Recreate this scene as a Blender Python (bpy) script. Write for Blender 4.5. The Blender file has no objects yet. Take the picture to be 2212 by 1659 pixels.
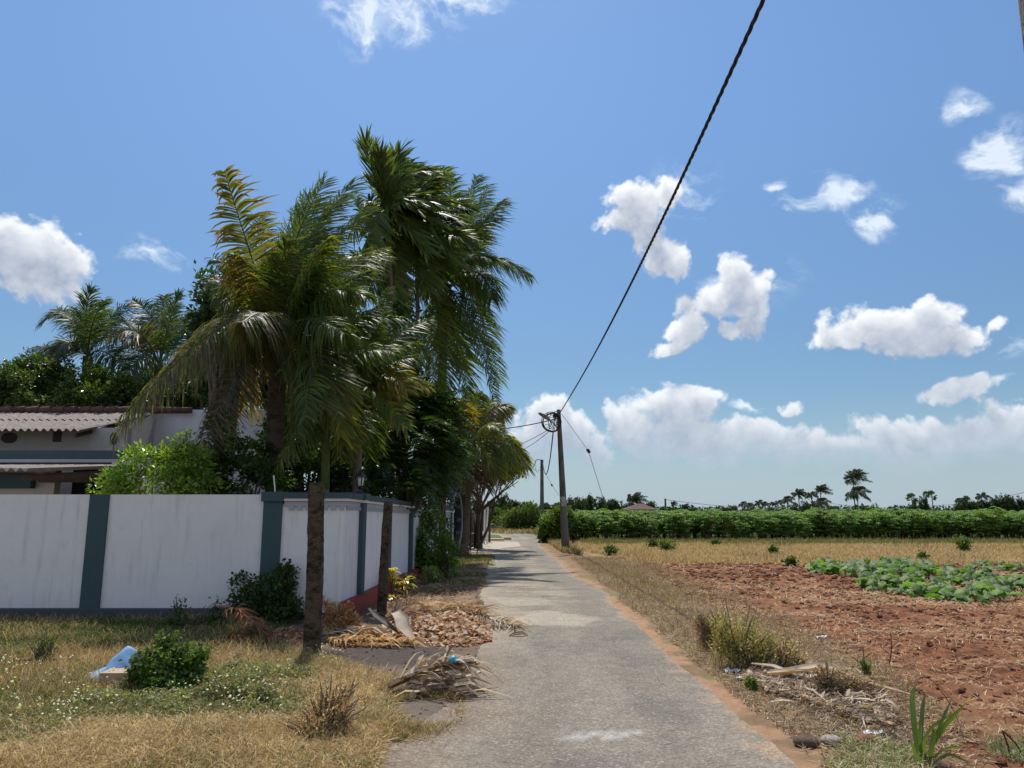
import bpy, math, random
import numpy as np
from mathutils import Vector
R = math.radians
rng = np.random.default_rng(11)
random.seed(5)
sc = bpy.context.scene

# ------------------------------------------------------------------ camera
FPX, CX, CY = 1597.0, 1106.0, 829.5          # photo read at 2212 x 1659
PITCH, EYE = R(9.78), 1.55
cam_d = bpy.data.cameras.new('camera'); cam = bpy.data.objects.new('camera', cam_d)
sc.collection.objects.link(cam)
cam.location = (0, 0, EYE); cam.rotation_euler = (math.pi/2+PITCH, 0, 0)
cam_d.sensor_width = 36; cam_d.lens = FPX/2212*36
cam_d.clip_start = 0.05; cam_d.clip_end = 6000
sc.camera = cam

# ------------------------------------------------------------------ light
SUN_AZ, SUN_EL = R(-9), R(60)
SUN_STRENGTH = 4.6
SKY_STRENGTH = 0.098
SKY_DUST = 0.25
EXPOSURE = 0.14
S = Vector((math.sin(SUN_AZ)*math.cos(SUN_EL), math.cos(SUN_AZ)*math.cos(SUN_EL), math.sin(SUN_EL)))
sd = bpy.data.lights.new('sun', 'SUN'); sun = bpy.data.objects.new('sun', sd); sc.collection.objects.link(sun)
sd.energy = SUN_STRENGTH; sd.angle = R(0.53); sd.color = (1.0, 0.955, 0.88)
sun.rotation_euler = S.to_track_quat('Z', 'Y').to_euler(); sun.location = (-5, 10, 30)
sc.view_settings.view_transform = 'Standard'; sc.view_settings.look = 'None'
sc.view_settings.exposure = EXPOSURE; sc.view_settings.gamma = 1
sc.cycles.max_bounces = 6; sc.cycles.transparent_max_bounces = 4
sc.cycles.diffuse_bounces = 4; sc.cycles.glossy_bounces = 2; sc.cycles.transmission_bounces = 3
sc.cycles.caustics_reflective = False; sc.cycles.caustics_refractive = False

# ------------------------------------------------------------------ pixel -> place
cT, sT = math.cos(PITCH), math.sin(PITCH)
def P(px, py, d):
    k = (CY-py)/FPX; t = d/(cT-k*sT)
    return np.array([(px-CX)/FPX*t, d, EYE+(sT+k*cT)*t])
def G(px, py, z=0.0):
    k = (CY-py)/FPX; t = (z-EYE)/(sT+k*cT)
    return np.array([(px-CX)/FPX*t, (cT-k*sT)*t, z])
def gpoly(pts): return np.array([G(a, b)[:2] for a, b in pts])

# ------------------------------------------------------------------ node helpers
class NT:
    def __init__(s, tree): s.t = tree; s.n = tree.nodes; s.l = tree.links
    def new(s, typ, **kw):
        n = s.n.new(typ)
        for k, v in kw.items(): setattr(n, k, v)
        return n
    def link(s, a, b): s.l.new(a, b)
    def val(s, sock, v):
        if isinstance(v, bpy.types.NodeSocket): s.l.new(v, sock)
        else: sock.default_value = v
    def math(s, op, a, b=0.0, c=0.0, clamp=False):
        n = s.new('ShaderNodeMath', operation=op, use_clamp=clamp)
        s.val(n.inputs[0], a); s.val(n.inputs[1], b)
        if len(n.inputs) > 2: s.val(n.inputs[2], c)
        return n.outputs[0]
    def vmath(s, op, a, b=None, scale=None):
        n = s.new('ShaderNodeVectorMath', operation=op)
        s.val(n.inputs[0], a)
        if b is not None: s.val(n.inputs[1], b)
        if scale is not None: s.val(n.inputs[3], scale)
        return n
    def mix(s, f, a, b):
        n = s.new('ShaderNodeMix', data_type='RGBA')
        s.val(n.inputs[0], f)
        for i, v in ((6, a), (7, b)):
            if isinstance(v, (tuple, list)) and len(v) == 3: v = (*v, 1)
            s.val(n.inputs[i], v)
        return n.outputs[2]
    def ramp(s, f, a, b):          # smooth step a..b
        n = s.new('ShaderNodeMapRange', interpolation_type='SMOOTHSTEP')
        s.val(n.inputs[0], f); n.inputs[1].default_value = a; n.inputs[2].default_value = b
        return n.outputs[0]
    def noise(s, vec, scale, detail=4, rough=0.55, dist=0.0, dim='3D'):
        n = s.new('ShaderNodeTexNoise', noise_dimensions=dim)
        if vec is not None: s.link(vec, n.inputs['Vector'])
        n.inputs['Scale'].default_value = scale; n.inputs['Detail'].default_value = detail
        n.inputs['Roughness'].default_value = rough; n.inputs['Distortion'].default_value = dist
        return n.outputs['Fac']

def new_mat(name):
    m = bpy.data.materials.new(name); m.use_nodes = True
    nt = NT(m.node_tree); nt.n.clear()
    out = nt.new('ShaderNodeOutputMaterial'); b = nt.new('ShaderNodeBsdfPrincipled')
    nt.link(b.outputs[0], out.inputs[0])
    return m, nt, b, out
def bump(nt, b, h, strength=0.5, dist=0.01):
    n = nt.new('ShaderNodeBump'); n.inputs['Strength'].default_value = strength
    n.inputs['Distance'].default_value = dist; nt.link(h, n.inputs['Height']); nt.link(n.outputs[0], b.inputs['Normal'])

def mat_leaf(name, transl=0.35, rough=0.45, spec=0.4, var=0.25, scale=6.0, tint=(1.0, 1.15, 0.45)):
    m, nt, b, out = new_mat(name)
    at = nt.new('ShaderNodeAttribute', attribute_name='Col')
    geo = nt.new('ShaderNodeNewGeometry')
    nz = nt.noise(geo.outputs['Position'], scale, 3)
    br = nt.math('MULTIPLY_ADD', nz, var*2, 1-var)
    col = nt.vmath('SCALE', at.outputs['Color'], scale=br).outputs[0]
    nt.link(col, b.inputs['Base Color'])
    b.inputs['Roughness'].default_value = rough; b.inputs['Specular IOR Level'].default_value = spec
    if transl > 0:
        tr = nt.new('ShaderNodeBsdfTranslucent')
        tc = nt.vmath('MULTIPLY', col, tuple(tint)).outputs[0]
        tc = nt.vmath('SCALE', tc, scale=1.9).outputs[0]
        nt.link(tc, tr.inputs[0])
        mx = nt.new('ShaderNodeMixShader'); mx.inputs[0].default_value = transl
        nt.link(b.outputs[0], mx.inputs[1]); nt.link(tr.outputs[0], mx.inputs[2]); nt.link(mx.outputs[0], out.inputs[0])
    return m

def mat_solid(name, col, rough=0.8, var=0.2, scale=4.0, bscale=40.0, bstr=0.3, bdist=0.005, col2=None, c2th=(0.5, 0.7), c2scale=2.0, spec=0.3, stretch=(1, 1, 1), metal=0.0):
    m, nt, b, out = new_mat(name)
    tc = nt.new('ShaderNodeTexCoord')
    mp = nt.new('ShaderNodeMapping'); mp.inputs['Scale'].default_value = stretch
    nt.link(tc.outputs['Object'], mp.inputs[0]); v = mp.outputs[0]
    n1 = nt.noise(v, scale, 6)
    br = nt.math('MULTIPLY_ADD', n1, var*2, 1-var)
    c = nt.new('ShaderNodeRGB'); c.outputs[0].default_value = (*col, 1)
    cc = nt.vmath('SCALE', c.outputs[0], scale=br).outputs[0]
    if col2:
        f = nt.ramp(nt.noise(v, c2scale, 8, 0.65), *c2th)
        cc = nt.mix(f, cc, col2)
    nt.link(cc, b.inputs['Base Color']); b.inputs['Roughness'].default_value = rough
    b.inputs['Specular IOR Level'].default_value = spec; b.inputs['Metallic'].default_value = metal
    bump(nt, b, nt.noise(v, bscale, 5), bstr, bdist)
    return m

# ------------------------------------------------------------------ noise in numpy
def _h(ix, iy, s):
    h = (ix.astype(np.int64)*374761393 + iy.astype(np.int64)*668265263 + s*1274126177) & 0xffffffff
    h = ((h ^ (h >> 13))*1274126177) & 0xffffffff
    return ((h ^ (h >> 16)) & 0xffff)/65535.0
def vnoise(x, y, s=0):
    x = np.asarray(x, float); y = np.asarray(y, float)
    ix, iy = np.floor(x), np.floor(y); fx, fy = x-ix, y-iy
    fx = fx*fx*(3-2*fx); fy = fy*fy*(3-2*fy)
    a, b = _h(ix, iy, s), _h(ix+1, iy, s); c, d = _h(ix, iy+1, s), _h(ix+1, iy+1, s)
    return (a*(1-fx)+b*fx)*(1-fy)+(c*(1-fx)+d*fx)*fy
def fbm(x, y, o=4, s=0):
    r = 0; a = 0.5; t = 0
    for i in range(o): r = r+a*vnoise(x*2**i, y*2**i, s+i*17); t += a; a *= 0.5
    return r/t
def sstep(x, a, b):
    t = np.clip((x-a)/(b-a), 0, 1); return t*t*(3-2*t)
def inpoly(x, y, poly):
    r = np.zeros(np.shape(x), bool); n = len(poly)
    for i in range(n):
        (x0, y0), (x1, y1) = poly[i], poly[(i+1) % n]
        if y0 == y1: continue
        c = ((y0 > y) != (y1 > y)) & (x < (x1-x0)*(y-y0)/(y1-y0)+x0); r ^= c
    return r
def pdist(x, y, poly):
    d = np.full(np.shape(x), 1e9); n = len(poly)
    for i in range(n):
        (x0, y0), (x1, y1) = poly[i], poly[(i+1) % n]
        dx, dy = x1-x0, y1-y0; L = dx*dx+dy*dy+1e-9
        t = np.clip(((x-x0)*dx+(y-y0)*dy)/L, 0, 1)
        d = np.minimum(d, np.hypot(x-x0-t*dx, y-y0-t*dy))
    return np.where(inpoly(x, y, poly), d, -d)     # positive inside

# ------------------------------------------------------------------ objects
def tag(o, label=None, cat=None, group=None, kind=None):
    if label: o['label'] = label
    if cat: o['category'] = cat
    if group: o['group'] = group
    if kind: o['kind'] = kind
    return o
def link(o, parent=None):
    sc.collection.objects.link(o)
    if parent is not None: o.parent = parent
    return o
def thing(name, label, cat, loc=(0, 0, 0), group=None):
    o = bpy.data.objects.new(name, None); o.location = loc; o.empty_display_size = 0.2
    link(o); return tag(o, label, cat, group)

class MB:
    def __init__(s): s.v = []; s.c = []; s.f = {}; s.n = 0
    def add(s, v, f, col=(0.5, 0.5, 0.5), mi=0):
        v = np.asarray(v, float).reshape(-1, 3); f = np.asarray(f, int)
        col = np.asarray(col, float)
        if col.ndim == 1: col = np.broadcast_to(col, (len(v), 3))
        s.v.append(v); s.c.append(col)
        s.f.setdefault(f.shape[1], []).append((f+s.n, mi)); s.n += len(v)
        return s
    def strips(s, pts, wv, hw, col, mi=0):
        # pts (K,S,3) wv (K,S,3)|(K,1,3) hw (K,S) col (K,3)|(K,S,3)
        K, Sg = pts.shape[:2]
        L = pts-wv*hw[..., None]; Rr = pts+wv*hw[..., None]
        v = np.stack([L, Rr], 2).reshape(-1, 3)
        b = (np.arange(K)*Sg*2)[:, None]+(np.arange(Sg-1)*2)[None]
        f = np.stack([b, b+1, b+3, b+2], -1).reshape(-1, 4)
        col = np.asarray(col, float)
        if col.ndim == 1: col = np.broadcast_to(col, (K, 3))
        if col.ndim == 2: col = np.broadcast_to(col[:, None], (K, Sg, 3))
        c = np.repeat(col.reshape(-1, 3), 2, 0)
        return s.add(v, f, c, mi)
    def leaves(s, pos, d, n, ln, wd, col, fold=0.25, mi=0, mid=0.45):
        K = len(pos); sd_ = np.cross(d, n); sd_ /= np.linalg.norm(sd_, axis=1, keepdims=True)+1e-9
        up = np.cross(sd_, d)
        ln = np.broadcast_to(ln, K)[:, None]; wd = np.broadcast_to(wd, K)[:, None]
        m = pos+d*ln*mid
        v = np.stack([pos, m-sd_*wd+up*wd*fold, pos+d*ln-up*ln*0.12, m+sd_*wd+up*wd*fold], 1).reshape(-1, 3)
        b = np.arange(K)[:, None]*4
        f = np.concatenate([b+np.array([0, 1, 2]), b+np.array([0, 2, 3])])
        col = np.broadcast_to(col, (K, 3))
        return s.add(v, f, np.repeat(col, 4, 0), mi)
    def tube(s, path, rad, sides=6, col=(0.3, 0.3, 0.3), mi=0, cap=True):
        path = np.asarray(path, float); n = len(path); rad = np.broadcast_to(rad, n)
        t = np.gradient(path, axis=0); t /= np.linalg.norm(t, axis=1, keepdims=True)+1e-9
        a = np.array([0, 0, 1.0]) if abs(t[0][2]) < 0.9 else np.array([1.0, 0, 0])
        u = np.cross(t[0], a); u /= np.linalg.norm(u); us = []
        for i in range(n):
            u = u-t[i]*np.dot(u, t[i]); u /= np.linalg.norm(u)+1e-9; us.append(u)
        us = np.array(us); vs = np.cross(t, us)
        an = np.arange(sides)/sides*2*math.pi
        ring = us[:, None]*np.cos(an)[None, :, None]+vs[:, None]*np.sin(an)[None, :, None]
        v = path[:, None]+ring*rad[:, None, None]
        i = (np.arange(n-1)*sides)[:, None]; j = np.arange(sides)[None]; k = (j+1) % sides
        f = np.stack([i+j, i+k, i+sides+k, i+sides+j], -1).reshape(-1, 4)
        base = s.n
        s.add(v.reshape(-1, 3), f, col, mi)
        if cap:
            s.f.setdefault(sides, []).append((np.array([np.arange(sides)[::-1]+base, np.arange(sides)+base+(n-1)*sides]), mi))
        return s
    def box(s, lo, hi, col=(0.5, 0.5, 0.5), mi=0, M=None):
        x0, y0, z0 = lo; x1, y1, z1 = hi
        v = np.array([[x0, y0, z0], [x1, y0, z0], [x1, y1, z0], [x0, y1, z0], [x0, y0, z1], [x1, y0, z1], [x1, y1, z1], [x0, y1, z1]])
        if M is not None: v = M(v)
        f = [[0, 3, 2, 1], [4, 5, 6, 7], [0, 1, 5, 4], [1, 2, 6, 5], [2, 3, 7, 6], [3, 0, 4, 7]]
        return s.add(v, f, col, mi)
    def prism(s, poly, z0, z1, col=(0.5, 0.5, 0.5), mi=0, M=None):     # poly xy ccw
        n = len(poly); p = np.asarray(poly, float)
        v = np.concatenate([np.c_[p, np.full(n, z0)], np.c_[p, np.full(n, z1)]])
        if M is not None: v = M(v)
        base = s.n
        q = [[i, (i+1) % n, n+(i+1) % n, n+i] for i in range(n)]
        s.add(v, q, col, mi)
        s.f.setdefault(n, []).append((np.array([np.arange(n)[::-1]+base, np.arange(n)+n+base]), mi))
        return s
    def grid(s, V, col=(0.5, 0.5, 0.5), mi=0, wrap=False):             # V (a,b,3)
        a, b = V.shape[:2]
        i = np.arange(a-1)[:, None]*b; j = np.arange(b if wrap else b-1)[None]; k = (j+1) % b
        f = np.stack([i+j, i+k, i+b+k, i+b+j], -1).reshape(-1, 4)
        col = np.asarray(col, float)
        if col.ndim == 3: col = col.reshape(-1, 3)
        return s.add(V.reshape(-1, 3), f, col, mi)
    def build(s, name, mats, parent=None, smooth=False, loc=None):
        me = bpy.data.meshes.new(name)
        v = np.concatenate(s.v) if s.v else np.zeros((0, 3))
        if loc is not None: v = v-np.asarray(loc, float)
        loops, sizes, mis = [], [], []
        for k, lst in s.f.items():
            for f, mi in lst:
                loops.append(f.ravel()); sizes.append(np.full(len(f), k)); mis.append(np.full(len(f), mi))
        loops = np.concatenate(loops); sizes = np.concatenate(sizes); mis = np.concatenate(mis)
        me.vertices.add(len(v)); me.vertices.foreach_set('co', v.ravel().astype(np.float32))
        me.loops.add(len(loops)); me.loops.foreach_set('vertex_index', loops.astype(np.int32))
        me.polygons.add(len(sizes)); st = np.concatenate([[0], np.cumsum(sizes)[:-1]])
        me.polygons.foreach_set('loop_start', st.astype(np.int32)); me.polygons.foreach_set('loop_total', sizes.astype(np.int32))
        me.polygons.foreach_set('material_index', mis.astype(np.int32))
        me.polygons.foreach_set('use_smooth', np.full(len(sizes), smooth))
        me.update(calc_edges=True)
        ca = me.color_attributes.new('Col', 'FLOAT_COLOR', 'POINT')
        c = np.concatenate(s.c); ca.data.foreach_set('color', np.c_[c, np.ones(len(c))].ravel().astype(np.float32))
        if not isinstance(mats, (list, tuple)): mats = [mats]
        for m in mats: me.materials.append(m)
        o = bpy.data.objects.new(name, me); link(o, parent)
        if loc is not None: o.location = loc
        return o

def nrm(a): return a/(np.linalg.norm(a, axis=-1, keepdims=True)+1e-9)
def rdir(n, up=0.0):
    v = rng.normal(size=(n, 3)); v = nrm(v); v[:, 2] += up; return nrm(v)
def jit(col, n, amt=0.2, hue=0.08):
    c = np.array(col)[None]*(1+rng.uniform(-amt, amt, (n, 1)))*(1+rng.uniform(-hue, hue, (n, 3)))
    return np.clip(c, 0.003, 1)
def pick(pal, n, w=None, amt=0.2):
    pal = np.array(pal); i = rng.choice(len(pal), n, p=w)
    return np.clip(pal[i]*(1+rng.uniform(-amt, amt, (n, 1))), 0.003, 1)
# ------------------------------------------------------------------ sky
def azel(px, py):
    k = (CY-py)/FPX; v = np.array([(px-CX)/FPX, cT-k*sT, sT+k*cT]); v /= np.linalg.norm(v)
    return math.atan2(v[0], v[1]), math.asin(v[2])
CUMULUS = [(35,560,110,78,1),(100,580,85,60,1),(20,505,60,35,1),(140,560,42,45,1),
 (1365,440,72,48,1),(1345,480,62,45,1),(1440,425,34,34,1),(1445,550,55,45,1),(1410,510,60,50,1),(1470,575,38,30,.8),
 (1598,600,42,48,1),(1545,655,80,45,1),(1620,650,48,55,1),(1465,738,62,24,.9),(1490,700,50,36,.9),(1600,715,60,28,.9),
 (1920,700,130,42,1),(1985,680,65,38,1),(1830,728,70,28,1),(2040,720,60,34,1),(1970,735,90,26,1),
 (2085,833,74,24,1),(1712,877,32,17,.8),(2140,684,38,19,.7),
 (1150,905,48,42,1),(1195,895,36,38,1),(1215,950,80,52,1),(1140,970,85,62,1),(1275,985,70,42,1),(1345,925,48,48,1),(1425,900,85,55,1),(1500,885,52,42,1),(1440,960,140,62,1),
 (1560,978,180,52,1),(1680,955,115,44,1),(1760,980,130,44,1),(1620,930,60,30,1),(1905,935,70,42,1),(1980,925,85,38,1),(2080,945,85,44,1),(2010,975,200,46,1),(2195,925,60,50,1),(2170,985,120,44,1)]
WISPS = [(325,553,62,28,1),(780,40,90,48,1),(860,12,150,62,1),(990,2,120,36,1),(900,80,50,30,1),
 (1800,430,66,40,1),(1740,450,50,24,1),(1885,470,60,38,1),(1690,405,28,13,.8),(2072,215,42,32,1),(2150,320,60,52,1.2),(2200,410,45,28,1),(1600,892,42,15,1),(2195,730,30,25,.5),(1605,630,90,40,.5),(1470,420,60,60,.4)]
AZ0, AZ1, EL0, EL1 = R(-46), R(46), R(-1), R(48)
def clouds(W, H):
    u = np.linspace(AZ0, AZ1, W); v = np.linspace(EL0, EL1, H); U, V = np.meshgrid(u, v)
    def fb(x, y, o, s, g=0.5, ridge=False):
        r = 0; a = 1.0; t = 0
        for i in range(o):
            n = vnoise(x*2.03**i+i*3.7, y*2.03**i-i*1.3, s+i)
            if ridge: n = 1-np.abs(2*n-1)
            r = r+a*n; t += a; a *= g
        return r/t
    def worley(x, y, s):
        ix, iy = np.floor(x), np.floor(y); best = np.full(x.shape, 9.0)
        for i in (-1, 0, 1):
            for j in (-1, 0, 1):
                cx, cy = ix+i+_h(ix+i, iy+j, s), iy+j+_h(ix+i, iy+j, s+9)
                best = np.minimum(best, (x-cx)**2+(y-cy)**2)
        return np.sqrt(best)
    wx = (fb(U*14, V*14, 3, 3)-.5)*.05; wy = (fb(U*14, V*14, 3, 8)-.5)*.04
    wx = wx+(fb(U*90, V*90, 3, 13)-.5)*.008; wy = wy+(fb(U*90, V*90, 3, 18)-.5)*.008
    Uw, Vw = U+wx, V+wy
    def field(bl):
        F = np.full(U.shape, -3.0)
        for px, py, rx, ry, s in bl:
            a, e = azel(px, py)
            q = s*(1.15-np.sqrt(((Uw-a)/(rx/FPX*1.0))**2+((Vw-e)/(ry/FPX*1.0))**2))
            h = np.clip(.5+.5*(q-F)/.3, 0, 1); F = F*(1-h)+q*h+.3*h*(1-h)*.5
        return F
    bil = 1-(worley(Uw*42, Vw*42, 5)*.55+worley(Uw*85+3, Vw*85, 6)*.3+worley(Uw*170, Vw*170, 7)*.15)
    fn = fb(U*40, V*40, 6, 21, .55)
    Fc = field(CUMULUS)+.62*(bil-.62)+.95*(fn-.5)
    dens = sstep(Fc, .08, .50)
    basecut = sstep(V+.030*(fb(U*16, V*22, 4, 40)-.5)*2, R(2.2), R(5.2)); dens *= basecut
    thick = np.clip(Fc, 0, 1.2)*dens
    # light falls from above and a little from the left: march the thickness upwards
    T = np.zeros_like(thick); dv = (EL1-EL0)/H; n = int(R(3.4)/dv); stp = max(1, n//14)
    for k in range(1, 15):
        sh = np.zeros_like(thick); off = k*stp
        sh[:-off] = np.roll(thick, k*stp//5, 1)[off:]
        T += sh
    T = T/14
    lit = np.exp(-4.0*T)
    rel = (bil-.62)*.5+(fn-.5)*.55
    shade = np.clip(lit*1.0+rel*.95+.10, 0, 1)
    dist = sstep(V, R(3), R(12))[..., None]
    bright = np.array([.88, .91, .94]); dark = np.array([.36, .42, .53])
    shade = (shade*(.50+.50*sstep(V+.02*(fn-.5), R(3), R(8.5))))[..., None]
    col = dark*(1-shade)+bright*shade
    haze = np.array([.50, .60, .70])
    col = col*(.66+.34*dist)+haze*(1-dist)*.34
    Fw = field(WISPS); st = fb(Uw*30+Vw*12, Vw*55, 6, 61, .6)
    wis = np.clip((Fw*.95+3.0*(st-.47)), 0, 1.25)/1.25*sstep(Fw, -.35, .45)
    wis = np.clip(wis, 0, 1)**1.35*.78
    wcol = np.array([.84, .92, 1.0])
    veil = .85*(1-sstep(V, R(-1), R(9)))*(1-dens)*(1-wis)        # pale moist air low over the horizon
    vcol = np.array([.385, .485, .575])
    a = 1-(1-dens)*(1-wis)*(1-veil); wd = wis*(1-dens)
    rgb = (col*dens[..., None]+wcol*wd[..., None]+vcol*veil[..., None])/((dens+wd+veil)[..., None]+1e-6)
    return rgb, a
CW, CH = 2300, 1225
crgb, calpha = clouds(CW, CH)
img = bpy.data.images.new('cloud_map', CW, CH, alpha=True, float_buffer=True)
img.colorspace_settings.name = 'Linear Rec.709'; img.alpha_mode = 'CHANNEL_PACKED'
img.pixels.foreach_set(np.concatenate([crgb, calpha[..., None]], -1).astype(np.float32).ravel()); img.update(); img.pack()
w = bpy.data.worlds.new('World'); sc.world = w; w.use_nodes = True
nt = NT(w.node_tree); nt.n.clear()
tcw = nt.new('ShaderNodeTexCoord')
sep = nt.new('ShaderNodeSeparateXYZ'); nt.link(tcw.outputs['Generated'], sep.inputs[0])
az = nt.math('ARCTAN2', sep.outputs[0], sep.outputs[1]); el = nt.math('ARCSINE', sep.outputs[2])
cmb = nt.new('ShaderNodeCombineXYZ')
nt.link(nt.math('DIVIDE', nt.math('SUBTRACT', az, AZ0), AZ1-AZ0), cmb.inputs[0])
nt.link(nt.math('DIVIDE', nt.math('SUBTRACT', el, EL0), EL1-EL0), cmb.inputs[1])
it = nt.new('ShaderNodeTexImage'); it.image = img; it.extension = 'CLIP'; it.interpolation = 'Linear'
nt.link(cmb.outputs[0], it.inputs[0])
sky = nt.new('ShaderNodeTexSky', sky_type='NISHITA'); sky.sun_disc = False
sky.sun_elevation = SUN_EL; sky.sun_rotation = SUN_AZ
sky.altitude = 0; sky.air_density = 1.0; sky.dust_density = SKY_DUST; sky.ozone_density = 1.5
skc = nt.vmath('MULTIPLY', sky.outputs[0], tuple(SKY_STRENGTH*k for k in (0.80, 0.975, 1.09))).outputs[0]
skc = nt.vmath('SCALE', skc, scale=nt.math('MULTIPLY_ADD', nt.ramp(el, R(2), R(38)), .52, .68)).outputs[0]
c2 = nt.mix(it.outputs[1], skc, it.outputs[0])
# unseen bright cloud added behind the camera to lift the shaded front wall
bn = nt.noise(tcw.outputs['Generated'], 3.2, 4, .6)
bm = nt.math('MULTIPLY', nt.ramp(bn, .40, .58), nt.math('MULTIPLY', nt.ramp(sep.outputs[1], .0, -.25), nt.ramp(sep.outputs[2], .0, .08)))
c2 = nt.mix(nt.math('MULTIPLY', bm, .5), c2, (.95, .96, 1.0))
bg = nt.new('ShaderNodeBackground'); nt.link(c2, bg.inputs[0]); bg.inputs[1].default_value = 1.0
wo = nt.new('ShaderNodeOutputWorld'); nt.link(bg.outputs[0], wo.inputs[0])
w.cycles.sampling_method = 'MANUAL'; w.cycles.sample_map_resolution = 1024
# ------------------------------------------------------------------ regions (read off the photo, projected on the ground)
ROAD_R = [(3200,3400),(3060,2960),(2981,2880),(2898,2799),(2832,2749),(2732,2665),(2632,2566),(2532,2491),(2449,2408),(2374,2333),(2291,2263),(2275,2225),(2158,2166),(2083,2095),(2041,2066),(2022,2045),(2023,2018),(2000,2006)]
ROAD_L = [(1150,3400),(1330,2960),(1400,2880),(1500,2780),(1640,2680),(1740,2600),(1790,2480),(1815,2404),(1835,2290),(1800,2236),(1822,2190),(1825,2143),(1838,2120),(1838,2097),(1850,2066),(1885,2050),(1894,2021),(1872,2006)]
def px1(p): return [(a/1.736, b/1.736) for a, b in p]
rr = gpoly(px1(ROAD_R)); rl = gpoly(px1(ROAD_L))
# beyond the visible stretch the lane bends left and runs on behind the fence
rr = np.vstack([rr, [[0.2, 57.5], [-4, 60.0], [-12, 61], [-40, 62]]])
rl = np.vstack([rl, [[-2.2, 53.5], [-6, 56.2], [-13, 57], [-40, 58]]])
def resample(p, n):
    d = np.r_[0, np.cumsum(np.hypot(*np.diff(p, axis=0).T))]; t = np.linspace(0, d[-1], n)
    return np.c_[np.interp(t, d, p[:, 0]), np.interp(t, d, p[:, 1])]
road_poly = np.vstack([rl, rr[::-1]])
soil_poly = gpoly([(1385,1219),(1440,1255),(1500,1295),(1620,1340),(1770,1395),(1870,1460),(1950,1535),(2030,1620),(2150,1760),(3600,1760),(3600,1219.5)])
dry_poly = gpoly([(1240,1171),(1250,1190),(1330,1206),(1405,1219.5),(3600,1220),(3600,1169)])
burn_r = gpoly([(1700,1520),(1790,1495),(1900,1520),(1960,1600),(1900,1640),(1780,1600)])
burn_l = gpoly([(690,1400),(760,1388),(900,1394),(1000,1402),(1030,1430),(1000,1465),(930,1452),(800,1440),(700,1425)])
dirt_l = gpoly([(740,1330),(870,1290),(900,1240),(960,1215),(1075,1200),(1075,1260),(1060,1340),(1070,1400),(1000,1500),(960,1600),(880,1680),(800,1680),(840,1560),(870,1480),(720,1425),(560,1405),(560,1340)])
grass_l = gpoly([(-700,1345),(560,1345),(600,1400),(720,1425),(860,1470),(850,1550),(800,1659),(850,1800),(-900,1800)])
sand_r = None

def masks(x, y):
    n1 = (fbm(x*1.7, y*1.7, 4, 3)-.5); n2 = (fbm(x*6, y*6, 3, 9)-.5)
    w_ = n1*.9+n2*.25
    m = {}
    dr = pdist(x, y, road_poly); m['rd'] = dr
    m['road'] = sstep(dr+.10*n1+.14*n2, -.03, .05)
    ds = pdist(x, y, soil_poly); m['soil'] = sstep(ds+w_*1.1, -.25, .45)
    m['dry'] = sstep(pdist(x, y, dry_poly)+w_*1.5, -.3, .5)*(1-m['soil'])
    m['burn'] = np.maximum(sstep(pdist(x, y, burn_r)+w_*.8, -.1, .25), sstep(pdist(x, y, burn_l)+w_*.8, -.15, .25))
    m['dirt'] = sstep(pdist(x, y, dirt_l)+w_*.5, -.1, .25)
    m['grass'] = sstep(pdist(x, y, grass_l)+w_*.6, -.15, .3)
    right = x > 0.3
    m['orange'] = np.where(right & (y < 34), sstep(.10+.26*fbm(y*1.1, y*.0+3, 2, 5)+dr+n1*.7+n2*.6, 0, .2), 0)*(dr < .1)
    return m
def gz(x, y, m=None):
    x = np.asarray(x, float); y = np.asarray(y, float)
    if m is None: m = masks(x, y)
    near = 1-sstep(y, 25, 60)
    z = .035*(fbm(x*.8, y*.8, 3, 31)-.5)+.018*(fbm(x*5, y*5, 3, 41)-.5)*near
    lump = np.abs(fbm(x*3.2, y*3.2, 4, 51)-.5)*2; clod = fbm(x*13, y*13, 3, 61)
    z = z+m['soil']*near*(.05*lump+.055*(clod-.45)+.012*np.sin(y*7+fbm(x, y, 2, 77)*6))
    z = z+m['grass']*.05*fbm(x*2.1, y*2.1, 3, 71)
    z = z+m['burn']*.012*(clod-.5)
    # the lane is a sheet at z=0: verge stands a little proud and undercuts it raggedly
    e = np.clip(-m['rd'], -1, 1.2)
    zroad = -.035
    zedge = .012*(fbm(x*9, y*9, 3, 81)-.35)+.004
    k = sstep(m['rd'], -.08, .10); k2 = sstep(-m['rd'], 0.0, .5)
    z = (zedge*(1-k2)+np.maximum(z, -.005)*k2)*(1-k)+zroad*k
    return z

def axis(lo, hi, fine_lo, fine_hi, d0, grow):
    a = list(np.arange(fine_lo, fine_hi, d0)); s = d0
    while a[-1] < hi: s *= grow; a.append(a[-1]+s)
    s = d0
    while a[0] > lo: s *= grow; a.insert(0, a[0]-s)
    return np.array(a)
gx = axis(-2500, 2500, -5.0, 7.5, .028, 1.05)
ys = [3.6]
while ys[-1] < 3500: ys.append(ys[-1]+max(.024, .024*(ys[-1]/7.5)**1.35 if ys[-1] < 60 else .02*ys[-1]))
gy = np.array([-2500, -300, -60, -15, -4, 0, 2, 3.2]+ys)
GX, GY = np.meshgrid(gx, gy)
gm = masks(GX.ravel(), GY.ravel()); Zg = gz(GX.ravel(), GY.ravel(), gm)
X_, Y_ = GX.ravel(), GY.ravel()
nA = fbm(X_*1.1, Y_*1.1, 4, 101); nB = fbm(X_*7, Y_*7, 3, 103); nC = fbm(X_*.35, Y_*.35, 3, 107)
def lerp(a, b, t): return a*(1-t[:, None])+np.array(b)[None]*t[:, None]
gc = np.broadcast_to(np.array([.22, .145, .085]), (len(X_), 3)).copy()
gc = lerp(gc, [.17, .16, .075], sstep(nA, .5, .7)*.6)
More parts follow.
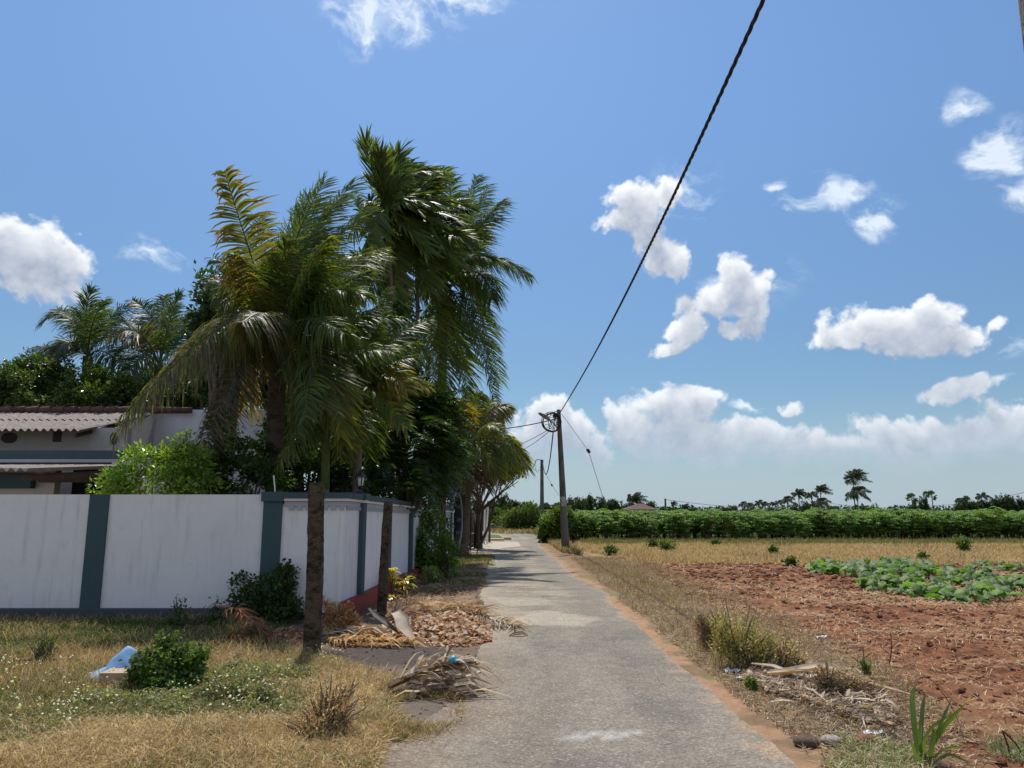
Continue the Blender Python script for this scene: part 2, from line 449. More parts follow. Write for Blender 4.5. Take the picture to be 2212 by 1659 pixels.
gc = lerp(gc, [.10, .12, .04], sstep(Y_, 38, 44))
gc = lerp(gc, [.34, .235, .115], gm['dry'])
gc = lerp(gc, [.20, .135, .07], gm['grass'])  # earth under the grass darkened to stand for shadows between the blades
gc = lerp(gc, [.10, .10, .04], gm['grass']*sstep(nC, .45, .65)*.7)
gc = lerp(gc, [.17, .12, .085], gm['dirt'])
gc = lerp(gc, [.30, .185, .11], gm['dirt']*sstep(fbm(X_*1.2+3, Y_*.8, 3, 113), .48, .62)*sstep(Y_, 11, 13)*.8)
gc = lerp(gc, [.15, .125, .10], gm['dirt']*(1-sstep(Y_, 7.2, 9)))
soilc = lerp(np.broadcast_to(np.array([.220, .092, .045]), gc.shape), [.11, .045, .027], sstep(nB, .4, .75))
soilc = lerp(soilc, [.27, .145, .08], sstep(nA, .50, .72)*.6)
gc = gc*(1-gm['soil'][:, None])+soilc*gm['soil'][:, None]
gc = lerp(gc, [.075, .062, .055], gm['burn']*.9)
gc = lerp(gc, [.38, .225, .13], gm['orange']*.8)
# patches of red earth at the far left of the grass
redl = sstep(pdist(X_, Y_, gpoly([(-300,1420),(125,1440),(110,1470),(40,1500),(-300,1520)]))+(nA-.5)*.5, -.1, .2)
gc = lerp(gc, [.28, .12, .06], redl)
m, nt, b, out = new_mat('earth')
at = nt.new('ShaderNodeAttribute', attribute_name='Col'); ge = nt.new('ShaderNodeNewGeometry'); pos = ge.outputs['Position']
n1 = nt.noise(pos, 9, 8, .65); n2 = nt.noise(pos, 90, 4, .6)
f = nt.math('ADD', nt.math('MULTIPLY', n1, .9), nt.math('MULTIPLY', n2, .7))
c = nt.vmath('SCALE', at.outputs['Color'], scale=nt.math('ADD', f, .22)).outputs[0]
nt.link(c, b.inputs['Base Color']); b.inputs['Roughness'].default_value = .95; b.inputs['Specular IOR Level'].default_value = .12
bump(nt, b, nt.math('ADD', nt.noise(pos, 35, 7, .7), nt.math('MULTIPLY', n2, .4)), .9, .02)
M_EARTH = m
V = np.stack([X_, Y_, Zg], -1).reshape(len(gy), len(gx), 3)
ground = MB().grid(V, gc).build('ground', M_EARTH, smooth=True); tag(ground, kind='structure')

# ------------------------------------------------------------------ lane
NR = 900
RL, RR = resample(rl, NR), resample(rr, NR)
# re-pair by distance so the cross lines stay square on
def pair(a, b_):
    k = np.linspace(0, 1, NR); return a, b_
cols = 60
tt = np.linspace(-.06, 1.06, cols)
V = np.zeros((NR, cols, 3)); V[..., :2] = RL[:, None]+(RR-RL)[:, None]*tt[None, :, None]
xr, yr = V[..., 0].ravel(), V[..., 1].ravel()
V[..., 2] = (.004*(fbm(xr*1.3, yr*1.3, 3, 201)-.5)-.012*np.clip(np.abs(np.tile(tt, NR)-.5)*2-.8, 0, 1)).reshape(NR, cols)
tcol = np.tile(tt, NR)
ra = fbm(xr*.9, yr*2.6, 4, 211); rb = fbm(xr*3, yr*6, 3, 213)
left = 1-sstep(tcol+(ra-.5)*.5, .0, .30)
sandy = np.clip(sstep(ra+.25*(rb-.5), .53, .66)*(1-sstep(tcol, .55, .9))*sstep(yr, 9.0, 12)+left*.8*(yr > 4), 0, 1)
rc = np.broadcast_to(np.array([.212, .182, .142]), (len(xr), 3)).copy()
rc = rc*(1+.30*(fbm(xr*.6, yr*.5, 3, 219)-.5)[:, None])
rc = rc*(1-.10*np.exp(-((tcol-.36)/.09)**2)-.10*np.exp(-((tcol-.74)/.09)**2)+.05*np.exp(-((tcol-.55)/.06)**2))[:, None]
rc = lerp(rc, [.34, .235, .15], sstep(tcol+.22*(rb-.5)+.12*(fbm(xr*9, yr*9, 2, 223)-.5), .955, 1.03)*.8)
rc = lerp(rc, [.115, .105, .095], sstep(fbm(xr*1.6+9, yr*1.1, 4, 227), .60, .66)*.45)
rc = lerp(rc, [.33, .275, .20], sandy*.85)
rc = lerp(rc, [.17, .125, .09], left*sstep(10-yr, 0, 2)*.75)
rc = lerp(rc, [.38, .36, .33], sstep(pdist(xr, yr, gpoly([(1190,1578),(1230,1570),(1260,1584),(1400,1577),(1380,1590),(1300,1600),(1240,1596),(1200,1586)]))+(rb-.5)*.22, -.03, .02)*.8*sstep(fbm(xr*13, yr*9, 3, 231), .38, .55))
rc = lerp(rc, [.37, .32, .25], sstep(pdist(xr, yr, gpoly([(1080,1335),(1180,1320),(1290,1335),(1260,1350),(1120,1352)]))+(rb-.5)*.4, -.1, .1)*.7)
rc = lerp(rc, [.36, .31, .24], sstep(pdist(xr, yr, gpoly([(1060,1290),(1180,1292),(1200,1305),(1080,1310)]))+(rb-.5)*.4, -.1, .1)*.7)
m, nt, b, out = new_mat('worn_asphalt')
at = nt.new('ShaderNodeAttribute', attribute_name='Col'); ge = nt.new('ShaderNodeNewGeometry'); pos = ge.outputs['Position']
vo = nt.new('ShaderNodeTexVoronoi'); nt.link(pos, vo.inputs['Vector']); vo.inputs['Scale'].default_value = 75
sp = nt.new('ShaderNodeSeparateColor'); nt.link(vo.outputs['Color'], sp.inputs[0])
stone = nt.math('MULTIPLY_ADD', sp.outputs[0], .55, .69)
gap = nt.ramp(vo.outputs['Distance'], .75, .25)
n1 = nt.noise(pos, 5, 7, .65); n3 = nt.noise(pos, 28, 5, .7)
f = nt.math('MULTIPLY', stone, nt.math('MULTIPLY_ADD', n1, .9, .55)); f = nt.math('MULTIPLY', f, nt.math('MULTIPLY_ADD', n3, .8, .60))
wht = nt.math('MULTIPLY', nt.ramp(sp.outputs[1], .94, .97), .5)
c = nt.vmath('SCALE', at.outputs['Color'], scale=f).outputs[0]
c = nt.mix(wht, c, (.42, .40, .37))
# fine cracks
vc = nt.new('ShaderNodeTexVoronoi', feature='DISTANCE_TO_EDGE'); 
wv = nt.vmath('ADD', pos, nt.vmath('SCALE', nt.new('ShaderNodeTexNoise').outputs['Color'], scale=.25).outputs[0]).outputs[0]
nt.link(wv, vc.inputs['Vector']); vc.inputs['Scale'].default_value = .8
cr = nt.math('MULTIPLY', nt.ramp(vc.outputs['Distance'], .010, .0), nt.ramp(n1, .5, .62))
c = nt.mix(nt.math('MULTIPLY', cr, .6), c, (.05, .045, .04))
nt.link(c, b.inputs['Base Color']); b.inputs['Roughness'].default_value = .9; b.inputs['Specular IOR Level'].default_value = .25
bump(nt, b, nt.math('ADD', vo.outputs['Distance'], nt.math('MULTIPLY', n3, .8)), .8, .006)
road = MB().grid(V, rc).build('road', m, smooth=True); tag(road, kind='structure')
# gravel-strewn sandy apron in front of the gate
M_CONC = mat_solid('pale_concrete', (.36, .31, .24), var=.2, scale=2.5, bscale=60, bstr=.4)
ap = gpoly([(1010,1169),(1120,1171),(1125,1181),(1085,1185),(1060,1194),(1000,1192)])
o = MB().prism(ap, -.05, .012).build('driveway', M_CONC); tag(o, kind='structure')
# ------------------------------------------------------------------ paints
def mat_plaster(name, col, dirt=.35, grime=(.30, .28, .25), var=.12, low=1.0):
    m, nt, b, out = new_mat(name)
    ge = nt.new('ShaderNodeNewGeometry'); pos = ge.outputs['Position']
    mp = nt.new('ShaderNodeMapping'); mp.inputs['Scale'].default_value = (7, 7, .7); nt.link(pos, mp.inputs[0])
    st = nt.noise(mp.outputs[0], 1.2, 6, .6)
    n1 = nt.noise(pos, 2.2, 7, .62); sp = nt.noise(pos, 14, 4, .6)
    sep = nt.new('ShaderNodeSeparateXYZ'); nt.link(pos, sep.inputs[0])
    lowd = nt.math('MULTIPLY', nt.ramp(nt.math('ADD', sep.outputs[2], nt.math('MULTIPLY', n1, .5)), .75*low, .3*low), .5)
    f = nt.math('ADD', nt.math('MULTIPLY', nt.ramp(st, .50, .78), .5), nt.math('MULTIPLY', nt.ramp(n1, .55, .8), .45))
    f = nt.math('ADD', f, nt.math('MULTIPLY', nt.ramp(sp, .68, .76), .35)); f = nt.math('ADD', f, nt.math('MULTIPLY', lowd, nt.ramp(n1, .3, .7)), clamp=True)
    f = nt.math('MULTIPLY', f, dirt, clamp=True)
    c = nt.new('ShaderNodeRGB'); c.outputs[0].default_value = (*col, 1)
    cc = nt.vmath('SCALE', c.outputs[0], scale=nt.math('MULTIPLY_ADD', n1, var*2, 1-var)).outputs[0]
    nt.link(nt.mix(f, cc, grime), b.inputs['Base Color']); b.inputs['Roughness'].default_value = .75; b.inputs['Specular IOR Level'].default_value = .25
    bump(nt, b, nt.math('ADD', nt.noise(pos, 30, 6), nt.math('MULTIPLY', n1, 2)), .35, .008)
    return m
M_WHITE = mat_plaster('white_wall_paint', (.74, .725, .73), .85, (.36, .34, .31))
M_TRIM = mat_plaster('cream_moulding', (.72, .68, .66), .2)
M_TEAL = mat_plaster('slate_blue_paint', (.052, .085, .10), .12, (.12, .13, .13))
M_GREYTRIM = mat_plaster('light_grey_paint', (.36, .38, .42), .25)
M_PLINTH = mat_plaster('dark_stained_plinth', (.075, .085, .095), .6, (.03, .035, .03))
M_RED = mat_plaster('red_oxide_paint', (.28, .045, .04), .35, (.10, .04, .03))
M_HOUSE = mat_plaster('greyed_house_plaster', (.46, .43, .40), .35, (.2, .18, .16))
M_HWHITE = mat_plaster('bluish_white_house_wall', (.74, .75, .80), .25)
M_CONCPOST = mat_solid('weathered_concrete', (.115, .088, .060), rough=.95, var=.45, scale=7, bscale=26, bstr=1.0, bdist=.05, col2=(.030, .024, .018), c2th=(.42, .66), c2scale=9, spec=.1, stretch=(1, 1, 1.6))
M_POLE = mat_solid('pole_concrete', (.15, .14, .125), rough=.9, var=.3, scale=4, bscale=50, bstr=.6, bdist=.01, col2=(.06, .055, .05), c2th=(.45, .7), c2scale=3, spec=.1, stretch=(1, 1, .3))
M_ASB = mat_solid('aged_asbestos_sheet', (.27, .235, .215), rough=.9, var=.3, scale=6, bscale=60, bstr=.4, col2=(.16, .13, .115), c2th=(.46, .72), c2scale=5, spec=.15)
M_TILE = mat_solid('dark_clay_tile', (.13, .06, .045), rough=.8, var=.35, scale=6, col2=(.05, .035, .03), c2th=(.45, .7))
M_WOODD = mat_solid('dark_weathered_wood', (.09, .065, .05), rough=.9, var=.4, scale=6, stretch=(1, 1, .15), bscale=50, bstr=.5)
M_WOODG = mat_solid('grey_board', (.15, .12, .10), rough=.9, var=.4, scale=5, stretch=(.4, .4, 3), bscale=40, bstr=.6, col2=(.05, .04, .035), c2th=(.5, .7))
M_BLACK = mat_solid('black_iron', (.012, .012, .014), rough=.45, var=.2, spec=.5)
M_CABLE = mat_solid('black_cable', (.02, .016, .02), rough=.55, var=.2, spec=.4)
M_STEEL = mat_solid('galvanised_steel', (.30, .30, .31), rough=.5, var=.2, metal=.6)
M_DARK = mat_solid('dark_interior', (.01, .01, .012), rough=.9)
M_VENT = mat_solid('grimy_vent_block', (.075, .055, .055), var=.3, scale=20)
M_LAMPG = mat_solid('frosted_lamp_glass', (.55, .55, .52), rough=.3, spec=.5)
M_PAPER = mat_solid('faded_poster', (.38, .37, .36), rough=.8, var=.3, scale=12, col2=(.2, .19, .18), c2th=(.5, .65), c2scale=10)

# ------------------------------------------------------------------ boundary wall
XC = P(736, 1318, 11.2)[0]; DF = 11.2          # the corner
pd = [12.23, 14.7, 17.1, 19.2, 21.4, 23.4, 25.7]
pX = [P(a, b, d)[0] for (a, b), d in zip([(781,1075),(838,1083),(886,1090),(914,1094),(939,1097),(957,1099),(973,1101)], pd)]
def xs(y): return np.interp(y, [DF]+pd, [XC]+pX)
def topz(y): return 1.80-(y-DF)*.0125
wall = thing('boundary_wall', 'white compound wall with slate blue piers turning the corner beside the lane', 'wall', (XC, DF, 0))
def part(mb, name, mats, par, smooth=False):
    l = par.location
    return mb.build(name, mats, par, smooth, loc=(0, 0, 0)) if False else _part(mb, name, mats, par, smooth)
def _part(mb, name, mats, par, smooth):
    l = np.array(par.location); q = par
    while q.parent is not None: q = q.parent; l = l+np.array(q.location)
    mb.v = [v-l for v in mb.v]
    return mb.build(name, mats, par, smooth)
XP1a, XP1b = P(197, 1070, DF)[0], P(238, 1070, DF)[0]
XP2a, XP2b = P(572, 1070, DF)[0], P(612, 1070, DF)[0]
# front face: panels sit at y=DF..DF+.15
mb = MB().box((-16, DF, .14), (XP2a, DF+.15, 1.80)); part(mb, 'front_panel', M_WHITE, wall)
mb = MB().box((XP2b-.02, DF, .06), (XC, DF+.15, 1.66)); part(mb, 'front_panel', M_WHITE, wall)
for i, (a, b_, zt) in enumerate([(XP1a, XP1b, 1.803), (XP2a, XP2b, 1.803), (XP1a-3.06, XP1b-3.06, 1.803), (XP1a-6.1, XP1b-6.1, 1.803)]):
    mb = MB().box((a, DF-.035, .12), (b_, DF+.16, zt))
    if i == 1: mb.box((a-.03, DF-.07, 1.70), (b_+.03, DF+.2, 1.84))
    part(mb, 'pier', M_TEAL, wall)
mb = MB().box((-16, DF-.13, -.1), (XP2b+.1, DF+.2, .16)); mb.box((XP2b+.1, DF-.10, -.1), (XC+.11, DF+.2, .10)); part(mb, 'base_course', M_PLINTH, wall)
# side wall as a strip of sections following xs(y)
def side_box(y0, y1, xo0, xo1, z0f, z1f, mb, M_=None):
    v = []
    for z in (z0f, z1f):
        for (yy, xo) in ((y0, xo0), (y0, xo1), (y1, xo1), (y1, xo0)):
            v.append([xs(yy)+xo, yy, z(yy)])
    f = [[0, 1, 2, 3], [4, 7, 6, 5], [0, 4, 5, 1], [1, 5, 6, 2], [2, 6, 7, 3], [3, 7, 4, 0]]
    f = [a[::-1] for a in f]
    mb.add(v, f)
YE = 26.2
ends = [DF+.151]+pd
for i in range(len(pd)):
    mb = MB(); side_box(ends[i], ends[i+1], -.15, 0, lambda y: .05, lambda y: topz(y)-.12, mb); part(mb, 'side_panel', M_WHITE, wall)
mb = MB(); side_box(ends[-1], YE, -.15, 0, lambda y: .05, lambda y: topz(y)-.12, mb); part(mb, 'side_panel', M_WHITE, wall)
# coping, cream moulding, grey dentil band
cop = MB(); cop.box((XP2b+.031, DF-.085, 1.745), (XC+.085, DF+.18, 1.83)); side_box(DF+.18, YE, -.18, .085, lambda y: topz(y)-.055, lambda y: topz(y)+.03, cop)
part(cop, 'coping', M_TEAL, wall)
mo = MB(); mo.box((XP2b+.031, DF-.06, 1.705), (XC+.06, DF+.1, 1.742)); side_box(DF+.1, YE, -.05, .06, lambda y: topz(y)-.095, lambda y: topz(y)-.058, mo)
part(mo, 'moulding', M_TRIM, wall)
de = MB(); de.box((XP2b+.031, DF-.028, 1.63), (XC+.028, DF+.05, 1.702))
x = XP2b+.10
while x < XC-.02: de.box((x, DF-.030, 1.575), (x+.075, DF+.02, 1.631)); x += .125
side_box(DF+.05, YE, -.02, .028, lambda y: topz(y)-.17, lambda y: topz(y)-.098, de)
y = DF+.1
while y < YE: side_box(y, y+.075, -.02, .030, lambda q: topz(q)-.225, lambda q: topz(q)-.169, de); y += .125
part(de, 'dentil_band', M_GREYTRIM, wall)
for i, d in enumerate(pd):
    mb = MB(); hw = .12
    side_box(d-hw, d+hw, -.17, .07, lambda y: .22, lambda y: topz(d)-.05, mb)
    side_box(d-hw-.03, d+hw+.03, -.2, .115, lambda y: topz(d)-.055, lambda y: topz(d)+.05, mb)
    pr = part(mb, 'pier', M_TEAL, wall)
    mb = MB(); side_box(d-hw-.015, d+hw+.015, -.1, .095, lambda y: topz(d)-.10, lambda y: topz(d)-.056, mb); part(mb, 'moulding', M_TRIM, pr)
rp = MB(); side_box(DF+.0, 26.0, -.02, .14, lambda y: -.1, lambda y: .25-(y-DF)*.004, rp); part(rp, 'red_plinth', M_RED, wall)
mb = MB(); mb.tube([(XP2a+.12, DF+.1, 1.84), (XP2a+.10, DF+.1, 1.99), (XP2a+.085, DF+.1, 2.09)], .011, 6); part(mb, 'iron_rod', M_TRIM, wall)

# ------------------------------------------------------------------ lanterns
def lantern(x, y, z, label, s=1.0, cap=M_BLACK):
    t = thing('garden_lantern', label, 'lamp', (x, y, z), 'lanterns on the wall piers')
    def ring(zs, rs, sides, name, mat, rot=0, par=t):
        mb = MB(); an = np.arange(sides)/sides*2*math.pi+rot
        Vv = np.array([[(r*math.cos(a)*s, r*math.sin(a)*s, zz*s) for a in an] for zz, r in zip(zs, rs)])
        mb.grid(Vv, wrap=True); return mb.build(name, mat, par)
    ring([0, .0, .02, .035, .07, .09, .11, .12], [.001, .075, .075, .03, .022, .045, .05, .001], 12, 'stem', M_BLACK)
    body = ring([.12, .13, .13, .27, .27], [.001, .055, .05, .072, .001], 6, 'glass', M_LAMPG)
    mb = MB()
    for k in range(6):
        a = k/6*2*math.pi
        mb.tube([(.055*s*math.cos(a), .055*s*math.sin(a), .12*s), (.08*s*math.cos(a), .08*s*math.sin(a), .275*s)], .009*s, 4)
    mb.build('frame', M_BLACK, t)
    ring([.27, .265, .285, .33, .355, .36, .39, .40], [.001, .105, .10, .045, .02, .028, .012, .001], 6, 'lamp_cap', cap)
    return t
lz = topz(pd[0])+.05
lantern(xs(pd[0])-.03, pd[0], lz, 'black iron lantern on the first pier after the wall corner', 1.0)

# ------------------------------------------------------------------ round gate and its end piers
gx0, gy0 = P(968, 1180, 26.6)[0], 26.6
gate = thing('moon_gate', 'dark blue arched gateway with an oval opening at the end of the white wall', 'gate', (gx0, gy0, 0))
def gM(v):     # local: u along gate, w depth, z -> world, gate turned towards the lane
    a = R(76); v = np.asarray(v, float)
    return np.c_[gx0-.15+v[:, 0]*math.cos(a)-v[:, 1]*math.sin(a), gy0+.3+v[:, 0]*math.sin(a)+v[:, 1]*math.cos(a), v[:, 2]]
an = np.linspace(0, 2*math.pi, 49)
def ringpoly(cx, cz, rx, rz): return np.c_[cx+rx*np.cos(an), cz+rz*np.sin(an)]
W_ = 1.7; top = 2.35
outer = []
for a in an:
    c, s_ = math.cos(a), math.sin(a)
    if s_ >= 0: outer.append((W_/2+.95*c*1.0, 1.45+.95*s_))
    else:
        k = min(abs(.95/c) if abs(c) > 1e-6 else 9, abs(1.45/s_)); outer.append((W_/2+c*k, 1.45+s_*k))
outer = np.array(outer); inner = ringpoly(W_/2, 1.25, .60, .95)
def annul(o_, i_, w0, w1, mb):
    n = len(o_); Vv = np.array([np.c_[i_[:, 0], np.full(n, w0), i_[:, 1]], np.c_[o_[:, 0], np.full(n, w0), o_[:, 1]], np.c_[o_[:, 0], np.full(n, w1), o_[:, 1]], np.c_[i_[:, 0], np.full(n, w1), i_[:, 1]], np.c_[i_[:, 0], np.full(n, w0), i_[:, 1]]])
    mb.grid(np.array([gM(q) for q in Vv]))
mb = MB(); annul(outer, inner, -.15, .15, mb); part(mb, 'arch', M_TEAL, gate)
mb = MB(); i2 = ringpoly(W_/2, 1.25, .60, .95); o2 = ringpoly(W_/2, 1.25, .66, 1.01); annul(o2, i2*1.0, -.19, .19, mb); part(mb, 'ring_trim', M_GREYTRIM, gate)
mb = MB()
for k in range(17):
    a = math.pi*k/16; c, s_ = math.cos(a), math.sin(a)
    mb.tube(gM([(W_/2+.93*c, -.17, 1.45+.93*s_), (W_/2+.93*c, .17, 1.45+.93*s_)]), .05, 6)
part(mb, 'arch_tiles', M_TEAL, gate)
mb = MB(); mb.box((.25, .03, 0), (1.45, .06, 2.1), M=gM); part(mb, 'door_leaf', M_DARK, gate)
def end_pier(px, base_py, ztop, d, label):
    x = P(px, 1130, d)[0]
    t = thing('gate_pier', label, 'pillar', (x, d, 0), 'white and blue piers at the gate')
    mb = MB(); mb.box((x-.16, d-.13, 0), (x+.03, d+.13, ztop-.2)); part(mb, 'shaft', M_TEAL, t)
    mb = MB(); mb.box((x+.035, d-.135, 0), (x+.08, d+.13, ztop-.2)); mb.box((x-.2, d-.16, ztop-.2), (x+.06, d+.16, ztop-.1))
    an_ = np.linspace(-math.pi/2, math.pi*.9, 12)
    mb.tube([(x+.06+.06*math.cos(a), d-.16, ztop-.16+.06*math.sin(a)) for a in an_], .025, 6)
    part(mb, 'scroll_trim', M_TRIM, t)
    return x
x1 = end_pier(974, 1190, 1.72, 26.45, 'narrow white edged pier ending the wall left of the round gate')
x2 = end_pier(1001, 1190, 1.70, 28.6, 'narrow white edged pier right of the round gate')
lantern(x1-.15, 26.45, 1.62, 'lit topped lantern in front of the oval gate opening', 1.0, M_TRIM)
lantern(x2-.10, 28.6, 1.60, 'small lantern on the pier right of the round gate', 1.0, M_TRIM)
# porch railing glimpsed behind the wall left of the gate
t = thing('veranda_frame', 'white and black window frame seen over the wall left of the round gate', 'window frame', (P(935,1085,31)[0], 31, 0))
mb = MB()
a = P(920, 1090, 31); b_ = P(968, 1090, 31)
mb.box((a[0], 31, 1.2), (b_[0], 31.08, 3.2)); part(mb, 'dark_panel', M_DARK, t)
mb = MB()
for px in (922, 940, 951, 967): q = P(px, 1090, 30.95)[0]; mb.box((q-.04, 30.93, 1.2), (q+.04, 30.998, 2.75))
mb.box((a[0], 30.90, 2.4), (b_[0], 30.929, 2.5)); part(mb, 'frame', M_TRIM, t)
t = thing('villa', 'white house wall with dark window glimpsed through leaves above the gate', 'house', (P(955,1060,36)[0], 36, 0))
mb = MB(); q0 = P(930,1060,36)[0]; q1 = P(972,1060,36)[0]; mb.box((q0, 36, 0), (q1, 40, 4.4)); part(mb, 'wall', M_HWHITE, t)
mb = MB(); mb.box((q0-.2, 35.6, 4.41), (q1+.15, 40.4, 4.6)); part(mb, 'roof', M_TEAL, t)

# ------------------------------------------------------------------ board fence and its posts
fy0, fx0 = 30.0, P(1004, 1150, 30)[0]; fy1, fx1 = 33.5, P(1032, 1140, 33.5)[0]
fen = thing('board_fence', 'old grey horizontal board fence beyond the round gate', 'fence', (fx0, fy0, 0))
mb = MB(); z = .05; k = 0
while z < 1.45:
    h = .13+.03*random.random(); j = random.uniform(-.02, .02)
    v = np.array([[fx0+j, fy0, z], [fx1+j, fy1, z+.03*random.random()], [fx1+j-.03, fy1, z], [fx0+j-.03, fy0, z]])
    v = np.vstack([v, v+[0, 0, h-.012]]); mb.add(v, [[0, 3, 2, 1], [4, 5, 6, 7], [0, 1, 5, 4], [1, 2, 6, 5], [2, 3, 7, 6], [3, 0, 4, 7]]); z += h
part(mb, 'board_panel', M_WOODG, fen)
for f_ in (0, .33, .66, 1):
    mb = MB(); x = fx0+(fx1-fx0)*f_+.05; y = fy0+(fy1-fy0)*f_
    mb.tube([(x, y, 0), (x+.02, y, 1.6)], [.045, .04], 6); part(mb, 'stake', M_WOODD, fen)
fplab = ['thick pale concrete fence post nearest the board fence', 'dark fence post leaning left in the roadside row', 'thin white fence post in the roadside row', 'second thin white fence post in the roadside row', 'dark brown fence post at the far end of the roadside row', 'low dark fence post stub by the board fence']
for i, (px, yb, yt, r, mt) in enumerate([(1035,1179,1098,.055,M_POLE),(1040,1185,1106,.06,M_WOODD),(1046,1176,1096,.045,M_TRIM),(1052,1174,1095,.045,M_TRIM),(1057,1172,1104,.06,M_WOODD),(1012,1188,1172,.07,M_WOODD)]):
    g = G(px, yb); h = P(px, yt, g[1])[2]
    mb = MB(); pth = [(0, 0, -.1), (random.uniform(-.03, .03), 0, h*.5), (random.uniform(-.05, .05), 0, h)]
    mb.tube(pth, [r, r*.95, r*.85], 4 if i in (0, 2, 3) else 7)
    o = mb.build('fence_post', mt); o.location = g; tag(o, fplab[i], 'fence post', 'posts of the fence beyond the gate')
g = G(1052, 1166); o = thing('cardboard_sheet', 'flat tan board lying at the foot of the far fence posts', 'board', g)
mb = MB().box((-.7, -.5, .03), (.9, .3, .06)); mb.build('sheet', mat_solid('tan_board', (.55, .40, .25), var=.15), o)
mb = MB().box((.95, -.35, .02), (1.35, .1, .14)); mb.build('folded_flap', mat_solid('tan_board_edge', (.48, .36, .24), var=.2), o)
o = MB().box((-.12, -.1, 0), (.12, .1, .1)); 
blue = mat_solid('blue_plastic', (.12, .32, .60), rough=.4, var=.2, spec=.4)

# ------------------------------------------------------------------ rough concrete posts in front
def rough_post(name, base, top, hw, label, seed):
    base = np.array(base); top = np.array(top); n = 60; k = 8
    mb = MB(); c = .78
    prof = np.array([(-1, -c), (-c, -1), (c, -1), (1, -c), (1, c), (c, 1), (-c, 1), (-1, c)])*hw
    Vv = []
    for i in range(n+1):
        t_ = i/n; p = base*(1-t_)+top*t_; w_ = 1.06-.10*t_
        q = prof*w_; nz = np.array([vnoise(i*.9+seed, j*3.1, seed)-.5 for j in range(k)]); nz2 = vnoise(i*.13, seed, 3)-.5
        ph = q*(1+nz[:, None]*.10)+nz2*.012
        Vv.append(np.c_[p[0]+ph[:, 0], p[1]+ph[:, 1], np.full(k, p[2])])
    Vv = np.array(Vv); mb.grid(Vv-base, wrap=True)
    b0 = mb.n-k; mb.f.setdefault(k, []).append((np.array([np.arange(k)+b0]), 0))
    o = mb.build(name, M_CONCPOST); o.location = base
    tag(o, label, 'post', 'old concrete fence posts in front of the wall'); return o
g = G(674, 1416); rough_post('concrete_post', (g[0], g[1], -.15), P(686, 1043, g[1]), .079, 'tall square weathered concrete post nearest the camera on the grass', 1)
g2 = G(824, 1321); rough_post('concrete_post', (g2[0], g2[1], -.15), P(838.5, 1083, g2[1]), .066, 'leaning weathered concrete post beside the red plinth', 2)

# ------------------------------------------------------------------ house behind the wall
house = thing('house', 'low house with grey corrugated roof behind the left wall', 'house', (P(100, 1000, 18)[0], 17, 0))
def corrug(p_el, p_er, p_rr, p_rl, pitch, amp, name, mat, par, rows=2, thick=.012):
    # eave-left, eave-right, ridge-right, ridge-left
    p = [np.array(q, float) for q in (p_el, p_er, p_rr, p_rl)]
    Wd = np.linalg.norm(p[1]-p[0]); n = int(Wd/pitch*10); u = np.linspace(0, 1, n)
    nn = np.cross(p[1]-p[0], p[3]-p[0]); nn /= np.linalg.norm(nn)
    mb = MB()
    for r in range(rows):
        a0, a1 = r/rows, (r+1)/rows+.02; vs = np.linspace(a0, a1, 8)
        Vv = []
        for v_ in vs:
            e = p[0][None]*(1-v_)+p[3][None]*v_; e2 = p[1][None]*(1-v_)+p[2][None]*v_
            q = e*(1-u[:, None])+e2*u[:, None]+nn*(amp*np.cos(u*Wd/pitch*2*math.pi)+(rows-1-r)*.0+(a1-v_)*.06)[:, None]
            Vv.append(q)
        Vv = np.array(Vv); mb.grid(Vv); mb.grid((Vv-nn*thick)[:, ::-1])
        ed = np.array([Vv[0], Vv[0]-nn*thick]); mb.grid(ed[:, ::-1])
        sd_ = np.array([Vv[:, -1], Vv[:, -1]-nn*thick]); mb.grid(sd_)
    return _part(mb, name, mat, par, True)
dE, dR = 17.0, 20.7
eR = P(172, 931, dE); rR = P(337, 893, dR); rL = P(-400, 880, dR); eL = P(-560, 929, dE)
eL[2] = eR[2]; rL[2] = rR[2]
roof = corrug(eL, eR, rR, rL, .175, .032, 'corrugated_roof', M_ASB, house)
mb = MB()
for i in range(26):       # ridge tiles
    a = rR*(1-i/26)+rL*(i/26); c_ = rR*(1-(i+1)/26)+rL*((i+1)/26); dz = np.array([0, .05, .10])
    mb.tube([a+dz+[.0, 0, .012], c_+dz], [.115, .088], 10)
a = rR+[0, .05, .1]; bq = a+[.95, .05, 0]; mb.tube([a, bq], [.10, .09], 8)
part(mb, 'ridge_tiles', M_TILE, roof)
# walls under the roof
wy = dE+.75; xe = P(272, 980, wy)[0]; ez = eR[2]
mb = MB(); mb.box((-22, wy, 0), (xe, wy+.2, ez+.16)); fwall = part(mb, 'front_wall', M_HOUSE, house)
yr_ = dR-.1; xe2 = P(575/1.736, 950, yr_)[0]
mb = MB(); v = []
for (x, y, z) in [(xe, wy+.002, 0), (xe2, yr_, 0), (xe2, yr_, rR[2]+.0), (xe, wy+.002, ez+.19)]: v.append((x, y, z))
mb.add(v, [[0, 1, 2, 3]]); v2 = [(a-.2, b_, c_) for a, b_, c_ in v]; mb.add(v2, [[3, 2, 1, 0]]); part(mb, 'gable_wall', M_HOUSE, house)
mb = MB(); a, b_ = P(352, 890, 17.9), P(178, 935, 17.4)
mb.tube([eR+[-.15, .1, -.10], rR+[-.15, -.1, -.12]], .05, 4); part(mb, 'verge_beam', M_WOODD, house)
for px, py, w_, h_, ov in ((18, 950, .30, .22, 0), (123, 944, .19, .27, 1), (245/1, 949, .17, .26, 2)):
    pass
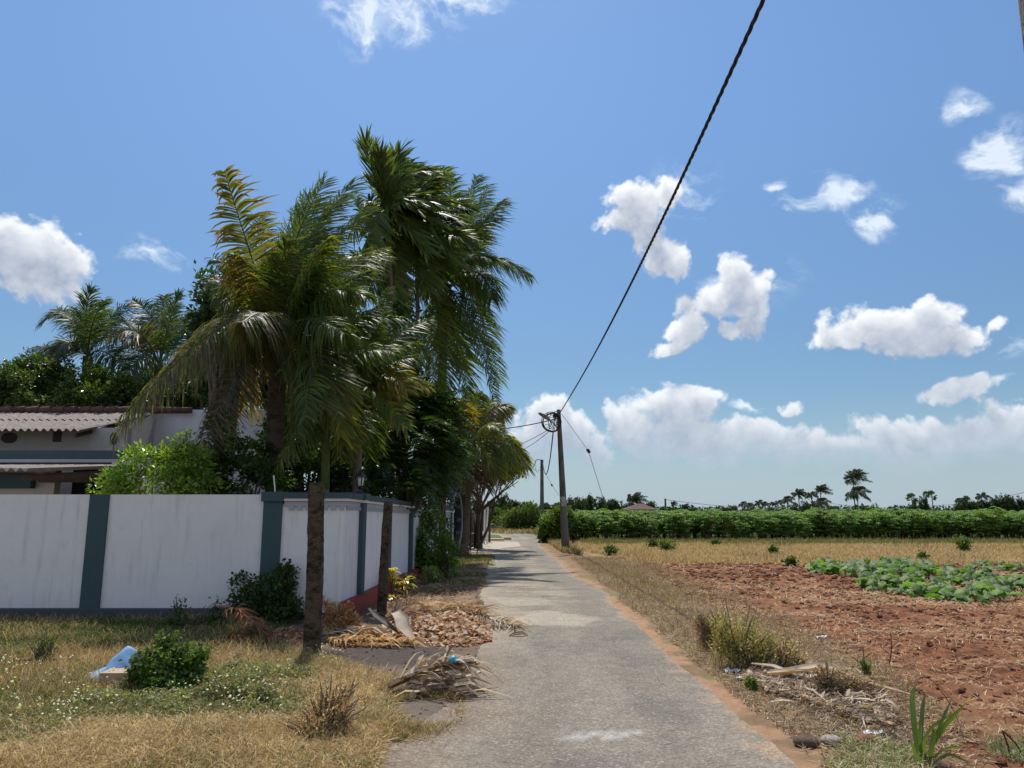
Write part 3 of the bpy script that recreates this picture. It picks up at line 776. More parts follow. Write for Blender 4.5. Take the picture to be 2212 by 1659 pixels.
for px, py, w_, h_, ov in ((20, 946, .32, .22, 0), (124, 943, .20, .26, 1), (243, 0, 0, 0, 9)):
    if ov == 9: continue
    c_ = P(px, py, wy-.01); mb = MB(); k = 18; an_ = np.arange(k)/k*2*math.pi
    if ov == 1: pl = [(-w_/2, -h_/2), (w_/2, -h_/2), (w_/2, h_/2), (-w_/2, h_/2)]
    else: pl = [(w_*.6*math.cos(a), h_*.6*math.sin(a)) for a in an_]
    mb.prism(pl, 0, .02, M=lambda v: np.c_[c_[0]+v[:, 0], c_[1]-.004-v[:, 2]*.5+.0, c_[2]+v[:, 1]]); part(mb, 'vent_opening', M_VENT, fwall)
c_ = P(246, 947, wy-.01); mb = MB(); mb.prism([(.09*math.cos(a), .15*math.sin(a)) for a in np.arange(16)/16*2*math.pi], 0, .02, M=lambda v: np.c_[c_[0]+v[:, 0], c_[1]-.004-v[:, 2]*.5, c_[2]+v[:, 1]]); part(mb, 'vent_opening', M_VENT, fwall)
# white rear block
bx0, bx1 = P(334, 890, 21)[0], P(575, 890, 21)[0]; bz = P(400, 885, 21)[2]
mb = MB(); mb.box((bx0, 21, 0), (bx1, 25, bz)); part(mb, 'rear_block', M_HWHITE, house)
# flat sunshade slab with drain pipe
sy = 15.4; za, zb = P(50, 973, sy)[2], P(50, 998, sy)[2]; sx = P(392, 985, sy)[0]
mb = MB(); mb.box((-20, sy, zb+.06), (sx, sy+1.2, za)); mb.prism([(sx+.001, 0), (sx+2.6, -.22), (sx+2.6, -.38), (sx+.001, -.24)][::-1], 0, 1.2, M=lambda v: np.c_[v[:, 0], sy+v[:, 2], za+v[:, 1]]); part(mb, 'sunshade_slab', M_TEAL, house)
mb = MB(); mb.box((-20, sy-.03, zb-.01), (P(390, 985, sy)[0], sy+1.1, zb+.057)); part(mb, 'slab_edge', M_GREYTRIM, house)
mb = MB(); p0 = P(352, 973, sy-.1); mb.tube([p0, p0+[.28, -.02, -.005]], .045, 10); part(mb, 'drain_pipe', M_GREYTRIM, house)
# lower wall with doorway
ly = 15.0; x0, x1_, x2_ = P(105, 1040, ly)[0], P(228, 1040, ly)[0], P(232, 1040, ly)[0]
lz_ = P(100, 1003, ly)[2]
mb = MB(); mb.box((-20, ly+.1, 0), (P(112, 1040, ly)[0], ly+.3, lz_)); mb.box((P(232, 1040, ly)[0], ly+.1, 0), (P(392, 1040, ly)[0], ly+.3, lz_+.05)); part(mb, 'lower_wall', M_HOUSE, house)
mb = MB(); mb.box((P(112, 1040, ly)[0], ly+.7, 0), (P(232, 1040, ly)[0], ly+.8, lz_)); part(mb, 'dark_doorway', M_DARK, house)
mb = MB(); z1 = P(100, 1042, ly)[2]; z2 = P(100, 1024, ly)[2]
mb.box((P(85, 1040, ly)[0], ly-.05, z1), (P(236, 1040, ly)[0], ly+.09, z2)); part(mb, 'lintel_beam', M_WOODD, house)
mb = MB(); mb.box((-20, ly-.1, P(30,1055,ly)[2]), (P(73, 1045, ly)[0], ly+.05, P(30,1025,ly)[2])); part(mb, 'fascia', M_TEAL, house)
dl = 13.9; el_, er_ = P(-300, 1022, dl), P(66, 1021, dl); rr_ = P(332, 1006, 15.3); rl_ = P(-260, 1003, 15.3); el_[2] = er_[2]; rl_[2] = rr_[2]
corrug(el_, er_, rr_, rl_, .175, .032, 'lower_corrugated_roof', M_ASB, house, 1)
mb = MB(); mb.tube([er_+[-.2, .1, -.1], rr_+[-.15, 0, -.1]], .06, 4); part(mb, 'rafter', M_WOODD, house)

# ------------------------------------------------------------------ utility poles and lines
def upole(px, yb, pxt, yt, r0, r1, label):
    g = G(px, yb); tp = P(pxt, yt, g[1]); t = thing('utility_pole', label, 'pole', g, 'concrete utility poles along the lane')
    mb = MB(); n = 14; pts = [(tp-g)*(i/n) for i in range(n+1)]; pts[0] = np.array([0, 0, -.2]); mb.tube(pts, np.linspace(r0, r1, n+1), 10)
    mb.build('shaft', M_POLE, t, True); return t, g, tp
up1, g1_, t1_ = upole(1222, 1190, 1206.5, 885, .165, .085, 'tall leaning concrete utility pole with street light beside the lane bend')
up2, g2_, t2_ = upole(1171, 1147, 1170.5, 993, .19, .13, 'farther slim utility pole standing at the lane bend')
d1 = g1_[1]
def L1(px, py, dd=0): return P(px, py, d1+dd)-g1_
# poster on the shaft
mb = MB(); an_ = np.linspace(-2.3, -.8, 8)
c0, c1_ = L1(1217.5, 1094), L1(1215, 1073); rr0 = .147
mb.grid(np.array([[c0+[rr0*math.cos(a), rr0*math.sin(a), 0] for a in an_], [c1_+[rr0*math.cos(a), rr0*math.sin(a), 0] for a in an_]])); mb.build('poster', M_PAPER, up1)
mb = MB(); mb.tube([L1(1207, 927), L1(1196, 915, -.25), L1(1186, 906, -.5)], [.028, .026, .03], 8); arm = mb.build('lamp_arm', M_STEEL, up1, True)
mb = MB(); mb.tube([L1(1187, 907, -.45), L1(1184, 904.5, -.5), L1(1176, 899, -.62), L1(1166, 893.5, -.75), L1(1163, 892, -.8)], [.03, .07, .085, .055, .02], 10); mb.build('lamp_head', mat_solid('grey_lamp_housing', (.16, .155, .15), var=.15, rough=.5), arm, True)
mb = MB(); cc = L1(1192.5, 912, -.15); an_ = np.linspace(0, 2*math.pi, 33)
for k in range(5):
    r_ = .40+random.uniform(-.03, .025); oo = np.array([random.uniform(-.03, .03), random.uniform(-.05, .05), random.uniform(-.03, .03)])
    mb.tube([cc+oo+[r_*math.cos(a)*.95, .12*math.sin(a), r_*math.sin(a)] for a in an_], .016, 5, cap=False)
for k in range(7):
    q = [cc+np.array([random.uniform(-.3, .3), random.uniform(-.1, .1), random.uniform(-.35, .35)]) for _ in range(5)]
    mb.tube([q[0], (q[0]+q[1])/2+[0, 0, .1], q[1], (q[1]+q[2])/2, q[2], q[3]], .012, 4)
mb.build('cable_coil', M_CABLE, up1, True)
mb = MB()
mb.box(L1(1199.5, 899)+[-.1, -.06, -.05], L1(1199.5, 899)+[.1, .06, .06]); mb.tube([L1(1206, 889), L1(1198, 889), L1(1198, 900)], .018, 5); mb.tube([L1(1207, 903), L1(1200, 905), L1(1196, 910)], .02, 5); mb.tube([L1(1208, 914), L1(1203, 917)], .02, 5)
mb.build('bracket', M_BLACK, up1)
d2 = g2_[1]
mb = MB(); L2 = lambda px, py: P(px, py, d2-.2)-g2_
mb.tube([L2(1170, 995), L2(1166, 993), L2(1160, 993), L2(1157, 996), L2(1155, 1004), L2(1152, 1008)], .035, 5); mb.tube([L2(1157, 1009), L2(1158, 1017), L2(1161, 1021), L2(1165, 1013), L2(1168, 1016)], .02, 4)
mb.tube([L2(1170, 1008), L2(1166, 1009)], .04, 4); mb.build('cable_loop', M_CABLE, up2, True)

def sag(a, b_, s_, n=24):
    t_ = np.linspace(0, 1, n)[:, None]; p = np.array(a)*(1-t_)+np.array(b_)*t_; p[:, 2] -= (4*s_*t_*(1-t_))[:, 0]; return p
def cable(name, pts, r, label, cat='cable', group=None, mat=None):
    mb = MB(); base = np.array(pts[0]); mb.tube(np.array(pts)-base, r, 5); o = mb.build(name, mat or M_CABLE, None, True); o.location = base
    tag(o, label, cat, group); return o
# near pole, its left edge shows at the right of the picture
npx, npy = 2.375, 2.9
o = MB(); n = 40; Vv = []
for i in range(n+1):
    z = -.2+i/n*7.6; an_ = np.arange(16)/16*2*math.pi; rr_ = .155-.006*z
    Vv.append([(rr_*(1+.05*(vnoise(a*1.4, z*2.5, 3)-.5)*2)*math.cos(a), rr_*(1+.05*(vnoise(a*1.4, z*2.5, 3)-.5)*2)*math.sin(a), z) for a in an_])
o.grid(np.array(Vv), wrap=True); npole = o.build('utility_pole', mat_solid('near_pole_concrete', (.19, .165, .15), rough=.9, var=.3, scale=3, bscale=22, bstr=.8, bdist=.02, col2=(.085, .075, .07), c2th=(.45, .65), c2scale=4, spec=.1), None, True)
npole.location = (npx, npy, 0); tag(npole, 'rough concrete pole cut off by the right edge of the photo', 'pole')
# twisted bundle between the near pole and the far one
A = np.array([2.2, 2.9, 5.85]); B = P(1209, 893, d1-.05)
pm = [P(px, py, 10)[:1] for px, py in ()]
cps = []
for px, py in ((1650, 0), (1556, 190), (1500, 322), (1400, 545), (1300, 740), (1250, 822)):
    k = (CY-py)/FPX; vx = (px-CX)/FPX; vy = cT-k*sT; vz = sT+k*cT
    # plan line from A to B: x = A.x+(B.x-A.x)*(y-A.y)/(B.y-A.y)
    mS = (B[0]-A[0])/(B[1]-A[1]); t_ = (A[0]-mS*A[1])/(vx-mS*vy); cps.append([vx*t_, vy*t_, EYE+vz*t_])
cps = np.array([list(A)]+cps+[list(B)]); 
co = np.polyfit(cps[:, 1], cps[:, 2], 3, w=[.3, 1, 1, 1, 1, 1, 1, 1.5])
yy = np.linspace(A[1], B[1], 1500); xx = A[0]+(B[0]-A[0])*(yy-A[1])/(B[1]-A[1]); zz = np.polyval(co, yy)
mb = MB(); ph = yy/.46*2*math.pi
for k in range(3):
    a = ph+k*2.094; mb.tube(np.c_[xx+.0105*np.cos(a), yy, zz+.0105*np.sin(a)]-A, .0112, 5)
o = mb.build('twisted_power_cable', M_CABLE, None, True); o.location = A; tag(o, 'thick twisted black power cable sweeping across the sky', 'cable')
ce = P(1190, 905, d1-.5)
def q_(px, py, d): return P(px, py, d)
cable('service_cable', np.vstack([sag(P(1207, 892, d1), P(1197, 906, d1-.1), .02, 5), sag(P(1196, 906, d1-.1), P(935, 925, 33), .25)]), .022, 'twisted black cable running left from the lamp pole into the palms', group='cables on the lamp pole')
cable('service_cable', sag(P(1190, 925, d1-.2), P(1075, 977, 34), .1), .012, 'upper thin wire falling left from the coil towards the palms', group='cables on the lamp pole')
cable('service_cable', sag(P(1189, 929, d1-.2), P(1110, 979, 36), .12), .012, 'lower thin wire falling left from the coil towards the yard', group='cables on the lamp pole')
cable('service_cable', sag(P(1195, 932, d1-.1), P(1173, 1000, d2-.1), 1.3), .028, 'slack twisted cable linking the two lane poles', group='cables on the lamp pole')
gs = P(1305, 1086, d1+4); gs2 = np.array([gs[0]*1.3, d1+6, 0.0])
wst = P(1213, 894, d1); wi = P(1273, 974, d1+2.6); wend = wst+(wi-wst)*2.42; wend[2] = .05
def guy(nm, a, mid, b_, label, r):
    t = thing('guy_wire', label, 'guy wire', a, 'stay wires of the lane poles')
    m_ = MB(); m_.tube([np.zeros(3), mid-a], r, 4); m_.tube([mid-a, b_-a], r, 4); m_.build('wire', M_STEEL, t)
    m_ = MB(); dd = (mid-a)/np.linalg.norm(mid-a); m_.tube([mid-a-dd*.13, mid-a-dd*.1, mid-a+dd*.1, mid-a+dd*.13], [.03, .07, .07, .03], 8); m_.build('insulator', M_BLACK, t)
a_ = P(1213, 894, d1+.05); e_ = G(1352, 1176)
k_ = .38; mid_ = a_+(e_-a_)*k_
guy('guy_wire', a_, P(1271, 974, a_[1]+(e_[1]-a_[1])*.36), P(1306, 1086, a_[1]+(e_[1]-a_[1])*.9)+[0, 0, 0], 'steel guy wire with insulator running right from the lamp pole', .013)
a_ = P(1172, 1010, d2+.1); guy('guy_wire', a_, P(1192, 1048, d2+2), P(1207, 1070, d2+3.5), 'short guy wire with insulator on the farther pole', .016)

# lines and poles far off over the crop
for px, yt, d, lab in ((1437, 1077, 130, 'distant pole standing above the crop left of the palms'), (1787, 1086, 170, 'distant pole between the far palms'), (1167*1.0+0, 0, 0, '')):
    if d == 0: continue
    p = P(px, yt, d); mb = MB(); mb.tube([(0, 0, 0), (0, 0, p[2])], [.22, .16], 6); o = mb.build('utility_pole', M_POLE); o.location = (p[0], d, 0); tag(o, lab, 'pole')
cable('power_line', sag(P(1437, 1079, 130), P(1690, 1096, 165), .5), .035, 'thin line sagging right from the distant pole over the crop', group='distant power lines')
cable('power_line', sag(P(1787, 1086, 170), P(2015, 1092, 170), .8), .035, 'thin level line right of the pole between the far palms', group='distant power lines')
cable('power_line', sag(P(2015, 1092, 170), P(2300, 1040, 110), .8), .035, 'thin line rising towards the right edge over the hedge', group='distant power lines')
# ------------------------------------------------------------------ foliage materials
M_FROND = mat_leaf('palm_leaflet', transl=.40, rough=.48, spec=.32, var=.2, scale=5, tint=(1.15, 1.1, .35))
M_LEAF = mat_leaf('glossy_leaf', transl=.30, rough=.35, spec=.5, var=.2, scale=8, tint=(1.1, 1.2, .3))
M_SOFT = mat_leaf('matt_leaf', transl=.25, rough=.6, spec=.25, var=.2, scale=8, tint=(1.1, 1.15, .4))
M_DRY = mat_leaf('dry_leaf', transl=.28, rough=.8, spec=.15, var=.3, scale=12, tint=(1, .85, .6))
M_GRASS = mat_leaf('grass_blade', transl=.2, rough=.7, spec=.15, var=.25, scale=3, tint=(1, 1, .6))
M_BARK = mat_solid('palm_bark', (.13, .105, .085), rough=.95, var=.35, scale=4, bscale=30, bstr=.8, bdist=.02, stretch=(1, 1, 4), col2=(.06, .05, .04), c2th=(.48, .7), c2scale=3, spec=.1)
M_BARK2 = mat_solid('grey_bark', (.15, .125, .10), rough=.95, var=.35, scale=6, bscale=30, bstr=.6, spec=.1)
M_SHAFT = mat_solid('green_crownshaft', (.10, .14, .045), rough=.5, var=.2, scale=5, stretch=(1, 1, .3))
M_NUT = mat_solid('orange_coconut', (.50, .15, .03), rough=.5, var=.2, scale=6, spec=.4)
GREEN = [(.075, .115, .025), (.06, .10, .022), (.095, .13, .028), (.08, .105, .032)]
GREEN_Y = [(.14, .17, .028), (.21, .20, .032), (.11, .14, .028)]
YELLOW = [(.38, .24, .03), (.30, .19, .03), (.18, .16, .03), (.30, .15, .04)]
BROWN = [(.13, .10, .07), (.17, .13, .09), (.10, .08, .055)]
WIND = np.array([.75, -.1, .12])

TWIN = .65
def bez(a, c, b, n):
    t = np.linspace(0, 1, n)[:, None]; return a*(1-t)**2+2*c*t*(1-t)+b*t*t
def frond(mb, base, ctrl, tip, ll=.7, n=70, pal=GREEN, droop=.45, wind=.35, width=.017, t0=.16, endlen=.35, fwd=(.7, .35), seg=4, rr=.02, roll=0.0, side=None, mid=None, clump=0.0, tipcol=None):
    base, ctrl, tip = [np.asarray(q, float) for q in (base, ctrl, tip)]; n = int(n*1.55); width = width*.66
    m = 22; path = bez(base, ctrl, tip, m)
    L = np.linalg.norm(np.diff(path, axis=0), axis=1).sum()
    rc_ = np.array(pick(pal, 1)[0])*1.3
    mb.tube(path, np.linspace(rr, rr*.2, m), 5, rc_)
    rs_ = rng.uniform(-.25, .25, 2)
    for sgn in (-1, 1):
        t = t0+(1-t0)*(np.arange(n)+rng.uniform(-.3, .3, n))/n
        if clump > 0: t = t+np.sin(t*40+rng.random()*6)*clump/40
        t = np.clip(t, t0*.9, 1)
        a = base*(1-t)[:, None]**2+2*ctrl*(t*(1-t))[:, None]+tip*(t**2)[:, None]
        tn = nrm(2*(1-t)[:, None]*(ctrl-base)+2*t[:, None]*(tip-ctrl))
        up = nrm(np.array([rs_[0], -.62+rs_[1], .75])) if side is None else np.asarray(side, float)
        s_ = nrm(np.cross(tn, up)+1e-4)
        if roll: 
            nn = np.cross(s_, tn); s_ = nrm(s_*math.cos(roll)+nn*math.sin(roll))
        nn = nrm(np.cross(s_, tn))
        tt_ = (t-t0)/(1-t0); prof = np.clip(np.minimum(.45+tt_*2.2, 1)*(1-(1-endlen)*np.clip((tt_-.4)/.6, 0, 1)**1.4), .15, 1)
        lens = ll*prof*rng.uniform(.72, 1.12, n)*(1-.45*(rng.random(n) < .07))
        fw = fwd[1]+(fwd[0]-fwd[1])*tt_+rng.uniform(-.13, .13, n)+.10*np.sin(t*26+rng.random()*6); fw = fw[:, None]
        d = nrm(sgn*s_*np.sqrt(np.clip(1-fw**2, .05, 1))+tn*fw+nn*(.20+rng.uniform(-.22, .22, (n, 1))))
        u = np.linspace(0, 1, seg+1)
        dr = droop*rng.uniform(.6, 1.4, n); wd_ = wind*rng.uniform(.5, 1.5, n)
        off = (np.array([0, 0, -1.0])[None]*dr[:, None]+WIND[None]*wd_[:, None])
        pts = a[:, None]+lens[:, None, None]*(d[:, None]*u[None, :, None]*(1-.25*u[None, :, None]*dr[:, None, None])+off[:, None]*(u**2)[None, :, None])
        dl = nrm(np.gradient(pts, axis=1))
        wv = nrm(tn[:, None]-dl*(tn[:, None]*dl).sum(-1, keepdims=True)+nn[:, None]*rng.uniform(-.35, .35, (n, 1, 1)))
        hw = width*np.array([.55]+[1.0]*(seg-1)+[.08])[None]*rng.uniform(.75, 1.2, (n, 1))
        hw[:, seg//2+1:seg] *= .75
        col = pick(pal, n, amt=.22)[:, None]*np.ones((1, seg+1, 1))
        if tipcol is not None:
            k = (u**2)[None, :, None]*rng.uniform(.2, 1.0, (n, 1, 1)); col = col*(1-k)+np.array(tipcol)*k
        mb.strips(pts, wv, hw, col)
    return L
def palm_trunk(par, base, top, r0, r1, mat=None, bulge=.0, rings=True, lean=0.0):
    base = np.array(base, float); top = np.array(top, float); H = top[2]-base[2]; n = max(16, int(H/.06)); t = np.linspace(0, 1, n)
    pth = base*(1-t)[:, None]+top*t[:, None]; pth[:, 0] += lean*np.sin(t*math.pi)
    r = r0+(r1-r0)*np.minimum(t*1.4, 1)+bulge*np.exp(-t*9)
    if rings: r = r*(1+.045*((np.arange(n) % 3) == 0)+.03*rng.uniform(-1, 1, n))
    l = np.array(par.location); mb = MB().tube(pth-l, r, 12); return mb.build('trunk', mat or M_BARK, par, True)
def add_frond(par, name='frond', mat=None, **kw):
    mb = MB(); l = np.array(par.location)
    kw['base'] = np.array(kw['base'])-l; kw['ctrl'] = np.array(kw['ctrl'])-l; kw['tip'] = np.array(kw['tip'])-l
    frond(mb, **kw); return mb.build(name, mat or M_FROND, par)
def px_frond(par, cpx, d0, ctl, tip, dt, twin=True, **kw):
    if twin and rng.random() < TWIN:      # a neighbouring frond of nearly the same sweep
        j = rng.uniform(-1, 1, 4)*[34, 24, 26, 18]; L = math.hypot(tip[0]-cpx[0], tip[1]-cpx[1])/220; j = j*min(1.3, L)
        c_ = np.array(cpx, float); tp_ = c_+(np.array(tip)-c_)*rng.uniform(.78, .95)+j[:2]; cl_ = c_+(np.array(ctl)-c_)*rng.uniform(.8, .98)+j[2:]
        px_frond(par, cpx, d0, tuple(cl_), tuple(tp_), dt+rng.uniform(.3, 1.2)*(1 if rng.random() < .6 else -1), twin=False, **kw)
    # crown pixel at depth d0, arc through ctl pixel, tip pixel at depth d0+dt
    c = P(*cpx, d0); m_ = P(*ctl, d0+dt*.6); t_ = P(*tip, d0+dt); q = 2*m_-.5*(c+t_)
    return add_frond(par, base=c, ctrl=q, tip=t_, **kw)
def nuts(par, ctr, n, r, spread, mat, name='coconut_bunch'):
    mb = MB(); l = np.array(par.location)
    for i in range(n):
        c = np.array(ctr)+rng.normal(size=3)*spread-l; k = 8; th = np.linspace(0, math.pi, 7); ph = np.arange(k)/k*2*math.pi
        Vv = np.array([[c+[r*math.sin(a)*math.cos(b_), r*math.sin(a)*math.sin(b_), r*1.25*math.cos(a)] for b_ in ph] for a in th]); mb.grid(Vv, wrap=True)
    return mb.build(name, mat, par, True)

# ================================================================== PALM A : king coconut behind the front wall
dA = 13.6; cA = P(600, 742, dA); bA = (P(603, 1000, dA)[0], dA, 0)
pa = thing('coconut_palm', 'king coconut palm with orange nuts and one yellowing upright frond behind the front wall', 'palm', bA)
palm_trunk(pa, bA, cA+[0, 0, -.15], .19, .155, bulge=.06)
fr = dict(ll=.82, n=85, width=.017, rr=.024)
YG = GREEN+GREEN_Y
A = [ # ctl, tip, dt, overrides
 ((545,560), (484,368), -.6, dict(twin=False, pal=[(.08,.10,.02),(.13,.13,.025),(.06,.08,.02)], tipcol=(.36,.22,.06), ll=.9, droop=.50, wind=.42, n=46, width=.034, side=(0,-1,.1), t0=.3)),
 ((575,610), (560,470), .8, dict(pal=YG, droop=.3)),
 ((625,560), (700,392), -.4, dict(droop=.22, wind=.5, ll=.95)),
 ((655,560), (765,392), .5, dict(droop=.3, wind=.6, ll=.95)),
 ((670,590), (800,450), -1.2, dict(droop=.35, wind=.5)),
 ((630,600), (660,420), 1.4, dict(droop=.3, wind=.6)),
 ((690,610), (830,540), .7, dict(droop=.5, wind=.5, pal=YG)),
 ((660,600), (705,520), -1.8, dict(droop=.6, pal=YG)),
 ((690,640), (790,640), -1.3, dict(droop=.7, wind=.3)),
 ((560,640), (480,560), 1.5, dict(droop=.5, pal=GREEN)),
 ((545,650), (455,600), .6, dict(droop=.6, pal=YG+BROWN)),
 ((540,640), (505,550), -1.6, dict(droop=.8, pal=YELLOW[2:]+GREEN_Y+BROWN+GREEN, twin=False)),
 ((480,690), (245,945), -1.2, dict(droop=1.0, wind=.12, ll=.75, n=95, pal=GREEN+BROWN+BROWN, fwd=(.5,.2))),
 ((500,700), (380,800), .8, dict(droop=.9, wind=.1, pal=GREEN+BROWN)),
 ((500,690), (420,720), 2.0, dict(droop=.9, wind=.1, pal=GREEN)),
 ((520,790), (425,1005), -.8, dict(droop=.55, wind=.5, ll=.8, pal=BROWN+[(.06,.07,.03)], fwd=(.5,.2))),
 ((560,760), (530,880), 1.2, dict(droop=.9, pal=YELLOW+GREEN_Y)),
 ((650,760), (715,890), -.9, dict(droop=.7, wind=.5, pal=BROWN+GREEN)),
 ((670,720), (760,790), .8, dict(droop=.8, wind=.3)),
 ((620,780), (630,900), 1.6, dict(droop=.8, pal=GREEN_Y+BROWN)),
 ((655,690), (745,720), -2.0, dict(droop=.8, wind=.3)), ((640,640),(720,610),.9,{}), ((600,620),(620,520),-.9,{}), ((690,650),(800,590),-.3,{}), ((560,670),(470,640),-.6, dict(droop=.7)), ((650,640),(740,560),1.3,{}), ((580,700),(500,760),-.5, dict(droop=.9, pal=BROWN+GREEN)),
 ((570,680), (520,700), -2.4, dict(droop=.9, wind=.2, pal=GREEN+BROWN)),
]
for ctl, tip, dt, ov in A:
    kw = dict(fr); kw.update(dict(droop=.5, wind=.35, pal=GREEN)); kw.update(ov)
    px_frond(pa, (600+random.uniform(-6, 6), 738+random.uniform(-10, 8)), dA, ctl, tip, dt, **kw)
nuts(pa, P(583, 742, dA-.25), 9, .085, .09, M_NUT); nuts(pa, P(612, 735, dA-.3), 12, .085, .10, M_NUT)
mb = MB(); l = np.array(bA)
for i in range(26):
    a = rng.uniform(0, 6.28); p0 = cA-l+[.12*math.cos(a), .12*math.sin(a), rng.uniform(-.4, .1)]
    mb.tube([p0, p0+[.2*math.cos(a), .2*math.sin(a), .25], p0+[.4*math.cos(a), .4*math.sin(a), .2]], [.05, .03, .01], 5)
mb.build('leaf_bases', M_BARK, pa, True)

# ================================================================== manila palms just behind the corner
def manila(px_t, d, ytop, r, label, fronds, shaft=None, lean=0, ll=.55, n=48, pal=GREEN, width=.024):
    base = (P(px_t, 1055, d)[0], d, 0); c = P(px_t+lean, ytop, d)
    t = thing('areca_palm', label, 'palm', base)
    if shaft: 
        s0 = P(px_t+lean*.6, shaft, d)
        palm_trunk(t, base, s0, r*1.1, r*.95, M_SHAFT if shaft > 1050 else M_BARK2)
        mb = MB(); mb.tube([s0-base, (s0+c)/2-base, c-base], [r*1.02, r*1.0, r*.55], 10); mb.build('crownshaft', M_SHAFT, t, True)
    else: palm_trunk(t, base, c, r*1.1, r*.9, M_BARK2)
    for ctl, tip, dt, *o in fronds:
        kw = dict(ll=ll, n=n, width=width, rr=.018, droop=.55, wind=.35, pal=pal, fwd=(.6, .45), t0=.12)
        if o: kw.update(o[0])
        px_frond(t, (px_t+lean, ytop), d, ctl, tip, dt, **kw)
    return t
manila(700, 12.9, 800, .075, 'green stemmed slender palm directly behind the nearest concrete post', [
 ((690,740),(640,700),.8), ((720,700),(760,610),-.5), ((740,720),(830,660),.6), ((745,760),(850,760),-.6), ((680,760),(610,800),-.8), ((735,800),(800,900),.4),
 ((670,820),(640,935),-.6), ((700,700),(690,600),.9), ((720,840),(745,960),-.5, dict(pal=GREEN_Y)), ((665,900),(600,1000),-.3, dict(pal=GREEN+GREEN_Y)), ((755,700),(870,690),1.2), ((700,720),(720,560),1.5)], shaft=1056, lean=4)
manila(774, 13.6, 845, .085, 'grey ringed palm behind the lantern pier', [
 ((790,760),(850,690),.5), ((820,780),(900,740),-.4), ((830,800),(925,840),.6, dict(pal=YELLOW+GREEN_Y+GREEN)), ((810,840),(880,930),-.6, dict(pal=GREEN_Y+GREEN)), ((750,780),(700,720),.8),
 ((740,840),(690,940),-.3), ((765,760),(760,660),1.0), ((790,880),(800,990),.7), ((800,730),(840,620),1.4), ((735,800),(670,830),1.0), ((760,900),(735,990),-.8, dict(pal=GREEN_Y+GREEN)), ((840,740),(930,690),1.3)], shaft=905)

# ================================================================== tall areca cluster
def areca(px_b, d, px_c, yc, label, fronds, r=.075, pal=GREEN):
    base = (P(px_b, 1040, d)[0], d, 0); c = P(px_c, yc, d)
    t = thing('areca_palm', label, 'palm', base, 'tall areca palms in the yard')
    s0 = c+(np.array(base)-c)*.12
    palm_trunk(t, base, s0, r, r*.85, M_BARK2)
    mb = MB(); mb.tube([s0-base, c-base], [r*1.15, r*.7], 8); mb.build('crownshaft', M_SHAFT, t, True)
    for ctl, tip, dt, *o in fronds:
        kw = dict(ll=.78, n=34, width=.056, rr=.02, droop=.4, wind=.45, pal=pal, fwd=(.75, .5), t0=.1, endlen=.7)
        if o: kw.update(o[0])
        px_frond(t, (px_c, yc), d, ctl, tip, dt, **kw)
areca(872, 21.5, 838, 455, 'tall areca palm with the highest upright leaf tuft', [
 ((812,390),(788,300),-.3, dict(droop=-.1, wind=.05, ll=.75, fwd=(.9,.75))), ((845,380),(865,325),.5, dict(droop=.1, wind=.2, fwd=(.85,.7))), ((870,390),(925,370),-.6), ((890,420),(960,440),.4),
 ((870,470),(920,540),-.5), ((800,440),(765,500),.6), ((810,480),(800,580),-.4), ((880,440),(940,500),1.0), ((820,400),(800,380),1.2), ((850,480),(850,580),.9)])
areca(884, 22.2, 872, 500, 'areca palm with crown spreading in the middle of the tall cluster', [
 ((865,430),(860,350),.4), ((900,430),(940,385),-.5), ((925,460),(990,480),.5), ((925,500),(985,570),-.6), ((900,550),(930,640),.5), ((840,470),(795,430),-.3),
 ((830,510),(780,570),.6), ((860,560),(850,650),-.7), ((890,440),(900,380),1.1), ((835,540),(800,640),1.1)])
areca(897, 23.0, 905, 470, 'areca palm on the right side of the tall cluster', [
 ((900,400),(885,350),.5), ((930,420),(955,370),-.4), ((950,440),(1010,450),.5), ((950,490),(1010,530),-.6), ((930,520),(960,600),.6), ((880,440),(840,400),-.5), ((885,510),(850,590),.7), ((940,450),(1000,500),1.2)])
areca(866, 23.6, 815, 560, 'lower areca palm at the left of the tall cluster', [
 ((800,500),(770,430),.5), ((840,500),(870,450),-.4), ((860,540),(930,570),.5), ((790,550),(730,560),-.4), ((790,590),(750,660),.5), ((840,600),(870,680),-.5), ((830,500),(850,430),1.0)])

# ================================================================== tall coconut on the right of the grove
TWIN = .25
dF = 24.5; bF = (P(930, 1040, dF)[0], dF, 0); cF = P(957, 610, dF)
pf = thing('coconut_palm', 'tall coconut palm with long drooping fronds leaning over towards the lane', 'palm', bF)
palm_trunk(pf, bF, cF, .20, .14, lean=.15)
Ff = [((1040,555),(1145,598),.5, dict(droop=.8)), ((1030,500),(1088,435),-.5, dict(droop=.45, wind=.6)), ((1000,500),(1030,380),.6, dict(droop=.35, wind=.5)), ((975,470),(965,375),-.6, dict(droop=.4)),
 ((1010,560),(1060,560),-1.5, dict(droop=.8)), ((1030,590),(1062,650),-1.0, dict(droop=1.0)), ((1020,640),(1080,830),.3, dict(droop=.5, ll=1.0, wind=.2)), ((1015,690),(1068,860),-.8, dict(droop=.4, ll=.8)), ((990,720),(1010,860),.6, dict(droop=.6)),
 ((965,720),(960,860),-.8, dict(droop=.6)), ((930,690),(900,800),.7, dict(droop=.7)), ((925,560),(870,540),.9, dict(droop=.6)), ((940,520),(915,420),1.4, dict(droop=.4)), ((1000,540),(1050,490),1.5, dict(droop=.5)),
 ((1000,600),(1045,690),1.6, dict(droop=.7, pal=YG)), ((940,700),(935,850),-1.5, dict(droop=.6, pal=YG)), ((920,610),(860,640),-1.0, dict(droop=.8)), ((1000,530),(1055,400),1.8, dict(droop=.45, wind=.6)), ((960,690),(1000,800),1.5, dict(droop=.6))]
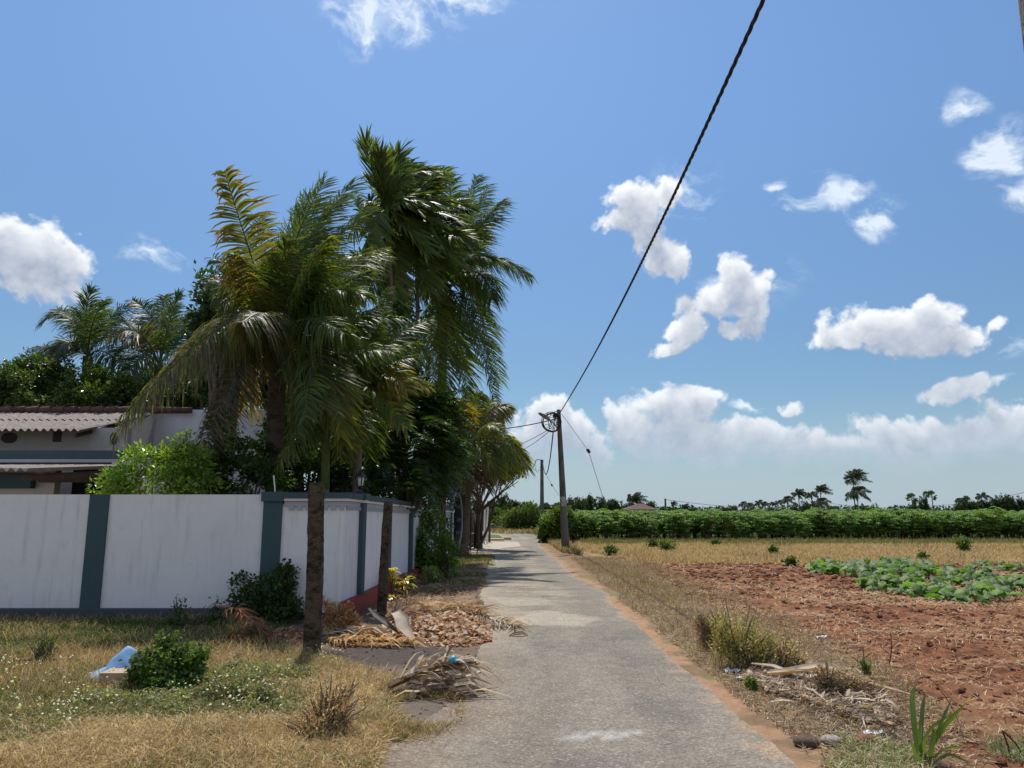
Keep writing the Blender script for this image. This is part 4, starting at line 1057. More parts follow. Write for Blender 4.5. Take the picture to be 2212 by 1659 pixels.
for ctl, tip, dt, ov in Ff:
    kw = dict(ll=1.0, n=80, width=.024, rr=.035, droop=.6, wind=.35, pal=GREEN); kw.update(ov); px_frond(pf, (957+random.uniform(-6, 6), 608+random.uniform(-8, 8)), dF, ctl, tip, dt, **kw)
nuts(pf, P(940, 645, dF-.3), 10, .13, .16, mat_solid('green_brown_coconut', (.12, .09, .03), rough=.6)); 
mb = MB(); l = np.array(bF)
for i in range(24):
    a = rng.uniform(0, 6.28); p0 = cF-l+[.12*math.cos(a), .12*math.sin(a), rng.uniform(-.6, 0)]
    mb.tube([p0, p0+[.25*math.cos(a), .25*math.sin(a), .2], p0+[.5*math.cos(a), .5*math.sin(a), -.1]], [.06, .04, .01], 5)
mb.build('leaf_bases', M_BARK, pf, True)
# ---- low coconut at the edge of the lane
dG = 28.5; bG = (P(1000, 1080, dG)[0], dG, 0); cG = P(1012, 962, dG)
pg = thing('coconut_palm', 'low coconut palm with a skirt of brown dead fronds near the round gate', 'palm', bG)
palm_trunk(pg, bG, cG, .22, .2)
Gf = [((1090,950),(1142,1015),.3, dict(droop=.9)), ((1060,890),(1100,882),-.5, dict(pal=BROWN+GREEN_Y)), ((1040,880),(1090,905),1.0), ((1020,880),(1040,850),.5), ((995,890),(975,860),-.6, dict(pal=YELLOW+GREEN_Y)), ((985,920),(950,900),.8, dict(pal=YELLOW+GREEN)),
 ((1050,920),(1080,930),-1.4), ((1060,950),(1105,1000),-1.0), ((1040,960),(1070,1020),-1.6, dict(pal=YG)), ((1000,900),(1010,840),1.4), ((970,940),(945,990),-.6), ((985,990),(965,1060),-.8, dict(pal=BROWN)), ((1010,1000),(1015,1062),-1.0, dict(pal=BROWN+[(.12,.05,.03)])),
 ((1035,990),(1050,1055),-.6, dict(pal=BROWN+[(.14,.06,.03)])), ((1050,970),(1085,1045),.6, dict(pal=BROWN+GREEN)), ((1030,900),(1070,860),1.6), ((1060,930),(1120,960),1.6, dict(droop=.9)), ((1000,1000),(990,1060),.9, dict(pal=BROWN))]
for ctl, tip, dt, *ov in Gf:
    kw = dict(ll=.85, n=60, width=.026, rr=.03, droop=.75, wind=.35, pal=GREEN_Y+GREEN_Y+GREEN[:2])
    if ov: kw.update(ov[0])
    px_frond(pg, (1012, 958), dG, ctl, tip, dt, **kw)
# ---- two palms far back at the left
def back_palm(px, py, d, label, tips, **kk):
    b_ = (P(px, 900, d)[0], d, 0); c = P(px, py, d); t = thing('coconut_palm', label, 'palm', b_, 'coconut palms behind the house'); palm_trunk(t, b_, c, .2, .15)
    for ctl, tip, dt, *ov in tips:
        kw = dict(ll=.95, n=60, width=.024, rr=.03, droop=.35, wind=.25, pal=[(.06,.09,.04),(.05,.08,.035),(.07,.10,.05)]); kw.update(kk)
        if ov: kw.update(ov[0])
        px_frond(t, (px, py), d, ctl, tip, dt, **kw)
back_palm(190, 770, 24, 'left one of two coconut palms rising behind the house roof', [((150,680),(88,700),.3), ((185,690),(198,622),-.4, dict(fwd=(.85,.6))), ((235,690),(300,655),.3), ((165,700),(120,668),1.2), ((230,730),(310,740),-1.2), ((215,720),(255,690),1.8), ((150,750),(68,752),.6, dict(pal=BROWN+GREEN)), ((150,740),(110,780),-1.2), ((200,700),(225,650),-1.6), ((225,760),(270,800),-1)])
back_palm(345, 790, 23, 'right one of two coconut palms rising behind the house roof', [((335,700),(285,648),.3), ((365,700),(388,632),-.4, dict(fwd=(.85,.6))), ((350,690),(355,640),1.2), ((390,730),(436,700),.4), ((300,720),(245,730),-1.0, dict(pal=BROWN+GREEN)), ((300,740),(250,770),.8), ((370,720),(410,680),1.6), ((320,720),(270,690),1.6), ((380,760),(430,770),-1.2), ((310,770),(270,820),-.8)])
# ------------------------------------------------------------------ leafy plants
def clump_pts(blobs, nsub, seed=0, shell=.55, squash=1.0):
    # sub-clump centres spread through ellipsoids; blobs (x,y,z,rx,ry,rz)
    out = []
    vol = np.array([b[3]*b[4]*b[5] for b in blobs])**.8; cnt = np.maximum(2, (nsub*vol/vol.sum()).astype(int))
    for b_, c_ in zip(blobs, cnt):
        v = nrm(rng.normal(size=(c_*2, 3))); r = rng.uniform(shell**2, 1, len(v))**.5
        r *= .8+.4*fbm(v[:, 0]*2.5+b_[0], v[:, 2]*2.5+v[:, 1]*1.7+b_[2], 3, seed)
        p = np.array(b_[:3])+v*r[:, None]*np.array(b_[3:6])
        keep = fbm(p[:, 0]*1.3/max(.3, b_[3])*1.2+7, p[:, 2]*1.3/max(.3, b_[3])+p[:, 1], 3, seed+5) > .40
        p = p[keep][:c_]; out.append(np.c_[p, v[keep][:c_]])
    return np.vstack(out)
def leaf_crown(mb, blobs, nsub, nper, sub_r, ln, wd, pal, seed=0, shell=.55, up=.5, fold=.25, w=None, hang=0.0, solid=False):
    q = clump_pts(blobs, nsub, seed, shell); c = q[:, :3]; o = q[:, 3:]
    K = len(c); cc = np.repeat(c, nper, 0); oo = np.repeat(o, nper, 0)
    off = nrm(rng.normal(size=(K*nper, 3))); rad = rng.uniform(.2, 1, (K*nper, 1))*sub_r*np.repeat(rng.uniform(.6, 1.4, K), nper)[:, None]
    p = cc+off*rad
    d = nrm(off*.8+oo*.6+rng.normal(size=p.shape)*.5+np.array([0, 0, -hang]))
    n = nrm(rng.normal(size=p.shape)*.55+np.array([0, 0, up+.35])+oo*.3)
    col = pick(pal, K, w, .18); col = np.repeat(col, nper, 0)*(1+rng.uniform(-.2, .2, (K*nper, 1)))
    mb.leaves(p, d, n, ln*rng.uniform(.6, 1.25, len(p)), wd*rng.uniform(.7, 1.2, len(p)), col, fold)
    return q
def pinnate_crown(mb, blobs, nleaf, L, pairs, ll, lw, pal, seed=0, shell=.5, droop=.5, outw=1.0):
    q = clump_pts(blobs, nleaf, seed, shell); c = q[:, :3]; o = q[:, 3:]; K = len(c)
    d = nrm(o*outw+rng.normal(size=(K, 3))*.45+np.array([0, 0, .25])); d[:, 2] *= .6; d = nrm(d)
    up = np.tile([0, 0, 1.0], (K, 1)); s = nrm(np.cross(d, up)+1e-3); nn = nrm(np.cross(s, d))
    t = (np.arange(pairs)+.6)/pairs; Ls = L*rng.uniform(.6, 1.2, K)
    pts = c[:, None]+d[:, None]*t[None, :, None]*Ls[:, None, None]+np.array([0, 0, -1.0])*(t[None, :, None]**2*droop*Ls[:, None, None])
    col = pick(pal, K, None, .2)
    for sg in (-1, 1):
        P_ = pts.reshape(-1, 3); D_ = np.repeat(d, pairs, 0); S_ = np.repeat(s, pairs, 0); N_ = np.repeat(nn, pairs, 0)
        dd = nrm(sg*S_+D_*.35+np.array([0, 0, -.25])+rng.normal(size=P_.shape)*.12)
        mb.leaves(P_, dd, nrm(N_+rng.normal(size=P_.shape)*.2), ll*rng.uniform(.8, 1.15, len(P_)), lw, np.repeat(col, pairs, 0)*(1+rng.uniform(-.12, .12, (len(P_), 1))), .15)
    up_ = np.repeat(nn, 2, 0)
    path = np.stack([c, pts[:, pairs//2], pts[:, -1]], 1)
    mb.strips(path, np.broadcast_to(nrm(np.cross(d, nn))[:, None], path.shape), np.full((K, 3), .004), col*.8)
    return q
def stemmy(mb, blobs, nsub, nper, sub_r, ln, wd, pal, seed=0, **k):
    vol = np.array([b[3]*b[5] for b in blobs]); q = []
    for b_, n in zip(blobs, np.maximum(3, (nsub*.8*vol/vol.sum()).astype(int))):
        f = rng.normal(size=(n, 2))*[b_[3]*.42, max(b_[4], .05)*.42]; th = nrm(rng.normal(size=(n, 3))); r = rng.uniform(.3, 1.12, n)[:, None]
        tip = np.array(b_[:3])+th*r*np.array(b_[3:6]); tip[:, 2] = np.abs(tip[:, 2])+.02; base = np.c_[b_[0]+f[:, 0]*.8, b_[1]+f[:, 1]*.8, np.zeros(n)]
        mid = base*.5+tip*.5; mid[:, 2] = tip[:, 2]*.62; mid[:, :2] = base[:, :2]*.65+tip[:, :2]*.35
        u = np.linspace(0, 1, 5)[None, :, None]; pts = base[:, None]*(1-u)**2+2*mid[:, None]*u*(1-u)+tip[:, None]*u*u
        a = rng.uniform(0, 6.28, n); wv = np.c_[np.cos(a), np.sin(a), np.zeros(n)][:, None]; col = pick(pal, n, amt=.25)
        mb.strips(pts, np.broadcast_to(wv, pts.shape), np.full((n, 5), .0022), col*.75)
        t = rng.uniform(.25, 1, (n, nper))**.8; t3 = t[..., None]; P_ = base[:, None]*(1-t3)**2+2*mid[:, None]*t3*(1-t3)+tip[:, None]*t3*t3
        P_ = (P_+rng.normal(size=P_.shape)*sub_r*.35).reshape(-1, 3); P_[:, 2] = np.maximum(P_[:, 2], .005); K = len(P_); cc = np.repeat(col, nper, 0)*(1+rng.uniform(-.25, .25, (K, 1)))
        mb.leaves(P_, nrm(rng.normal(size=(K, 3))+[0, 0, .2]), nrm(rng.normal(size=(K, 3))*.6+[0, 0, .8]), ln*rng.uniform(.5, 1.3, K), wd*rng.uniform(.6, 1.2, K), cc, .25); q.append(np.c_[tip, tip])
    return np.vstack(q)
def limbs(mb, base, targets, r0, r1=.01, wob=.12, col=(.1, .08, .06), sides=6, gn=None):
    base = np.array(base, float)
    for t_ in targets:
        t_ = np.array(t_[:3], float); L = np.linalg.norm(t_-base); m_ = 8; u = np.linspace(0, 1, m_)[:, None]
        mid = base*(1-.5)+t_*.5; mid[:2] = base[:2]*.6+t_[:2]*.4
        p = base*(1-u)**2+2*mid*u*(1-u)+t_*u*u; p[1:-1] += rng.normal(size=(m_-2, 3))*wob*L*.12
        mb.tube(p, np.linspace(r0, r1, m_), sides, col)
def B(px, py, d, rx, ry, depth=None):     # blob from photo pixels
    c = P(px, py, d); k = d/FPX
    return (c[0], c[1], c[2], rx*k, (depth if depth else (rx+ry)/2*k), ry*k)
def plant(name, label, cat, base, blobs, kind='leaf', trunk_r=.03, nlimb=8, mat=None, group=None, bark=None, tm=.35, **kw):
    t = thing(name, label, cat, base, group); l = np.array(t.location, float)
    bl = [(b[0]-l[0], b[1]-l[1], b[2]-l[2], *b[3:]) for b in blobs]
    mb = MB(); kind = 'stemmy' if (name in ('weed_bush', 'field_weed') and kind == 'leaf') else kind
    q = dict(leaf=leaf_crown, pinnate=pinnate_crown, stemmy=stemmy)[kind](mb, bl, **kw)
    mb.build('foliage' if trunk_r < .06 else 'crown', mat or M_LEAF, t)
    mb = MB(); idx = rng.choice(len(q), min(nlimb, len(q)), replace=False)
    if trunk_r >= .06:
        top = np.mean([b[:3] for b in bl], 0); fk = np.array([top[0]*.5, top[1]*.5, max(.3, top[2]*tm)])
        mb.tube([[0, 0, -.1], fk*.5+[.03, 0, 0], fk], [trunk_r*1.2, trunk_r, trunk_r*.85], 9); limbs(mb, fk, q[idx], trunk_r*.55, .012)
        mb.build('trunk', bark or M_BARK2, t, True)
    else:
        limbs(mb, (0, 0, -.02), q[idx], trunk_r, .004, sides=4); mb.build('stems', bark or M_BARK2, t, True)
    return t
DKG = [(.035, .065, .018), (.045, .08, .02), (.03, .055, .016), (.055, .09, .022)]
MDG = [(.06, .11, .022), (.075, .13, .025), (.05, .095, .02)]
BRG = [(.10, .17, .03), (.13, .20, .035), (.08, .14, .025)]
OLV = [(.12, .14, .03), (.09, .12, .03), (.15, .16, .035)]
def gb(px, d): return (P(px, 1060, d)[0], d, 0)

# lime bush over the wall, and the shaded shrubs beyond it
plant('lime_bush', 'bright green lime bush showing over the wall below the house roof', 'bush', gb(330, 12.4),
  [B(330,1040,12.3,100,45), B(260,1050,12.2,50,30), B(400,1010,12.5,60,50), B(300,1000,12.4,40,28), B(425,1050,12.3,50,30), B(225,1058,12.2,26,14), B(405,960,12.5,22,24), B(365,985,12.6,35,20)],
  nsub=420, nper=17, sub_r=.13, ln=.085, wd=.024, pal=[(.17,.27,.04),(.22,.32,.05),(.12,.20,.035)], nlimb=26, trunk_r=.03)
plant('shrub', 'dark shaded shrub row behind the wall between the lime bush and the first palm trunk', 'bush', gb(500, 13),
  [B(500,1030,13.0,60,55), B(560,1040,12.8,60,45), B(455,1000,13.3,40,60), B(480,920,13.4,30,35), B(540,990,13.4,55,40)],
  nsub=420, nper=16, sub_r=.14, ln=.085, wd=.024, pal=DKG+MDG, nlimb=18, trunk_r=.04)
plant('shrub', 'dark shrub behind the blue pier right of the first palm trunk', 'bush', gb(650, 14),
  [B(640,1030,14.0,60,55), B(700,1020,14.5,60,60), B(650,960,14.8,50,50), B(600,1010,14.9,50,50), B(745,1040,14.6,50,40)],
  nsub=460, nper=16, sub_r=.16, ln=.10, wd=.028, pal=DKG, nlimb=18, trunk_r=.045)
plant('tree', 'sunlit green tree glimpsed between the palm trunks', 'tree', gb(650, 19),
  [B(660,890,19,70,60), B(700,940,18.6,70,55), B(620,930,19,50,50), B(745,880,19.5,60,60)], nsub=420, nper=18, sub_r=.26, ln=.14, wd=.045, pal=BRG+MDG, nlimb=14, trunk_r=.12)
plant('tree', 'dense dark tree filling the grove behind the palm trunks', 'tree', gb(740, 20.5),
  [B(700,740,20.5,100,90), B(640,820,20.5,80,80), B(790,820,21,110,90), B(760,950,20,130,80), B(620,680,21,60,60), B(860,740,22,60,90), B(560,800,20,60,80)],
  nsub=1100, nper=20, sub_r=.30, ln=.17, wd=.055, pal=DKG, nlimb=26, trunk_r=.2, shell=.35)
plant('tree', 'broad leaved tree with spaced leaves against the sky left of the yellowing frond', 'tree', gb(520, 17.5),
  [B(470,660,17.5,52,60), B(450,610,17.5,32,22), B(445,720,17.5,32,50), B(500,720,17.8,60,80), B(520,620,18,50,50), B(432,690,17.4,22,40)], nsub=330, nper=11, sub_r=.22, ln=.15, wd=.048, pal=DKG+[(.06,.08,.03)], nlimb=30, trunk_r=.14, shell=.3)
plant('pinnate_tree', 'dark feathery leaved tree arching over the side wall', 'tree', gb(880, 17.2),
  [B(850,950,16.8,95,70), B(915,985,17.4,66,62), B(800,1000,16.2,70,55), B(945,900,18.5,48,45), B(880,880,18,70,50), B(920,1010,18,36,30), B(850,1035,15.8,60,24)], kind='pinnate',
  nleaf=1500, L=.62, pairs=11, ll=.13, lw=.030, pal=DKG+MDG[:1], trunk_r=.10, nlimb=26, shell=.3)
plant('pinnate_tree', 'brighter feathery leaves catching sun beside the round gate', 'tree', gb(955, 21.5),
  [B(950,970,21.5,36,48), B(960,900,21.8,35,38), B(915,1025,21,26,20), B(975,985,22.5,20,30)], kind='pinnate', nleaf=420, L=.65, pairs=11, ll=.14, lw=.034, pal=BRG+MDG, trunk_r=.07, nlimb=14, shell=.3)
# small open tree on bare forked limbs beside the lane
t = plant('roadside_tree', 'olive leaved tree on bare forked branches overhanging the lane past the gate', 'tree', (P(1032,1150,32)[0], 32, 0),
  [B(1070,985,32,38,30), B(1095,1005,31.5,36,26), B(1050,1010,32.5,34,30), B(1115,1012,31.5,26,18), B(1045,975,32.5,30,22), B(1090,1030,31.5,22,14)], nsub=260, nper=22, sub_r=.26, ln=.16, wd=.035, pal=[(.19,.21,.05),(.15,.18,.045),(.22,.23,.06)], mat=M_SOFT, nlimb=4, trunk_r=.07, tm=.25, shell=.2, bark=M_WOODD)
mb = MB(); l = np.array(t.location); f0 = P(1032, 1110, 32)-l
mb.tube([[0, 0, 0], f0*.5, f0], [.13, .11, .13], 8)
for a_, b_ in (((1075,1075),(1128,1022)),((1060,1060),(1090,1010)),((1045,1060),(1052,1000)),((1080,1070),(1110,1030)),((1030,1060),(1035,1000)),((1020,1070),(1008,1030)),((1055,1080),(1120,1040)),((1065,1050),(1075,990)),((1040,1040),(1045,980))):
    m_ = P(*a_, 32)-l; e_ = P(*b_, 31.7)-l; mb.tube(bez(f0, m_, e_, 9), np.linspace(.055, .012, 9), 5)
mb.build('limbs', M_WOODD, t, True)
# back left dome tree and the dark ones beside it
plant('tree', 'wide rounded dense tree behind the corrugated roof', 'tree', gb(130, 22.6),
  [B(130,838,22.6,125,56), B(40,845,22.6,70,52), B(210,848,22.4,85,44), B(-60,835,22.8,90,60), B(270,855,22.2,42,32), B(90,805,23,60,36), B(170,870,22,130,30)], nsub=1500, nper=20, sub_r=.24, ln=.15, wd=.036, pal=[(.05,.085,.02),(.065,.10,.025),(.04,.07,.018),(.09,.12,.03)], nlimb=14, trunk_r=.3, shell=.6)
plant('tree', 'dark tree between the back palms and the white house block', 'tree', gb(370, 26),
  [B(370,840,26,80,50), B(430,850,25,60,45), B(330,860,25.5,50,35), B(480,800,24,50,80)], nsub=460, nper=18, sub_r=.32, ln=.2, wd=.06, pal=DKG, nlimb=10, trunk_r=.2)

# ---- shrubs against the outside of the wall
g = G(575, 1345)
plant('bush', 'dark leafy bush growing against the wall at the blue pier', 'bush', g,
  [B(575,1285,g[1],58,45), B(610,1260,g[1]+.1,38,42), B(530,1300,g[1],38,30), B(520,1250,g[1]+.2,20,18), B(590,1320,g[1]-.1,65,26), B(630,1285,g[1],24,34)], nsub=300, nper=16, sub_r=.075, ln=.055, wd=.020, pal=DKG+MDG[:1], mat=M_SOFT, nlimb=40, trunk_r=.012)
g = G(385, 1365)
plant('weed_bush', 'sparse dark weeds at the foot of the wall left of the bush', 'weed', g, [B(385,1340,g[1],42,22), B(450,1345,g[1],50,22), B(385,1300,g[1]+.1,18,18), B(470,1310,g[1],26,20)], nsub=120, nper=10, sub_r=.06, ln=.045, wd=.016, pal=DKG+MDG, mat=M_SOFT, nlimb=40, trunk_r=.006)
g = G(345, 1490)
plant('bush', 'bushy green weed with small flowers beside the blue bag', 'bush', g, kind='stemmy', blobs=
  [B(350,1430,g[1],62,48), B(390,1415,g[1]+.1,50,40), B(310,1445,g[1],44,40), B(365,1475,g[1]-.1,75,30), B(420,1420,g[1],38,26), B(370,1385,g[1]+.1,28,22)], nsub=620, nper=16, sub_r=.055, ln=.048, wd=.018, pal=MDG+BRG+[(.15,.18,.07)], mat=M_SOFT, nlimb=60, trunk_r=.007)
g = G(500, 1520)
plant('weed_bush', 'low grey green weed clump in front of the black plank', 'weed', g, [B(500,1490,g[1],70,26), B(560,1500,g[1]-.2,50,20), B(450,1500,g[1],40,20)], nsub=260, nper=10, sub_r=.05, ln=.032, wd=.009, pal=[(.17,.19,.08),(.22,.21,.10),(.12,.15,.06),(.30,.25,.12)], mat=M_SOFT, nlimb=70, trunk_r=.004)
g = G(700, 1590)
plant('weed_bush', 'brown wiry seeding weed clump in the near dry grass', 'weed', g, [B(700,1530,g[1],88,52), B(735,1495,g[1],60,34), B(690,1570,g[1]-.1,80,26)], nsub=300, nper=9, sub_r=.05, ln=.028, wd=.006, pal=[(.60,.44,.27),(.48,.35,.20),(.30,.27,.12),(.66,.50,.30)], mat=M_DRY, nlimb=120, trunk_r=.003)
g = G(92, 1440)
plant('weed_bush', 'thin flowering weed standing near the left edge before the wall shadow', 'weed', g, [B(92,1410,g[1],24,28), B(95,1385,g[1],30,16)], nsub=60, nper=9, sub_r=.05, ln=.035, wd=.010, pal=OLV+MDG, mat=M_SOFT, nlimb=30, trunk_r=.004)
g = G(510, 1400)
plant('weed_bush', 'drying brown weed leaning in front of the dark bush', 'weed', g, [B(505,1375,g[1],30,28), B(540,1360,g[1],26,30), B(485,1385,g[1],20,20)], nsub=90, nper=10, sub_r=.05, ln=.05, wd=.010, pal=BROWN+[(.22,.13,.06),(.10,.10,.03)], mat=M_DRY, nlimb=30, trunk_r=.005)
# hibiscus and crotons along the side wall
g = G(935, 1246)
plant('hibiscus_bush', 'tall glossy green bush growing out from the side wall', 'bush', g,
  [B(935,1185,g[1],46,50), B(915,1150,g[1]+.5,28,42), B(950,1150,g[1]+.4,26,40), B(970,1195,g[1]+.2,24,28), B(905,1200,g[1],26,40), B(945,1225,g[1]-.1,48,24), B(966,1162,g[1]+.6,14,26), B(920,1120,g[1]+.6,16,20)], nsub=420, nper=15, sub_r=.10, ln=.085, wd=.028, pal=BRG+MDG[:1]+[(.15,.24,.04)], nlimb=50, trunk_r=.014)
g = G(930, 1262)
plant('variegated_bush', 'small round cream and green variegated bush at the foot of the tall hibiscus', 'bush', g, [B(930,1243,g[1],20,17)], nsub=70, nper=12, sub_r=.05, ln=.07, wd=.014, pal=[(.18,.24,.06),(.10,.17,.03),(.34,.34,.16)], nlimb=16, trunk_r=.01)
def rosette(name, label, g, n, L, wd, pal, h=.1, stems=3, spread=.12, cat='plant', mat=None, upb=.6, seg=4, group=None):
    t = thing(name, label, cat, g, group); mb = MB(); sb = MB()
    for s_ in range(stems):
        o = np.array([rng.normal()*spread, rng.normal()*spread, 0]); tp = o*1.6+[0, 0, h*rng.uniform(.6, 1.2)]
        sb.tube([o, (o+tp)/2, tp], [.012, .01, .008], 5)
        a = rng.uniform(0, 6.28, n); el = rng.uniform(.1, 1.2, n); d = np.c_[np.cos(a)*np.cos(el), np.sin(a)*np.cos(el), np.sin(el)*upb+.15]; d = nrm(d)
        u = np.linspace(0, 1, seg+1); Ls = L*rng.uniform(.6, 1.2, n)
        b0 = tp+np.c_[np.zeros((n, 2)), rng.uniform(-h*.5, 0, n)]
        pts = b0[:, None]+Ls[:, None, None]*(d[:, None]*u[None, :, None]+np.array([0, 0, -.55])*(u**2)[None, :, None])
        sd_ = nrm(np.cross(d, [0, 0, 1.0])); hw = wd*np.sin(np.linspace(.25, math.pi-.12, seg+1))[None]*np.ones((n, 1))
        mb.strips(pts, np.broadcast_to(sd_[:, None], pts.shape), hw, pick(pal, n))
    mb.build('leaves', mat or M_LEAF, t); sb.build('stems', M_BARK2, t); return t
YC = [(.55,.38,.03),(.62,.46,.05),(.40,.32,.04),(.25,.25,.03)]
g = G(853, 1290); rosette('croton_plant', 'bright yellow croton right behind the leaning concrete post', g, 22, .27, .034, YC, h=.44, stems=4, spread=.08, cat='croton')
g = G(888, 1272); rosette('croton_plant', 'pale yellow green croton against the red plinth', g, 14, .26, .028, [(.40,.34,.10),(.22,.24,.05),(.30,.28,.08)], h=.35, stems=3, spread=.08, cat='croton')
g = G(872, 1284); rosette('cordyline_plant', 'small dark purple leaved plant between the two crotons', g, 10, .18, .02, [(.05,.02,.025),(.07,.03,.03)], h=.2, stems=3, spread=.06)
g = G(1013, 1203); rosette('sapling', 'small green sapling growing beside the concrete gate apron', g, 12, .20, .035, MDG+BRG, h=.7, stems=3, spread=.15, cat='sapling')
g = G(845, 1300); rosette('croton_plant', 'lower yellow croton shoot touching the leaning post', g, 10, .18, .02, YC, h=.12, stems=2, spread=.05, cat='croton')
g = G(985, 1222)
plant('weed_bush', 'dry brown twiggy brush under the round gate', 'weed', (g[0]-.3, g[1]+3.5, 0), [B(1000,1190,g[1]+3.5,26,16), B(985,1180,g[1]+3.8,16,20)], nsub=70, nper=10, sub_r=.1, ln=.05, wd=.01, pal=BROWN, mat=M_DRY, nlimb=60, trunk_r=.01)

# ---- right hand verge weeds
RW = [((1600,1440),[(1600,1372,62,58),(1650,1392,60,44),(1560,1352,44,46),(1690,1410,46,32)],'large drying yellow green weed clump between lane and red soil',[(.50,.46,.16),(.38,.36,.12),(.54,.42,.22),(.26,.28,.08)],420),
 ((1690,1450),[(1700,1415,36,30),(1720,1435,34,24)],'dense brown weed clump at the right of the yellow weeds',[(.50,.37,.22),(.36,.27,.15),(.54,.48,.2)],220),
 ((1545,1400),[(1545,1370,36,26),(1520,1340,24,22)],'reddish brown upright weeds on the verge before the red soil',[(.46,.32,.21),(.38,.25,.16),(.34,.29,.13)],200),
 ((1790,1500),[(1790,1460,40,26),(1840,1480,40,26),(1880,1500,36,24)],'brown dead weeds along the near right verge',[(.44,.32,.21),(.33,.23,.15),(.30,.28,.12)],260)]
for (bx, by), bl, lab, pal, n in RW:
    g = G(bx, by); plant('weed_bush', lab, 'weed', g, [B(a, b_, g[1], c_, e_) for a, b_, c_, e_ in bl], nsub=n, nper=9, sub_r=.07, ln=.035, wd=.010, pal=pal, mat=M_DRY, nlimb=110, trunk_r=.004)
g = G(1622, 1490); plant('weed_bush', 'small fresh bright green weed by the right verge litter', 'weed', g, [B(1622,1478,g[1],15,11)], nsub=50, nper=10, sub_r=.03, ln=.03, wd=.012, pal=BRG, mat=M_SOFT, nlimb=12, trunk_r=.004)
g = G(1870, 1470); plant('weed_bush', 'tiny green shoot beside the brown weeds', 'weed', g, [B(1870,1440,g[1],14,12)], nsub=24, nper=8, sub_r=.03, ln=.03, wd=.01, pal=BRG, mat=M_SOFT, nlimb=10, trunk_r=.003)
k_ = 0
for px, py, s_, lab in ((1410,1185,14,'small dark weed in the dry field left of centre'),(1440,1193,22,'bright weed sprawling in the dry field'),(2082,1195,20,'lone leafy sapling standing in the dry field at the right'),(1708,1224,12,'small weed on the edge of the red soil'),(1545,1180,10,'tiny weed near the crop edge'),(1990,1212,10,'weed shoots behind the squash patch'),(1320,1200,16,'dark weed near the utility pole'),(1670,1196,10,'small green weed mid dry field')):
    g = G(px, py); tall = 1.6 if px == 2082 else 1
    plant('field_weed', lab, 'weed', g, [B(px, py-s_*.8*tall, g[1], s_, s_*.6*tall)], nsub=40, nper=10, sub_r=.14, ln=.12, wd=.035, pal=MDG+BRG if px in (1440, 2082) else MDG, mat=M_SOFT, nlimb=16, trunk_r=.012)
# lane-bend bushes
for (bx, by), bl, lab, pal, mt in [((1200,1172),[(1195,1140,26,22),(1215,1120,22,20),(1190,1160,22,12)],'green bushy growth at the left end of the crop beside the lane',MDG+OLV,M_SOFT),
  ((1130,1148),[(1120,1120,24,20),(1145,1110,26,22),(1095,1128,18,16),(1160,1125,16,18)],'tall yellow green hedge tree behind the lane bend',OLV+MDG,M_SOFT),
  ((1085,1142),[(1075,1115,20,14),(1060,1125,16,14)],'hedge bush left of the lane bend',MDG+OLV,M_SOFT)]:
    g = G(bx, by); plant('hedge_bush', lab, 'bush', g, [B(a, b_, g[1], c_, e_) for a, b_, c_, e_ in bl], nsub=280, nper=16, sub_r=.32, ln=.22, wd=.06, pal=pal, mat=mt, nlimb=18, trunk_r=.05)
g = G(1245, 1168); t = thing('fan_palm', 'small young fan palm at the crop edge behind the utility pole', 'palm', g); mb = MB()
for i in range(11):
    a = rng.uniform(0, 6.28); e_ = rng.uniform(.5, 1.4); d = np.array([math.cos(a)*math.cos(e_), math.sin(a)*math.cos(e_), math.sin(e_)]); tp = d*rng.uniform(.6, 1.1)
    mb.tube([[0, 0, 0], tp], .012, 4, (.07, .1, .03)); K = 22; s_ = nrm(np.cross(d, [0, 0, 1])); u_ = np.cross(s_, d); th = np.linspace(-1.9, 1.9, K)
    dd = np.cos(th)[:, None]*d+np.sin(th)[:, None]*s_; pts = tp+dd[:, None]*np.linspace(0, .65, 4)[None, :, None]
    mb.strips(pts, np.broadcast_to((np.cross(dd, u_))[:, None], pts.shape), np.array([.01, .03, .025, .004])[None]*np.ones((K, 1)), pick(MDG, K))
mb.build('leaves', M_LEAF, t)
mb = MB()
mb.tube([[0, 0, 0], [0, 0, .3]], [.06, .05], 6); mb.build('stem', M_BARK2, t)

